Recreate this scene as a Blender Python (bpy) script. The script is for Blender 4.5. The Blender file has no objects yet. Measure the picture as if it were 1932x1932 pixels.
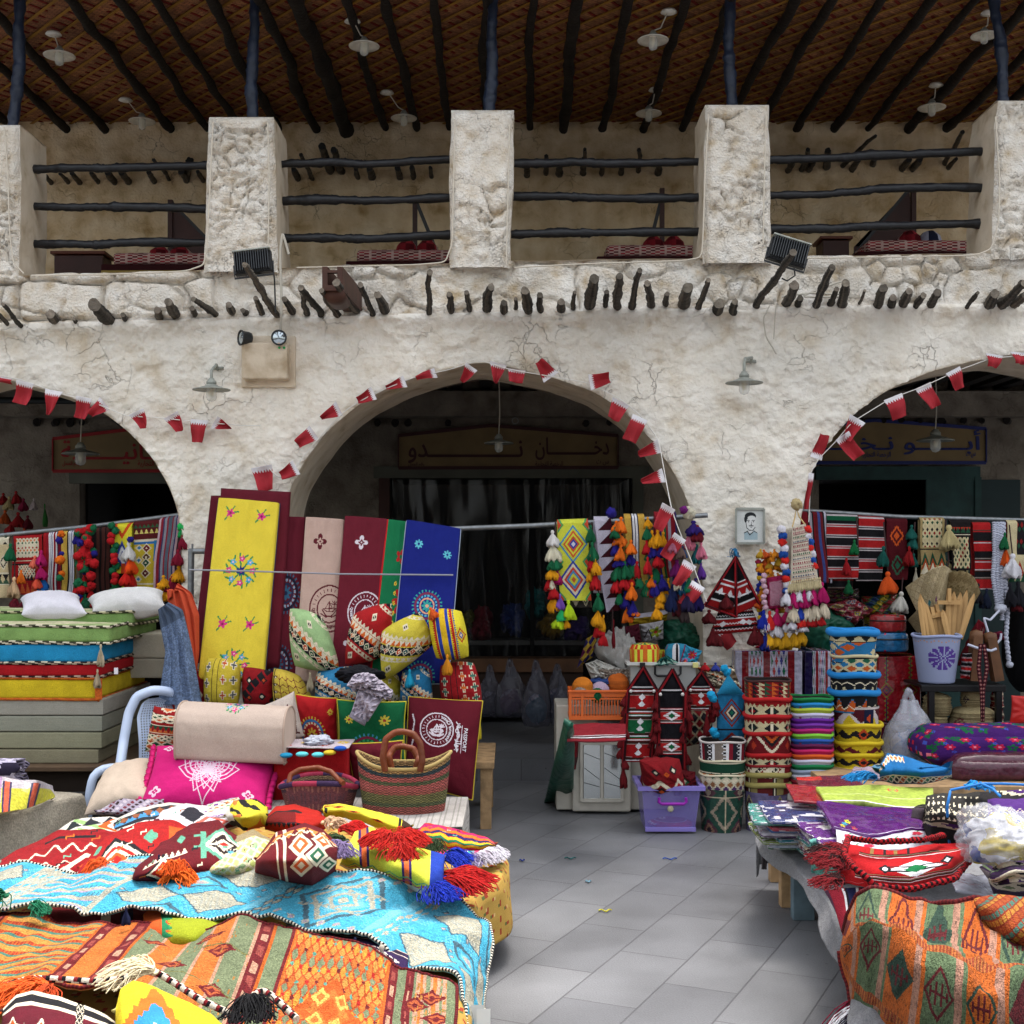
import bpy,bmesh,math,random
import numpy as np
from mathutils import Vector,Matrix
random.seed(7)
RS=np.random.RandomState(11)
SC=bpy.context.scene
COL=SC.collection
PI=math.pi
# ---------------------------------------------------------------- camera, sky, sun
F,HY,CX,CH=2469.0,1040.0,966.0,2.0
cam=bpy.data.cameras.new('camera');cam.sensor_width=36;cam.lens=36*F/1932
cam.shift_y=(HY-CX)/1932;cam.clip_start=0.1;cam.clip_end=2000
co=bpy.data.objects.new('camera',cam);COL.objects.link(co)
co.location=(0,0,CH);co.rotation_euler=(PI/2,0,0);SC.camera=co
SUN_EL,SUN_AZ=math.radians(72),math.radians(25)
wd=bpy.data.worlds.new('World');SC.world=wd;wd.use_nodes=True
nt=wd.node_tree;bgn=nt.nodes['Background']
sky=nt.nodes.new('ShaderNodeTexSky');sky.sky_type='NISHITA';sky.sun_disc=False
sky.sun_elevation=SUN_EL;sky.sun_rotation=SUN_AZ;sky.air_density=1.6;sky.dust_density=6.0;sky.ozone_density=1.0
hs=nt.nodes.new('ShaderNodeHueSaturation');hs.inputs['Saturation'].default_value=.3
nt.links.new(sky.outputs[0],hs.inputs['Color']);nt.links.new(hs.outputs[0],bgn.inputs[0]);bgn.inputs[1].default_value=0.15
sl=bpy.data.lights.new('sun','SUN');sl.energy=0.5;sl.angle=math.radians(12);sl.color=(1.0,0.95,0.88)
so=bpy.data.objects.new('sun',sl);COL.objects.link(so);so.location=(3,20,20)
sd=Vector((math.sin(SUN_AZ)*math.cos(SUN_EL),math.cos(SUN_AZ)*math.cos(SUN_EL),math.sin(SUN_EL)))
so.rotation_euler=sd.to_track_quat('Z','Y').to_euler()
SC.view_settings.view_transform='Standard';SC.view_settings.look='None'
SC.view_settings.exposure=1.62;SC.view_settings.gamma=1.0
SC.cycles.max_bounces=8;SC.cycles.transparent_max_bounces=16
# ---------------------------------------------------------------- helpers
def P(x,y,Y):return np.array([(x-CX)*Y/F,Y,CH+(HY-y)*Y/F])
def G(x,y,z):
 Y=(CH-z)*F/(y-HY);return np.array([(x-CX)*Y/F,Y,z])
def lin(c):
 if isinstance(c,str):
  c=c.lstrip('#');c=[int(c[i:i+2],16)/255 for i in(0,2,4)]
  return[v/12.92 if v<=.04045 else((v+.055)/1.055)**2.4 for v in c]
 return list(c)
def srgb(c):
 c=c.lstrip('#');c=np.array([int(c[i:i+2],16)/255 for i in(0,2,4)]);return(c.mean()+(c-c.mean())*.93)*.97
def hsh(ix,iy,iz=0,k=0):
 n=(ix.astype(np.int64)*73856093)^(iy.astype(np.int64)*19349663)^(np.int64(iz)*83492791 if np.isscalar(iz)else iz.astype(np.int64)*83492791)^(k*2654435761)
 n=(n^(n>>13))*1274126177;n=n&0x7fffffff;n=(n^(n>>16))*668265263&0x7fffffff
 return(n%100003)/100003.0
def vnoise(x,y,k=0):
 x=np.asarray(x,float);y=np.asarray(y,float)
 ix=np.floor(x);iy=np.floor(y);fx=x-ix;fy=y-iy
 fx=fx*fx*(3-2*fx);fy=fy*fy*(3-2*fy)
 a=hsh(ix,iy,0,k);b=hsh(ix+1,iy,0,k);c=hsh(ix,iy+1,0,k);d=hsh(ix+1,iy+1,0,k)
 return(a*(1-fx)+b*fx)*(1-fy)+(c*(1-fx)+d*fx)*fy
def fbm(x,y,o=4,k=0):
 s=0;a=.5
 for i in range(o):
  s=s+a*(vnoise(x*2**i+17*i,y*2**i+5*i,k+i)*2-1);a*=.5
 return s
def voro(x,y,k=0,j=.8):
 ix=np.floor(x);iy=np.floor(y);f1=np.full(x.shape,9.);f2=f1.copy();cv=f1*0
 for dx in(-1,0,1):
  for dy in(-1,0,1):
   cx=ix+dx;cy=iy+dy
   px=cx+.5+(hsh(cx,cy,0,k)-.5)*j;py=cy+.5+(hsh(cx,cy,0,k+5)-.5)*j
   d=np.hypot(px-x,py-y);c=hsh(cx,cy,0,k+9)
   m=d<f1;f2=np.where(m,f1,np.minimum(f2,d));cv=np.where(m,c,cv);f1=np.where(m,d,f1)
 return f1,f2,cv
MATS={}
def mat(name,col=(.5,.5,.5),rough=.8,metal=0,bump=0,bscale=40,var=0,vscale=3,trans=0,alpha=1,attr=False,spec=.3,coat=0,detail=4):
 if name in MATS:return MATS[name]
 m=bpy.data.materials.new(name);m.use_nodes=True;n=m.node_tree;N=n.nodes;L=n.links
 b=N['Principled BSDF'];b.inputs['Roughness'].default_value=rough;b.inputs['Metallic'].default_value=metal
 b.inputs['Specular IOR Level'].default_value=spec;b.inputs['Coat Weight'].default_value=coat
 if trans:b.inputs['Transmission Weight'].default_value=trans
 if alpha<1:b.inputs['Alpha'].default_value=alpha
 src=None
 if attr:
  a=N.new('ShaderNodeVertexColor');a.layer_name='Col';src=a.outputs['Color']
 else:
  b.inputs['Base Color'].default_value=(*lin(col),1)
 tc=N.new('ShaderNodeTexCoord')
 if var:
  no=N.new('ShaderNodeTexNoise');no.inputs['Scale'].default_value=vscale;no.inputs['Detail'].default_value=detail
  L.new(tc.outputs['Object'],no.inputs['Vector'])
  mr=N.new('ShaderNodeMapRange');mr.inputs[1].default_value=.3;mr.inputs[2].default_value=.7
  mr.inputs[3].default_value=1-var;mr.inputs[4].default_value=1+var;L.new(no.outputs[0],mr.inputs[0])
  mx=N.new('ShaderNodeMix');mx.data_type='RGBA';mx.blend_type='MULTIPLY';mx.inputs[0].default_value=1
  if src:L.new(src,mx.inputs[6])
  else:mx.inputs[6].default_value=(*lin(col),1)
  L.new(mr.outputs[0],mx.inputs[7]);L.new(mx.outputs[2],b.inputs['Base Color'])
 elif src:L.new(src,b.inputs['Base Color'])
 if bump:
  n2=N.new('ShaderNodeTexNoise');n2.inputs['Scale'].default_value=bscale;n2.inputs['Detail'].default_value=3
  L.new(tc.outputs['Object'],n2.inputs['Vector'])
  bp=N.new('ShaderNodeBump');bp.inputs['Strength'].default_value=1;bp.inputs['Distance'].default_value=bump
  L.new(n2.outputs[0],bp.inputs['Height']);L.new(bp.outputs[0],b.inputs['Normal'])
 MATS[name]=m;return m
def cloth_mat(name,weave,bump,rough=.92,coat=0,var=.12):
 if name in MATS:return MATS[name]
 m=mat(name,attr=True,rough=rough,var=var,vscale=9,coat=coat,spec=.15);n=m.node_tree;N=n.nodes;L=n.links
 b=N['Principled BSDF'];tc=[q for q in N if q.type=='TEX_COORD'][0]
 n1=N.new('ShaderNodeTexNoise');n1.inputs['Scale'].default_value=weave;n1.inputs['Detail'].default_value=2
 n2=N.new('ShaderNodeTexNoise');n2.inputs['Scale'].default_value=14;n2.inputs['Detail'].default_value=3
 L.new(tc.outputs['Object'],n1.inputs['Vector']);L.new(tc.outputs['Object'],n2.inputs['Vector'])
 ad=N.new('ShaderNodeMath');ad.operation='MULTIPLY_ADD';ad.inputs[1].default_value=2.5
 L.new(n2.outputs[0],ad.inputs[0]);L.new(n1.outputs[0],ad.inputs[2])
 bp=N.new('ShaderNodeBump');bp.inputs['Strength'].default_value=1;bp.inputs['Distance'].default_value=bump
 L.new(ad.outputs[0],bp.inputs['Height']);L.new(bp.outputs[0],b.inputs['Normal'])
 mr=N.new('ShaderNodeMapRange');mr.inputs[1].default_value=.35;mr.inputs[2].default_value=.65;mr.inputs[3].default_value=.78;mr.inputs[4].default_value=1.15
 L.new(n1.outputs[0],mr.inputs[0])
 old=b.inputs['Base Color'].links[0].from_socket
 mx=N.new('ShaderNodeMix');mx.data_type='RGBA';mx.blend_type='MULTIPLY';mx.inputs[0].default_value=1
 L.new(old,mx.inputs[6]);L.new(mr.outputs[0],mx.inputs[7]);L.new(mx.outputs[2],b.inputs['Base Color'])
 return m
WOOL=cloth_mat('woven_wool',260,.004)
RUGM=cloth_mat('coarse_rug',150,.011)
COTTON=cloth_mat('smooth_cotton',420,.0022,.85,0,.05)
SATIN=cloth_mat('plastic_wrapped_cloth',60,.004,.35,.5)
def mk(name,verts,faces,m,parent=None,cols=None,smooth=True):
 me=bpy.data.meshes.new(name)
 verts=np.asarray(verts,np.float32)
 if isinstance(faces,np.ndarray)and faces.ndim==2:
  nf,k=faces.shape
  me.vertices.add(len(verts));me.vertices.foreach_set('co',verts.ravel())
  me.loops.add(nf*k);me.loops.foreach_set('vertex_index',faces.astype(np.int32).ravel())
  me.polygons.add(nf);me.polygons.foreach_set('loop_start',np.arange(0,nf*k,k,dtype=np.int32))
  me.update(calc_edges=True);me.validate()
 else:
  me.from_pydata([tuple(map(float,v))for v in verts],[],[tuple(int(i)for i in f)for f in faces])
 if smooth:me.polygons.foreach_set('use_smooth',np.ones(len(me.polygons),bool))
 if cols is not None:
  ca=me.color_attributes.new('Col','BYTE_COLOR','CORNER')
  ls=np.empty(len(me.polygons),np.int32);me.polygons.foreach_get('loop_total',ls)
  c=np.repeat(np.c_[np.asarray(cols),np.ones(len(cols))],ls,axis=0).astype(np.float32)
  ca.data.foreach_set('color_srgb',c.ravel())
 if m:me.materials.append(m)
 o=bpy.data.objects.new(name,me);COL.objects.link(o)
 if parent:o.parent=parent
 return o
def tag(o,label,cat,group=None):
 o['label']=label;o['category']=cat
 if group:o['group']=group
 return o
def thing(name,label,cat,group=None):
 return tag_e(bpy.data.objects.new(name,None),label,cat,group)
def tag_e(o,label,cat,group):
 COL.objects.link(o);o.empty_display_size=.1;return tag(o,label,cat,group)
def struct(o):o['kind']='structure';return o
# ---------------------------------------------------------------- weave charts
class Ch:
 def __init__(s,w,h,bg):
  s.w,s.h=w,h;s.a=np.empty((h,w,3));s.a[:]=srgb(bg)
  u=(np.arange(w)+.5)/w;v=(np.arange(h)+.5)/h;s.U,s.V=np.meshgrid(u,v)
 def put(s,m,c):s.a[m]=srgb(c);return s
 def rect(s,x0,y0,x1,y1,c):return s.put((s.U>=x0)&(s.U<x1)&(s.V>=y0)&(s.V<y1),c)
 def dia(s,cx,cy,rx,ry,cols,flat=1):
  d=np.abs(s.U-cx)/rx+np.abs(s.V-cy)/ry
  for i,c in enumerate(cols):s.put((d<1-i/len(cols))&(np.abs(s.U-cx)<rx*flat),c)
  return s
 def vs(s,lst):
  t=sum(a for a,_ in lst);x=0
  for a,c in lst:s.rect(x/t,0,(x+a)/t,1,c);x+=a
  return s
 def hs(s,lst,x0=0,x1=1,y0=0,y1=1):
  t=sum(a for a,_ in lst);y=0
  for a,c in lst:s.rect(x0,y0+(y1-y0)*y/t,x1,y0+(y1-y0)*(y+a)/t,c);y+=a
  return s
 def tri(s,n):return np.abs((s.U*n)%1-.5)*2
 def teeth(s,y,h,n,c,up=True,x0=0,x1=1):
  t=s.tri(n);d=(s.V-y)/h if up else(y-s.V)/h
  return s.put((d>=0)&(d<1-t)&(s.U>=x0)&(s.U<x1),c)
 def vteeth(s,x,w,n,c,right=True,y0=0,y1=1):
  t=np.abs((s.V*n)%1-.5)*2;d=(s.U-x)/w if right else(x-s.U)/w
  return s.put((d>=0)&(d<1-t)&(s.V>=y0)&(s.V<y1),c)
 def zig(s,y,amp,n,th,c):return s.put(np.abs(s.V-y-(s.tri(n)-.5)*amp)<th/2,c)
 def vzig(s,x,amp,n,th,c):
  t=np.abs((s.V*n)%1-.5)*2;return s.put(np.abs(s.U-x-(t-.5)*amp)<th/2,c)
 def lattice(s,nx,ny,cols,line,x0=0,x1=1,y0=0,y1=1,th=.22):
  u=(s.U-x0)/(x1-x0)*nx;v=(s.V-y0)/(y1-y0)*ny
  p=u+v;q=u-v;m=(s.U>=x0)&(s.U<x1)&(s.V>=y0)&(s.V<y1)
  s.put(m,line);inn=(np.abs(p%1-.5)<.5-th)&(np.abs(q%1-.5)<.5-th)
  k=(np.floor(p)*3+np.floor(q)*5).astype(int)%len(cols)
  for i,c in enumerate(cols):s.put(m&inn&(k==i),c)
  return s
 def gul(s,cx,cy,r,asp,c1,c2,c3):
  ry=r*asp;s.dia(cx,cy,r,ry,[c1]);s.dia(cx,cy,r*.8,ry*.8,[c2]);s.dia(cx,cy,r*.45,ry*.45,[c3])
  for k in range(-3,4):
   if k:s.rect(cx+k*r/4-r*.05,cy-ry*(1.15-abs(k)/4),cx+k*r/4+r*.05,cy+ry*(1.15-abs(k)/4),c1)
  s.dia(cx,cy,r*.72,ry*.72,[c2]);s.dia(cx,cy,r*.42,ry*.42,[c3,c1]);return s
 def flower(s,cx,cy,r,n,c,c2,asp=1,k=.55,ph=0):
  dx=s.U-cx;dy=(s.V-cy)/asp;R=np.hypot(dx,dy)/r;A=np.arctan2(dy,dx)
  s.put(R<(1-k)+k*np.abs(np.cos(A*n/2+ph)),c);s.put(R<.28,c2);return s
 def ring(s,cx,cy,r0,r1,c,n=0,asp=1,frac=.5):
  dx=s.U-cx;dy=(s.V-cy)/asp;R=np.hypot(dx,dy);m=(R>r0)&(R<r1)
  if n:m&=((np.arctan2(dy,dx)/(2*PI)*n)%1)<frac
  return s.put(m,c)
 def line(s,pts,th,c,asp=1):
  for(x0,y0),(x1,y1)in zip(pts[:-1],pts[1:]):
   ax,ay,bx,by=x0,y0/asp,x1,y1/asp;px=s.U-ax;py=s.V/asp-ay;dx=bx-ax;dy=by-ay
   t=np.clip((px*dx+py*dy)/(dx*dx+dy*dy+1e-9),0,1)
   s.put(np.hypot(px-t*dx,py-t*dy)<th,c)
  return s
 def T(s):
  c=Ch(s.h,s.w,'#000000');c.a=np.transpose(s.a,(1,0,2)).copy();return c
 def spark(s,amt=.06,seed=0):
  r=np.random.RandomState(seed);s.a=np.clip(s.a*(1+r.uniform(-amt,amt,s.a.shape[:2])[...,None]),0,1);return s
 def at(s,u,v):
  return s.a[np.clip((v*s.h).astype(int),0,s.h-1),np.clip((u*s.w).astype(int),0,s.w-1)]
def plain(c,n=24):return Ch(n,n,c)
CR='#d8cbb0';BK='#1b1a1e';RD='#b3161b';MR='#6c1522';OR='#d95f1c';GN='#1d5b40';YL='#dcc23a';BL='#2b79b0';NV='#232a5c';WT='#dad8dc'
def kilim(bg,pal,w=60,h=60,seed=0,line=CR):
 """bands of diamonds, saw teeth and lattice on a plain ground"""
 r=np.random.RandomState(seed);c=Ch(w,h,bg);y=r.uniform(-.05,.1)
 while y<1:
  k=r.randint(0,6);q=lambda:pal[r.randint(len(pal))]
  if k==0:
   hh=r.uniform(.12,.2);c.rect(0,y,1,y+.02,line);c.teeth(y+.02,hh*.6,6,q());c.teeth(y+hh,hh*.6,6,q(),False);c.rect(0,y+hh,1,y+hh+.02,line);y+=hh+.03
  elif k==1:
   hh=r.uniform(.2,.34);n=r.randint(2,5)
   for i in range(n):c.dia((i+.5)/n,y+hh/2,.5/n,hh/2,[line,q(),line,q()])
   y+=hh+.02
  elif k==2:
   hh=r.uniform(.16,.28);c.lattice(r.randint(3,6),2,pal,line,0,1,y,y+hh);y+=hh+.02
  elif k==3:
   c.zig(y+.05,.07,7,.03,q());y+=.12
  elif k==4:
   hh=r.uniform(.2,.3);n=r.randint(1,4)
   for i in range(n):c.gul((i+.5)/n,y+hh/2,.38/n,hh/2/(.38/n)*.8,line,q(),q())
   y+=hh+.02
  else:y+=r.uniform(.03,.12)
 return c
def diagband(bg,pal,w=64,h=64,seed=0,line=CR):
 """kilim cushion: diagonal bands of saw teeth and small diamonds, plain field with small marks"""
 c=Ch(w,h,bg);D=(c.U*.75+c.V);E=(c.V-c.U*1.3)
 for o in(.72,1.75):
  d=(D-o)*.8;c.put(np.abs(d)<.2,line);c.put(np.abs(d)<.18,bg)
  t=np.abs((E*5)%1-.5)*2
  c.put((np.abs(d-.12)<.05)&((d-.07)/.1<t),pal[0]);c.put((np.abs(d-.12)<.05)&((d-.07)/.1>t),line)
  c.put((np.abs(d+.02)<.075),BK)
  k=np.abs(((E*4)%1)-.5)*2+np.abs(d+.02)/.07
  c.put(k<1,line);c.put(k<.72,pal[1%len(pal)]);c.put((k<.72)&((E*2)%1<.5),pal[2%len(pal)]);c.put(k<.3,line)
  c.put((d>.19)&(d<.19+.07*t),line);c.put((d<-.13)&(d>-.13-.07*t),line)
 for x,y in((.2,.62),(.75,.22),(.62,.8),(.15,.2)):
  c.rect(x-.05,y-.06,x+.05,y+.06,line);c.dia(x,y,.045,.05,[BK]);c.rect(x-.008,y-.05,x+.008,y+.05,line)
 return c
def sadu(w=60,h=60,seed=0,red='#a81a1c',tri=True,n=5,green=False):
 c=Ch(w,h,red);r=np.random.RandomState(seed);st=1./n
 for i in range(n):
  y=i*st;b=['#a81a1c','#151317','#a81a1c','#12583a' if green else '#151317'][(i+seed)%4]
  c.rect(0,y,1,y+st,b if not tri else(red if i%2 else b))
  for k,cc in((.03,'#b8aeb0'),(.1,'#55352c'),(.2,'#8a7c74'),(.84,'#b8aeb0'),(.92,'#4a2a22')):c.rect(0,y+st*k,1,y+st*(k+.03),cc)
  if tri:c.dia(.5,y+st*.5,.16,st*.22,[WT]);c.rect(.3,y+st*.48,.7,y+st*.52,red)
 return c
def mandala(c,cx,cy,r,cols,asp=1):
 c.ring(cx,cy,r*.86,r,cols[0],26,asp,.4);c.ring(cx,cy,r*.7,r*.84,cols[1],0,asp);c.ring(cx,cy,r*.56,r*.68,cols[2],18,asp,.6)
 c.ring(cx,cy,r*.4,r*.5,cols[3],0,asp);c.flower(cx,cy,r*.38,8,cols[0],cols[3],asp);return c
def bouquet(c,cx,cy,r,asp=1,big=True):
 if big:
  for k in range(8):
   a=k*PI/4;x,y=cx+math.cos(a)*r*.7,cy+math.sin(a)*r*.7*asp
   c.line([(cx,cy),(cx+math.cos(a+.15)*r,cy+math.sin(a+.15)*r*asp)],r*.05,'#2c8a4b',asp)
   c.line([(x,y),(cx+math.cos(a-.35)*r*.95,cy+math.sin(a-.35)*r*asp*.95)],r*.05,'#2c8a4b',asp)
   c.flower(x,y,r*.2,5,'#d42f7c' if k%2==0 else '#49a6c9','#f0b0c8',asp)
  c.flower(cx,cy,r*.3,7,'#1c2a72','#d0507c',asp)
 else:
  for a in(.3,1.1,2.2,4):c.line([(cx,cy),(cx+math.cos(a)*r,cy+math.sin(a)*r*asp)],r*.08,'#2c8a4b',asp)
  c.flower(cx,cy,r*.55,5,'#d42f7c','#8a2050',asp)
 return c
# ---------------------------------------------------------------- surfaces
def gridf(nu,nv,off=0,flip=False):
 i,j=np.meshgrid(np.arange(nu),np.arange(nv));a=(j*(nu+1)+i+off).ravel()
 f=np.c_[a,a+1,a+nu+2,a+nu+1];return f[:,::-1]if flip else f
def sheet(name,fn,ch,m,parent=None,thick=0,nu=None,nv=None,back=None,flip=False,hem=None):
 """fn(U,V)->(X,Y,Z); thick: closed sheet with a back and a rim"""
 nu=nu or ch.w;nv=nv or ch.h
 u=np.linspace(0,1,nu+1);v=np.linspace(0,1,nv+1);U,V=np.meshgrid(u,v)
 X,Y,Z=fn(U,V);p=np.stack([X+0*U,Y+0*U,Z+0*U],-1)
 uc,vc=np.meshgrid((u[1:]+u[:-1])/2,(v[1:]+v[:-1])/2);c=ch.at(uc,vc).reshape(-1,3).copy()
 if hem is not None:
  e=(np.minimum(uc,1-uc)*nu<1.2)|(np.minimum(vc,1-vc)*nv<1.2);k=(np.add.outer(np.arange(nv),np.arange(nu))%2==0)
  c[(e&k).ravel()]=srgb(hem[0]);c[(e&~k).ravel()]=srgb(hem[1])
 if not thick:return mk(name,p.reshape(-1,3),gridf(nu,nv,0,flip),m,parent,c)
 du=np.gradient(p,axis=1);dv=np.gradient(p,axis=0);n=np.cross(du,dv);n/=np.linalg.norm(n,axis=-1,keepdims=True)+1e-12
 if flip:n=-n
 q=p-n*thick;N=(nu+1)*(nv+1)
 f1=gridf(nu,nv,0,flip);f2=gridf(nu,nv,N,not flip)
 r=np.r_[np.arange(nu+1),np.arange(1,nv+1)*(nu+1)+nu,np.arange(nu-1,-1,-1)+nv*(nu+1),np.arange(nv-1,0,-1)*(nu+1)]
 r2=np.roll(r,-1);fr=np.c_[r,r+N,r2+N,r2]
 if flip:fr=fr[:,::-1]
 cb=c if back is None else np.tile(srgb(back),(len(c),1))
 cr=np.tile(srgb(back)if back else c.mean(0),(len(fr),1))
 return mk(name,np.r_[p.reshape(-1,3),q.reshape(-1,3)],np.r_[f1,f2,fr],m,parent,np.r_[c,cb,cr])
def resample(pts,n):
 pts=np.array(pts,float);d=np.r_[0,np.cumsum(np.hypot(*np.diff(pts[:,:2],axis=0).T))];t=np.linspace(0,d[-1],n)
 r=np.stack([np.interp(t,d,pts[:,k])for k in range(pts.shape[1])],-1)
 for _ in range(max(1,n//60)):
  r[1:-1]=(r[:-2]+r[1:-1]*2+r[2:])/4
 return r
def drape(name,top,bot,ch,m=None,parent=None,thick=.008,nu=None,nv=None,wr=.01,ws=5,hem=None,bulge=0,seed=0,back=None,frill=0,arc=1.0):
 """cloth lying over a mound: top / bot edges as (x, y, z) with z the real height; the sight line at that height gives the place"""
 m=m or WOOL;nu=nu or ch.w;nv=nv or ch.h
 A=resample(top,nu+1);B=resample(bot,nu+1)
 def fn(U,V):
  t=1-V;x=A[:,0]*(1-t)+B[:,0]*t;y=A[:,1]*(1-t)+B[:,1]*t
  z=A[:,2]*(1-t**arc)+B[:,2]*t**arc+bulge*np.sin(PI*np.clip(V,0,1))*np.sin(PI*U)**.5
  Yd=(CH-z)*F/(y-HY);X=(x-CX)*Yd/F
  w=fbm(X*ws+seed,Yd*ws*.6+z*ws,4,seed)*wr
  z2=z+w;Y2=(CH-z)*F/(y-HY)+w*.3
  return X+w*.4,Y2,z2
 return sheet(name,fn,ch,m,parent,thick,nu,nv,hem=hem,back=back)
def quadfn(q,Ys):
 """bilinear patch; q = px corners tl,tr,br,bl ; Ys = depth of each"""
 c=[P(x,y,Y)for(x,y),Y in zip(q,Ys)]
 def fn(U,V):
  U=np.asarray(U,float)[...,None];V=np.asarray(V,float)[...,None]
  return(c[3]*(1-U)+c[2]*U)*(1-V)+(c[0]*(1-U)+c[1]*U)*V
 n=np.cross(c[1]-c[0],c[0]-c[3]);n=n/np.linalg.norm(n)
 if n[1]>0:n=-n
 return fn,n
def pillow(name,q,Y,ch,T=.14,m=None,parent=None,label=None,cat='cushion',group=None,back=None,pinch=.08,wr=.012,seed=0,piping=None,sharp=.42,rnd=0):
 """stuffed cushion; returns (object, surface function for decals)"""
 Ys=Y if isinstance(Y,(list,tuple))else[Y]*4;base,n=quadfn(q,Ys);m=m or WOOL
 def surf(U,V,s=1,off=0.0):
  a=2*U-1;b=2*V-1
  ra,rb=a*np.sqrt(1-rnd*b*b/2),b*np.sqrt(1-rnd*a*a/2)
  pt=base((ra*(1-pinch*(1-np.abs(b)**2.2))+1)/2,(rb*(1-pinch*(1-np.abs(a)**2.2))+1)/2)
  h=T/2*(np.clip(1-np.abs(a)**2.4,0,1)*np.clip(1-np.abs(b)**2.4,0,1))**sharp
  w=wr*fbm(a*2.2+seed*3.1,b*2.2,4,seed)*(np.clip(1-np.abs(a),0,1)*np.clip(1-np.abs(b),0,1))**.3
  rad=np.cos(np.arctan2(b,a)*12+seed)*.35*wr*np.clip(np.maximum(np.abs(a),np.abs(b))*3-1.6,0,1)*np.clip((1-np.maximum(np.abs(a),np.abs(b)))*8,0,1)
  return pt+n*(s*(h+w+rad)+off)[...,None]
 nu,nv=ch.w,ch.h;u=np.linspace(0,1,nu+1);v=np.linspace(0,1,nv+1);U,V=np.meshgrid(u,v)
 f=surf(U,V,1);b=surf(U,V,-1);e=np.zeros(U.shape,bool);e[0]=e[-1]=True;e[:,0]=e[:,-1]=True
 b[e]=f[e]-n*.001
 uc,vc=np.meshgrid((u[1:]+u[:-1])/2,(v[1:]+v[:-1])/2);c=ch.at(uc,vc).reshape(-1,3)
 cb=c if back is None else np.tile(srgb(back),(len(c),1));N=(nu+1)*(nv+1)
 r=np.r_[np.arange(nu+1),np.arange(1,nv+1)*(nu+1)+nu,np.arange(nu-1,-1,-1)+nv*(nu+1),np.arange(nv-1,0,-1)*(nu+1)]
 fl=np.dot(np.cross(f[0,1]-f[0,0],f[1,0]-f[0,0]),n)<0
 r2=np.roll(r,-1);fr=np.c_[r,r+N,r2+N,r2]
 faces=np.r_[gridf(nu,nv,0,fl),gridf(nu,nv,N,not fl),fr[:,::-1]if fl else fr]
 o=mk(name,np.r_[f.reshape(-1,3),b.reshape(-1,3)],faces,m,parent,np.r_[c,cb,np.tile(c.mean(0),(len(fr),1))])
 if label:tag(o,label,cat,group)
 if piping:
  L=f.reshape(-1,3)[r];tube('piping',np.r_[L[::3],L[:1]],.006,mat('piping_'+piping,piping,.8),o,seg=6)
 return o,surf
def tube(name,pts,r,m,parent=None,seg=8,ch=None,rough=0,caps=True,seed=0,cap=None):
 pts=np.array(pts,float);n=len(pts);r=np.full(n,r)if np.isscalar(r)else np.array(r)
 t=np.gradient(pts,axis=0);t/=np.linalg.norm(t,axis=1,keepdims=True)+1e-12
 up=np.array([0,0,1.])if abs(t[0][2])<.9 else np.array([1.,0,0]);vs=[]
 a=np.linspace(0,2*PI,seg,endpoint=False)
 s=np.cross(t[0],up);s/=np.linalg.norm(s)
 for i in range(n):
  s=s-t[i]*np.dot(s,t[i]);s/=np.linalg.norm(s)+1e-12;k=np.cross(t[i],s)
  rr=r[i]*(1+(rough*fbm(a*1.3+3*np.cos(a),np.full(seg,i*.7),2,seed)if rough else 0*a))
  vs.append(pts[i]+np.outer(np.cos(a)*rr,s)+np.outer(np.sin(a)*rr,k))
 vs=np.concatenate(vs);F_=[];c=[]
 for i in range(n-1):
  for j in range(seg):
   F_.append((i*seg+j,i*seg+(j+1)%seg,(i+1)*seg+(j+1)%seg,(i+1)*seg+j))
   if ch is not None:c.append(ch(i,j))
 if caps:
  nv_=len(vs);vs=np.concatenate([vs,vs[:seg],vs[(n-1)*seg:]])
  F_.append(tuple(nv_+j for j in range(seg))[::-1]);F_.append(tuple(nv_+seg+j for j in range(seg)))
  if ch is not None:c+=[c[0],c[-1]]if cap is None else[cap,cap]
 return mk(name,vs,F_,m,parent,c if ch is not None else None)
def edging(o,nu,nv,cols,r=.006,rows=('b','t','r')):
 n=(nu+1)*(nv+1);a=np.empty(len(o.data.vertices)*3);o.data.vertices.foreach_get('co',a);a=a.reshape(-1,3)[:n].reshape(nv+1,nu+1,3)
 for k in rows:
  p={'b':a[0],'t':a[-1],'r':a[:,-1]}[k];d=np.r_[0,np.cumsum(np.linalg.norm(np.diff(p,axis=0),axis=1))];m=int(d[-1]/.0075);t=np.linspace(0,d[-1],m)
  q=np.stack([np.interp(t,d,p[:,i])for i in range(3)],-1);cc=[srgb(c)for c in cols];tube('edging',q,r*(1+.12*(np.arange(m)%2)),WOOL,o,6,lambda i,j:cc[i%len(cc)])
def rope_ch(cols,k=3):
 cc=[srgb(c)for c in cols];return lambda i,j:cc[((i+j*len(cols)//8)//k)%len(cols)]
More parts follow.
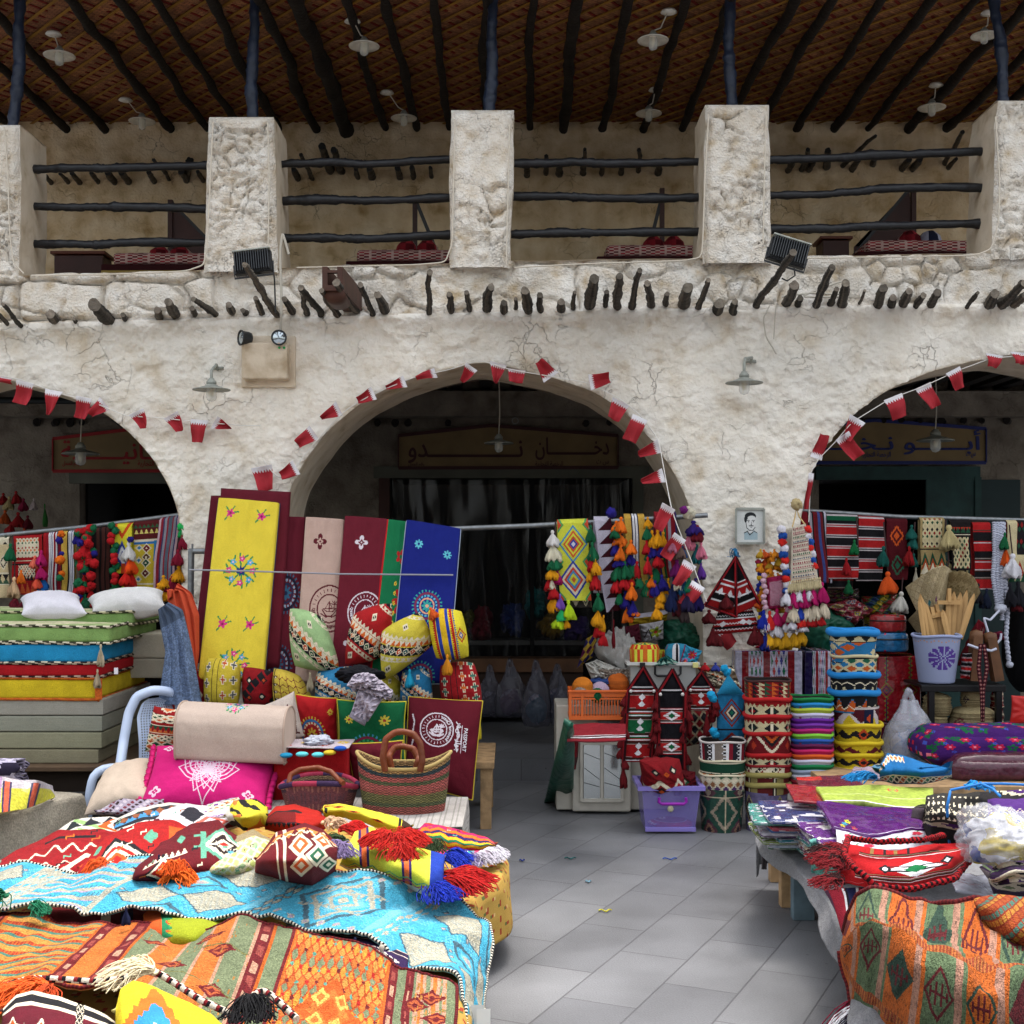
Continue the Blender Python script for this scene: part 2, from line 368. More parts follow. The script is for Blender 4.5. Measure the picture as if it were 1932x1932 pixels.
def lathe(name,prof,m,parent=None,seg=32,ch=None,c=(0,0,0),sx=1,sy=1,jit=0,seed=0,rim=None,flat=False):
 """prof: (r,z) list; ch mapped u around, v by profile order"""
 a=np.linspace(0,2*PI,seg,endpoint=False)-PI/2;pr=np.array(prof,float);n=len(pr)
 R=pr[:,0][:,None]*np.ones(seg);Z=pr[:,1][:,None]*np.ones(seg)
 if jit:R=R*(1+jit*fbm(np.cos(a)*2+np.zeros_like(R),np.sin(a)*2+Z*6,3,seed));Z=Z+jit*.3*R*fbm(np.cos(a)*2+9+0*R,np.sin(a)*2+0*R,2,seed+4)
 v=np.stack([c[0]+R*np.cos(a)*sx,c[1]+R*np.sin(a)*sy,c[2]+Z],-1).reshape(-1,3)
 F_=[]
 for i in range(n-1):
  for j in range(seg):F_.append((i*seg+j,i*seg+(j+1)%seg,(i+1)*seg+(j+1)%seg,(i+1)*seg+j))
 cols=None
 if ch is not None:
  jj,ii=np.meshgrid((np.arange(seg)+.5)/seg,(np.arange(n-1)+.5)/(n-1))
  jj=(jj+.5)%1;cols=ch.at(jj,ii).reshape(-1,3)
 return mk(name,v,np.array(F_),m,parent,cols,smooth=not flat)
def box(name,c,s,m,parent=None,bev=.004,rot=None,rz=0,segs=2):
 bm=bmesh.new();bmesh.ops.create_cube(bm,size=1)
 for v in bm.verts:v.co=Vector((v.co.x*s[0],v.co.y*s[1],v.co.z*s[2]))
 if bev:bmesh.ops.bevel(bm,geom=list(bm.edges),offset=min(bev,min(s)*.45),segments=segs,affect='EDGES',profile=.5)
 M=Matrix.Translation(Vector(c))@(rot if rot is not None else Matrix.Rotation(rz,4,'Z'));bmesh.ops.transform(bm,matrix=M,verts=bm.verts)
 me=bpy.data.meshes.new(name);bm.to_mesh(me);bm.free();me.materials.append(m)
 o=bpy.data.objects.new(name,me);COL.objects.link(o)
 if parent:o.parent=parent
 return o
def joinv(parts,name,m,parent=None,smooth=False):
 """parts: list of (verts, faces) -> one mesh"""
 V=[];Fc=[];o=0
 for v,f in parts:V+=[tuple(q)for q in v];Fc+=[tuple(i+o for i in g)for g in f];o+=len(v)
 return mk(name,np.array(V),Fc,m,parent,None,smooth)
def bxv(c,s,rz=0):
 x,y,z=s[0]/2,s[1]/2,s[2]/2;ca,sa=math.cos(rz),math.sin(rz)
 v=[(c[0]+a*x*ca-b*y*sa,c[1]+a*x*sa+b*y*ca,c[2]+d*z)for a in(-1,1)for b in(-1,1)for d in(-1,1)]
 return v,[(0,1,3,2),(4,6,7,5),(0,4,5,1),(2,3,7,6),(0,2,6,4),(1,5,7,3)]
def beamv(a,b,w,h):
 a=np.array(a,float);b=np.array(b,float);t=b-a;t/=np.linalg.norm(t);up=np.array([0,0,1.])if abs(t[2])<.9 else np.array([0,1.,0])
 s=np.cross(t,up);s/=np.linalg.norm(s);k=np.cross(s,t)
 v=[tuple(e+s*i*w/2+k*j*h/2)for e in(a,b)for i,j in((-1,-1),(1,-1),(1,1),(-1,1))]
 return v,[(3,2,1,0),(4,5,6,7),(0,1,5,4),(1,2,6,5),(2,3,7,6),(3,0,4,7)]
def clothbox(name,c,s,charts,m=None,parent=None,r=.03,rz=0,puff=.01,seed=0,pt=None,n=None):
 """stuffed box (mattress): faces front,right,top + others; charts = dict front/right/top or one chart.  subdivided, edges rounded"""
 m=m or WOOL;V=[];Fc=[];Cc=[];off=0
 d=charts if isinstance(charts,dict)else{'all':charts};g=lambda k:d.get(k,d.get('all'))
 sx,sy,sz=s
 ax={'front':(0,2,1,-1,sx,sz),'back':(0,2,1,1,sx,sz),'right':(1,2,0,1,sy,sz),'left':(1,2,0,-1,sy,sz),'top':(0,1,2,1,sx,sy),'bottom':(0,1,2,-1,sx,sy)}
 for k,(a,b,w,sg,la,lb)in ax.items():
  ch=g(k);nu=ch.w if k in('front','right','top')else 12;nv=ch.h if k in('front','right','top')else 8
  U,Vv=np.meshgrid(np.linspace(-1,1,nu+1),np.linspace(-1,1,nv+1));p=np.zeros(U.shape+(3,))
  p[...,a]=U*s[a]/2;p[...,b]=Vv*s[b]/2;p[...,w]=sg*s[w]/2
  q=np.stack([np.clip(p[...,i],-s[i]/2+r,s[i]/2-r)for i in range(3)],-1);dlt=p-q
  nn=np.linalg.norm(dlt,axis=-1,keepdims=True)+1e-9;p=q+dlt/nn*r
  pu=puff*(1-np.abs(U)**3)*(1-np.abs(Vv)**3)+.5*puff*fbm(p[...,a]*5+seed,p[...,b]*5+p[...,w],3,seed)*(1-np.abs(U)**8)*(1-np.abs(Vv)**8)
  p[...,w]+=sg*pu
  ca,sa=math.cos(rz),math.sin(rz);x=p[...,0]*ca-p[...,1]*sa;y=p[...,0]*sa+p[...,1]*ca;p[...,0]=x+c[0];p[...,1]=y+c[1];p[...,2]+=c[2]
  flip={'front':False,'back':True,'right':False,'left':True,'top':False,'bottom':True}[k]
  V.append(p.reshape(-1,3));Fc.append(gridf(nu,nv,off,flip));off+=p.shape[0]*p.shape[1]
  uc,vc=np.meshgrid((np.arange(nu)+.5)/nu,(np.arange(nv)+.5)/nv);Cc.append(ch.at(uc,vc).reshape(-1,3))
 return mk(name,np.concatenate(V),np.concatenate(Fc),m,parent,np.concatenate(Cc))
TM={}
def yarn_mat(col):return mat('yarn_'+col.strip('#'),col,.95,var=.35,vscale=60,bump=.003,bscale=220)
def tassel(p,L,r,col,parent,tilt=0,tiltx=0,name='tassel'):
 k=('t',col)
 if k not in TM:
  rs=np.random.RandomState(len(TM));seg=40;prof=[(.0,0),(.22,-.02),(.34,-.1),(.34,-.17),(.2,-.24),(.27,-.3),(.55,-.5),(.8,-.72),(.95,-.9),(.9,-1.0),(.4,-.98),(0,-.95)]
  a=np.linspace(0,2*PI,seg,endpoint=False);V=[]
  rr=1+.34*(np.arange(seg)%2)+rs.uniform(-.2,.16,seg);ll=rs.uniform(-.16,.14,seg)
  for i,(R,z)in enumerate(prof):
   m_=rr if 4<i<10 else np.ones(seg);V.append(np.stack([R*m_*np.cos(a),R*m_*np.sin(a),z+(ll if i>=7 else 0)*np.ones(seg)],-1))
  V=np.concatenate(V);n=len(prof)
  Fc=[(i*seg+j,(i+1)*seg+j,(i+1)*seg+(j+1)%seg,i*seg+(j+1)%seg)for i in range(n-1)for j in range(seg)]
  o=mk(name,V,np.array(Fc),yarn_mat(col));TM[k]=o.data;bpy.data.objects.remove(o)
 o=bpy.data.objects.new(name,TM[k]);COL.objects.link(o);o.parent=parent
 o.location=p;o.scale=(r,r,L);o.rotation_euler=(tiltx,tilt,random.uniform(0,6));return o
def pompom(p,r,col,parent,name='pompom'):
 k=('p',col)
 if k not in TM:
  seg=18;n=10;rs=np.random.RandomState(len(TM));V=[]
  for i in range(n+1):
   th=PI*i/n
   for j in range(seg):
    q=1+rs.uniform(-.22,.22);ph=2*PI*(j+.5*(i%2))/seg;V.append((q*math.sin(th)*math.cos(ph),q*math.sin(th)*math.sin(ph),q*math.cos(th)))
  Fc=[(i*seg+j,(i+1)*seg+j,(i+1)*seg+(j+1)%seg,i*seg+(j+1)%seg)for i in range(n)for j in range(seg)]
  o=mk(name,V,np.array(Fc),yarn_mat(col),smooth=False);TM[k]=o.data;bpy.data.objects.remove(o)
 o=bpy.data.objects.new(name,TM[k]);COL.objects.link(o);o.parent=parent
 o.location=p;o.scale=(r,r,r*.9);o.rotation_euler=(random.uniform(0,3),random.uniform(0,3),0);return o
def strands(name,p,L,spread,col,parent,ang=0,n=90,lift=.03,drop=0,r=.0022,seed=0,wav=.02):
 """a loose bundle of yarn lying from p towards ang (degrees, in plan), fanning out"""
 rs=np.random.RandomState(seed+17);V=[];Fc=[];m=7;p=np.array(p,float)
 for k in range(n):
  a=math.radians(ang)+rs.normal()*spread*.5;l=L*rs.uniform(.75,1.05);t=np.linspace(0,1,m);ph,ph2=rs.uniform(0,6,2);side=rs.uniform(-1,1)*L*.05;h=rs.uniform(.1,1)*lift
  d=np.array([math.cos(a),math.sin(a)]);nn=np.array([-d[1],d[0]]);w=(wav*np.sin(t*5+ph)+side)*t**.7*1.0
  q=np.stack([p[0]+d[0]*l*t+nn[0]*w,p[1]+d[1]*l*t+nn[1]*w,p[2]+h*np.sin(PI*np.clip(t*.9+.08,0,1))+.006*np.sin(t*7+ph2)-drop*t**2],-1)
  for i in range(m):
   tt=q[min(i+1,m-1)]-q[max(i-1,0)];tt/=np.linalg.norm(tt);s_=np.cross(tt,[0,0,1]);s_/=np.linalg.norm(s_)+1e-9;u_=np.cross(s_,tt)
   for c_,e_ in((1,-.5),(0,1),(-1,-.5)):V.append(q[i]+(s_*c_+u_*e_)*r)
  o=k*m*3
  for i in range(m-1):
   for j in range(3):Fc.append((o+i*3+j,o+i*3+(j+1)%3,o+i*3+3+(j+1)%3,o+i*3+3+j))
 return mk(name,np.array(V),np.array(Fc),yarn_mat(col),parent)
SH={'ا':(0xFE8D,0xFE8E),'أ':(0xFE83,0xFE84),'ب':(0xFE8F,0xFE90,0xFE91,0xFE92),'ة':(0xFE93,0xFE94),'ت':(0xFE95,0xFE96,0xFE97,0xFE98),'ج':(0xFE9D,0xFE9E,0xFE9F,0xFEA0),'ح':(0xFEA1,0xFEA2,0xFEA3,0xFEA4),'خ':(0xFEA5,0xFEA6,0xFEA7,0xFEA8),'د':(0xFEA9,0xFEAA),'ر':(0xFEAD,0xFEAE),'س':(0xFEB1,0xFEB2,0xFEB3,0xFEB4),'ص':(0xFEB9,0xFEBA,0xFEBB,0xFEBC),'ط':(0xFEC1,0xFEC2,0xFEC3,0xFEC4),'ق':(0xFED5,0xFED6,0xFED7,0xFED8),'ل':(0xFEDD,0xFEDE,0xFEDF,0xFEE0),'م':(0xFEE1,0xFEE2,0xFEE3,0xFEE4),'ن':(0xFEE5,0xFEE6,0xFEE7,0xFEE8),'و':(0xFEED,0xFEEE),'ي':(0xFEF1,0xFEF2,0xFEF3,0xFEF4),'ز':(0xFEAF,0xFEB0),'ـ':(0x640,)*4}
def arab(s):
 out=[]
 for i,c in enumerate(s):
  if c not in SH:out.append(c);continue
  f=SH[c];pv=i>0 and s[i-1]in SH and len(SH[s[i-1]])==4;nx=i+1<len(s)and s[i+1]in SH and len(f)==4
  out.append(chr(f[3 if pv and nx else 1 if pv else 2 if nx else 0]))
 return ''.join(reversed(out))
def text_mesh(body):
 """flat text outline -> verts (unit height), triangles; origin left baseline; with width"""
 cu=bpy.data.curves.new('writing','FONT');cu.body=body;cu.size=1;cu.resolution_u=3
 o=bpy.data.objects.new('writing',cu);COL.objects.link(o);dg=bpy.context.evaluated_depsgraph_get();dg.update()
 me=o.evaluated_get(dg).to_mesh();v=np.array([tuple(q.co)for q in me.vertices]);f=[tuple(p.vertices)for p in me.polygons]
 o.evaluated_get(dg).to_mesh_clear();bpy.data.objects.remove(o);bpy.data.curves.remove(cu);return v,f
def writing(name,body,fn,m,parent,bold=.02):
 """fn(x,y,k)->3D with x,y in 0..1 of the text box; a second copy shifted a little makes bold strokes"""
 v,f=text_mesh(body);lo=v.min(0);hi=v.max(0);w=hi[0]-lo[0];h=hi[1]-lo[1];V=[];Fc=[]
 for k,(dx,dy)in enumerate(((0,0),(bold,0),(bold*.5,bold*.6))):
  x=(v[:,0]+dx-lo[0])/w;y=(v[:,1]+dy-lo[1])/h
  p=fn(x,y,k);Fc+=[tuple(i+len(v)*k for i in g)for g in f];V.append(p)
 return mk(name,np.concatenate(V),Fc,m,parent,None,smooth=False)
# ================================================================ ground
def ground_mat():
 m=bpy.data.materials.new('paving');m.use_nodes=True;n=m.node_tree;N=n.nodes;L=n.links;b=N['Principled BSDF']
 tc=N.new('ShaderNodeTexCoord');mp=N.new('ShaderNodeMapping');mp.vector_type='TEXTURE'
 mp.inputs['Location'].default_value=(TA[0],TA[1],0);mp.inputs['Rotation'].default_value=(0,0,TANG)
 L.new(tc.outputs['Object'],mp.inputs[0])
 br=N.new('ShaderNodeTexBrick');br.offset=.5;br.inputs['Scale'].default_value=1;br.inputs['Brick Width'].default_value=TL;br.inputs['Row Height'].default_value=TW
 br.inputs['Mortar Size'].default_value=.0045;br.inputs['Mortar Smooth'].default_value=.3;br.inputs['Bias'].default_value=0
 br.inputs['Color1'].default_value=(.128,.131,.141,1);br.inputs['Color2'].default_value=(.17,.173,.182,1);br.inputs['Mortar'].default_value=(.085,.085,.092,1)
 L.new(mp.outputs[0],br.inputs[0])
 n1=N.new('ShaderNodeTexNoise');n1.inputs['Scale'].default_value=1.3;n1.inputs['Detail'].default_value=6
 n2=N.new('ShaderNodeTexNoise');n2.inputs['Scale'].default_value=130;n2.inputs['Detail'].default_value=3
 n3=N.new('ShaderNodeTexVoronoi');n3.inputs['Scale'].default_value=5
 for q in(n1,n2,n3):L.new(tc.outputs['Object'],q.inputs['Vector'])
 m1=N.new('ShaderNodeMapRange');m1.inputs[1].default_value=.3;m1.inputs[2].default_value=.72;m1.inputs[3].default_value=.64;m1.inputs[4].default_value=1.2;L.new(n1.outputs[0],m1.inputs[0])
 m2=N.new('ShaderNodeMapRange');m2.inputs[1].default_value=.3;m2.inputs[2].default_value=.7;m2.inputs[3].default_value=.84;m2.inputs[4].default_value=1.14;L.new(n2.outputs[0],m2.inputs[0])
 m3=N.new('ShaderNodeMapRange');m3.inputs[1].default_value=.02;m3.inputs[2].default_value=.045;m3.inputs[3].default_value=.45;m3.inputs[4].default_value=1;L.new(n3.outputs[0],m3.inputs[0])
 a=N.new('ShaderNodeMath');a.operation='MULTIPLY';L.new(m1.outputs[0],a.inputs[0]);L.new(m2.outputs[0],a.inputs[1])
 a2=N.new('ShaderNodeMath');a2.operation='MULTIPLY';L.new(a.outputs[0],a2.inputs[0]);L.new(m3.outputs[0],a2.inputs[1])
 mx=N.new('ShaderNodeMix');mx.data_type='RGBA';mx.blend_type='MULTIPLY';mx.inputs[0].default_value=1;L.new(br.outputs['Color'],mx.inputs[6]);L.new(a2.outputs[0],mx.inputs[7])
 L.new(mx.outputs[2],b.inputs['Base Color']);b.inputs['Specular IOR Level'].default_value=.4
 mr=N.new('ShaderNodeMapRange');mr.inputs[3].default_value=.38;mr.inputs[4].default_value=.62;L.new(n1.outputs[0],mr.inputs[0]);L.new(mr.outputs[0],b.inputs['Roughness'])
 s=N.new('ShaderNodeMath');s.operation='MULTIPLY_ADD';s.inputs[1].default_value=-1.5;L.new(br.outputs['Fac'],s.inputs[0]);L.new(n2.outputs[0],s.inputs[2])
 bp=N.new('ShaderNodeBump');bp.inputs['Strength'].default_value=.6;bp.inputs['Distance'].default_value=.003;L.new(s.outputs[0],bp.inputs['Height']);L.new(bp.outputs[0],b.inputs['Normal'])
 return m
_A=G(1298.6,1691.3,0);_D=G(1218.6,1755.3,0);_B=G(1411.1,1704.3,0)
TANG=math.atan2(_A[1]-_D[1],_A[0]-_D[0]);TL=float(np.hypot(*(_A-_D)[:2]));TW=float(np.hypot(*(_A-_B)[:2]))
TA=G(1338.6,1772.9,0)[:2]
pav=mk('pavement',[(-60,-20,0),(60,-20,0),(60,60,0),(-60,60,0)],[(0,1,2,3)],ground_mat(),smooth=False);struct(pav)
# ================================================================ building
YW=10.5;S0=YW/F
wx=lambda x:(x-CX)*S0
wz=lambda y:CH+(HY-y)*S0
def wall_mat(name,c1,c2,c3,crack=.5,bump=.012,sc=1.0):
 m=bpy.data.materials.new(name);m.use_nodes=True;n=m.node_tree;N=n.nodes;L=n.links;b=N['Principled BSDF']
 b.inputs['Roughness'].default_value=.92;b.inputs['Specular IOR Level'].default_value=.15
 tc=N.new('ShaderNodeTexCoord')
 def noise(s,d,dist=0):
  q=N.new('ShaderNodeTexNoise');q.inputs['Scale'].default_value=s*sc;q.inputs['Detail'].default_value=d;q.inputs['Distortion'].default_value=dist
  L.new(tc.outputs['Object'],q.inputs['Vector']);return q
 big=noise(.9,6,.4);mid=noise(4.5,7,.15);fine=noise(38,4)
 cr=N.new('ShaderNodeValToRGB');L.new(mid.outputs[0],cr.inputs[0]);e=cr.color_ramp
 e.elements[0].position=.26;e.elements[0].color=(*lin(c3),1);e.elements[1].position=.7;e.elements[1].color=(*lin(c1),1)
 x=e.elements.new(.44);x.color=(*lin(c2),1)
 mr=N.new('ShaderNodeMapRange');mr.inputs[1].default_value=.3;mr.inputs[2].default_value=.7;mr.inputs[3].default_value=.84;mr.inputs[4].default_value=1.1;L.new(big.outputs[0],mr.inputs[0])
 mx=N.new('ShaderNodeMix');mx.data_type='RGBA';mx.blend_type='MULTIPLY';mx.inputs[0].default_value=1;L.new(cr.outputs[0],mx.inputs[6]);L.new(mr.outputs[0],mx.inputs[7])
 vd=N.new('ShaderNodeVectorMath');vd.operation='MULTIPLY_ADD';dn=noise(3.2,5)
 L.new(dn.outputs[1],vd.inputs[0]);vd.inputs[1].default_value=(.55,.55,.55);L.new(tc.outputs['Object'],vd.inputs[2])
 vo=N.new('ShaderNodeTexVoronoi');vo.feature='DISTANCE_TO_EDGE';vo.inputs['Scale'].default_value=4.2*sc;L.new(vd.outputs[0],vo.inputs['Vector'])
 c_=N.new('ShaderNodeMapRange');c_.inputs[1].default_value=.0;c_.inputs[2].default_value=.016;c_.inputs[3].default_value=1;c_.inputs[4].default_value=0;L.new(vo.outputs[0],c_.inputs[0])
 k_=N.new('ShaderNodeMapRange');k_.inputs[1].default_value=.5;k_.inputs[2].default_value=.62;L.new(noise(2.3,5).outputs[0],k_.inputs[0])
 cm=N.new('ShaderNodeMath');cm.operation='MULTIPLY';L.new(c_.outputs[0],cm.inputs[0]);L.new(k_.outputs[0],cm.inputs[1])
 cf=N.new('ShaderNodeMath');cf.operation='MULTIPLY';cf.inputs[1].default_value=crack;L.new(cm.outputs[0],cf.inputs[0])
 m2=N.new('ShaderNodeMix');m2.data_type='RGBA';L.new(cf.outputs[0],m2.inputs[0]);L.new(mx.outputs[2],m2.inputs[6]);m2.inputs[7].default_value=(.13,.1,.075,1)
 mp=N.new('ShaderNodeMapping');mp.inputs['Scale'].default_value=(3.5,3.5,.5);L.new(tc.outputs['Object'],mp.inputs[0])
 st=N.new('ShaderNodeTexNoise');st.inputs['Scale'].default_value=1.5;st.inputs['Detail'].default_value=5;L.new(mp.outputs[0],st.inputs['Vector'])
 sm=N.new('ShaderNodeMapRange');sm.inputs[1].default_value=.5;sm.inputs[2].default_value=.75;sm.inputs[3].default_value=0;sm.inputs[4].default_value=.3;L.new(st.outputs[0],sm.inputs[0])
 m3=N.new('ShaderNodeMix');m3.data_type='RGBA';L.new(sm.outputs[0],m3.inputs[0]);L.new(m2.outputs[2],m3.inputs[6]);m3.inputs[7].default_value=(*lin(c3),1)
 L.new(m3.outputs[2],b.inputs['Base Color'])
 h1=N.new('ShaderNodeMath');h1.operation='MULTIPLY_ADD';h1.inputs[1].default_value=.5;L.new(fine.outputs[0],h1.inputs[0]);L.new(mid.outputs[0],h1.inputs[2])
 h2=N.new('ShaderNodeMath');h2.operation='MULTIPLY_ADD';h2.inputs[1].default_value=-.35;L.new(cm.outputs[0],h2.inputs[0]);L.new(h1.outputs[0],h2.inputs[2])
 bp=N.new('ShaderNodeBump');bp.inputs['Strength'].default_value=1;bp.inputs['Distance'].default_value=bump*2;L.new(h2.outputs[0],bp.inputs['Height']);L.new(bp.outputs[0],b.inputs['Normal'])
 return m
PLAST=wall_mat('lime_plaster','#eee9df','#e6dfd2','#cdbfa9',crack=.35)
STONE=wall_mat('coral_stone','#eee9e0','#e0d6c7','#bda888',crack=.35,bump=.02,sc=1.6)
SMOOTHP=wall_mat('smooth_plaster','#dacdba','#cebfa9','#aa977d',crack=.1,bump=.004)
BACKP=wall_mat('brown_mud_plaster','#ecdabb','#d8c09a','#a98b5e',crack=.5,bump=.012)
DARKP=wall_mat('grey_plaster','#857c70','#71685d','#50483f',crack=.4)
BLKW=mat('black_painted_pole','#16171b',.45,bump=.006,bscale=24,var=.4,vscale=12,spec=.4)
BLUW=mat('dark_blue_painted_pole','#1b2538',.45,bump=.006,bscale=24,var=.3,vscale=9,spec=.4)
GRYW=mat('weathered_mangrove_wood','#3b3731',.9,bump=.01,bscale=30,var=.45,vscale=14)
JOI=mat('dark_rafter_wood','#1a1512',.8,bump=.008,bscale=25,var=.4,vscale=8)
DKWOOD=mat('dark_brown_wood','#3a1f1a',.5,bump=.002,bscale=60,var=.3)
RAWWOOD=mat('raw_wood','#9c7f5c',.8,bump=.004,bscale=50,var=.35,vscale=12)
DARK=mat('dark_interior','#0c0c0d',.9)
BLD=thing('market_building','two storey cream plastered market building with pointed arches and open balcony','building')
arcs={
 'l':[(-432,1545),(-432,1040),(-428,970),(-405,910),(-370,855),(-320,805),(-250,765),(-160,730),(-45,700),(0,712),(60,729),(130,748),(190,775),(240,812),(285,860),(320,920),(337,970),(342,1040),(343,1545)],
 'm':[(527,1545),(527,1010),(535,960),(548,918),(575,868),(618,812),(680,760),(750,722),(830,699),(905,682),(960,692),(1040,711),(1120,738),(1180,777),(1230,830),(1272,890),(1300,950),(1319,1020),(1326,1100),(1328,1545)],
 'r':[(1506,1545),(1506,1030),(1514,960),(1530,892),(1560,838),(1612,780),(1680,732),(1760,699),(1850,678),(1935,664),(2020,682),(2110,712),(2200,760),(2260,830),(2300,910),(2315,1000),(2320,1545)]}
def arcpts(k,n=160):
 p=resample([(wx(x),wz(y))for x,y in arcs[k]],n);p[0,1]=p[-1,1]=-.02;return p
AP={k:arcpts(k)for k in arcs}
def inpoly(px,py,poly):
 ins=np.zeros(px.shape,bool);n=len(poly);j=n-1
 for i in range(n):
  xi,yi=poly[i][0],poly[i][1];xj,yj=poly[j][0],poly[j][1]
  c=((yi>py)!=(yj>py))&(px<(xj-xi)*(py-yi)/(yj-yi+1e-12)+xi);ins^=c;j=i
 return ins
parax=[-900,0,100,700,1140,1640,1932,2500];paray=[530,522,518,500,490,481,476,470]
ledx=[-900,0,500,1000,1500,1932,2500];ledy=[630,612,600,588,578,572,560]
STEP=.014
def front_wall():
 x0,x1=-5.9,5.9;nx=int((x1-x0)/STEP);zt=lambda X:np.interp(X/S0+CX,parax,paray)
 xs=np.linspace(x0,x1,nx+1);ztop=wz(np.interp(xs/S0+CX,parax,paray))+.01*fbm(xs*3,xs*0,3,4)
 nz=int(wz(505)/STEP);V=np.linspace(0,1,nz+1)[:,None];X=xs[None,:]+0*V;Z=-.02+V*(ztop[None,:]+.02)
 keep=np.ones((nz,nx),bool);Xc=(X[1:,1:]+X[:-1,:-1])/2;Zc=(Z[1:,1:]+Z[:-1,:-1])/2
 for p in AP.values():keep&=~inpoly(Xc,Zc,p)
 used=np.zeros(X.shape,int);k=keep.astype(int)
 for dj,di in((0,0),(0,1),(1,0),(1,1)):used[dj:nz+dj,di:nx+di]+=k
 bd=(used>0)&(used<4);bd[0]=bd[-1]=False;bd[:,0]=bd[:,-1]=False
 zl=wz(np.interp(X/S0+CX,ledx,ledy))+.02*fbm(X*4,Z*0,3,8)
 up=np.clip((Z-zl)/.03,0,1)
 f1,f2,cv=voro(X*2.2+.35*fbm(X*3,Z*3,3,3),Z*3.3+.35*fbm(X*3+9,Z*3,3,5),2)
 pl=np.clip(fbm(X*1.1,Z*2.4,4,61)*3+.7,.2,1)
 dep=-.030+.045*pl*np.clip((f2-f1)*3.2,0,1)**.6+.03*(cv-.5)+.022*fbm(X*9,Z*9,4,6)
 g1,g2,gv=voro(X*1.55+.12*fbm(X*3,Z*3,3,13),Z*3.1+.12*fbm(X*3+9,Z*3,3,15),23,.35);lf=X<wx(400)
 dep=np.where(lf,-.03+.05*np.clip((g2-g1)*5,0,1)**.6+.02*(gv-.5)+.02*fbm(X*8,Z*8,4,6)-.05*np.exp(-((g2-g1)/.05)**2),dep)
 f1b,f2b,cvb=voro(X*7,Z*7,7);msk=(vnoise(X*1.6,Z*1.6,31)>.62)&~lf
 dep=dep-.05*np.clip(vnoise(X*3,Z*4,77)*2-.4,0,1)*np.exp(-((f2-f1)/.06)**2)
 dep=np.where(msk,-.02-.03*np.exp(-((f2b-f1b)/.12)**2)+.028*np.clip((f2b-f1b)*3,0,1)+.02*(cvb-.5)+.02*fbm(X*9,Z*9,4,6),dep)
 low=.026*fbm(X*1.7,Z*1.7,4,1)-.016*np.abs(fbm(X*5,Z*7,5,2))+.014*fbm(X*26,Z*26,3,3)-.007*(fbm(X*4.2+9,Z*5.5,5,52)>.12)+.012*(fbm(X*2.6+4,Z*3.1,5,12)>.17)*1.0
 lip=.03*np.exp(-((Z-zl+.04)/.06)**2)
 low=low-.014*((fbm(X*2.2,Z*5,4,44)>.08)&(Z>zl-.32)&(Z<zl-.05))
 dep=np.where(up>0,dep*up+lip*(1-up),low+lip)
 Y=YW-dep
 al=np.concatenate(list(AP.values()))
 for j,i in np.argwhere(bd):
  d=(al[:,0]-X[j,i])**2+(al[:,1]-Z[j,i])**2;q=d.argmin()
  if d[q]<.0009:X[j,i],Z[j,i]=al[q];Y[j,i]+=.012
 idx=np.arange((nz+1)*(nx+1)).reshape(nz+1,nx+1)
 f=np.stack([idx[:-1,:-1],idx[:-1,1:],idx[1:,1:],idx[1:,:-1]],-1)
 kc=keep;zc=(Zc>wz(np.interp(Xc/S0+CX,ledx,ledy)))
 verts=np.stack([X,Y,Z],-1).reshape(-1,3);f=f[kc];mi=zc[kc].astype(np.int32)
 us=np.unique(f);rm=-np.ones(len(verts),int);rm[us]=np.arange(len(us));o=mk('front_wall',verts[us],rm[f],PLAST,BLD)
 o.data.materials.append(STONE);o.data.polygons.foreach_set('material_index',mi)
 return xs,ztop
wxs,wztop=front_wall()
DEPTH=1.02
for k,p in AP.items():
 nv=40;t=np.linspace(0,1,nv+1)[:,None];pc=p.mean(0);q=p[None]+0*t[...,None]
 d=.02*fbm(np.arange(len(p))[None]*.18+0*t,t*5,4,9)*np.minimum(1,t*6)
 dirx=(p[:,0]-pc[0]);dl=np.hypot(dirx,p[:,1]-1.0);X=p[None,:,0]-d*dirx/dl;Z=p[None,:,1]-d*(p[:,1]-1)/dl
 Y=YW+.01+t*DEPTH+0*X
 mk('arch_soffit',np.stack([X,Y,Z],-1).reshape(-1,3),gridf(len(p)-1,nv),SMOOTHP,BLD)
def rear():
 xs=np.linspace(-5.9,5.9,240);parts=[]
 low=np.full(xs.shape,-.02)
 for p in AP.values():
  m=(xs>p[:,0].min())&(xs<p[:,0].max());up=p[:,1]>.1
  low[m]=np.interp(xs[m],p[up][:,0],p[up][:,1])if p[0,0]<p[-1,0]else low[m]
 hi=np.interp(xs,wxs,wztop);Y=YW+DEPTH+.02;v=[];f=[]
 for i,x in enumerate(xs):v+=[(x,Y,low[i]),(x,Y,4.0)]
 for i in range(len(xs)-1):f.append((2*i,2*i+1,2*i+3,2*i+2))
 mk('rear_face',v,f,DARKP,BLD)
rear()
TOPD=.62
v=[];
for i in range(len(wxs)):v+=[(wxs[i],YW-.01,wztop[i]),(wxs[i],YW+TOPD,wztop[i]+.0),(wxs[i],YW+TOPD,3.9)]
n_=len(wxs);f=[]
for i in range(n_-1):f+=[(3*i,3*i+3,3*i+4,3*i+1),(3*i+1,3*i+4,3*i+5,3*i+2)]
mk('parapet_top',v,f,SMOOTHP,BLD)
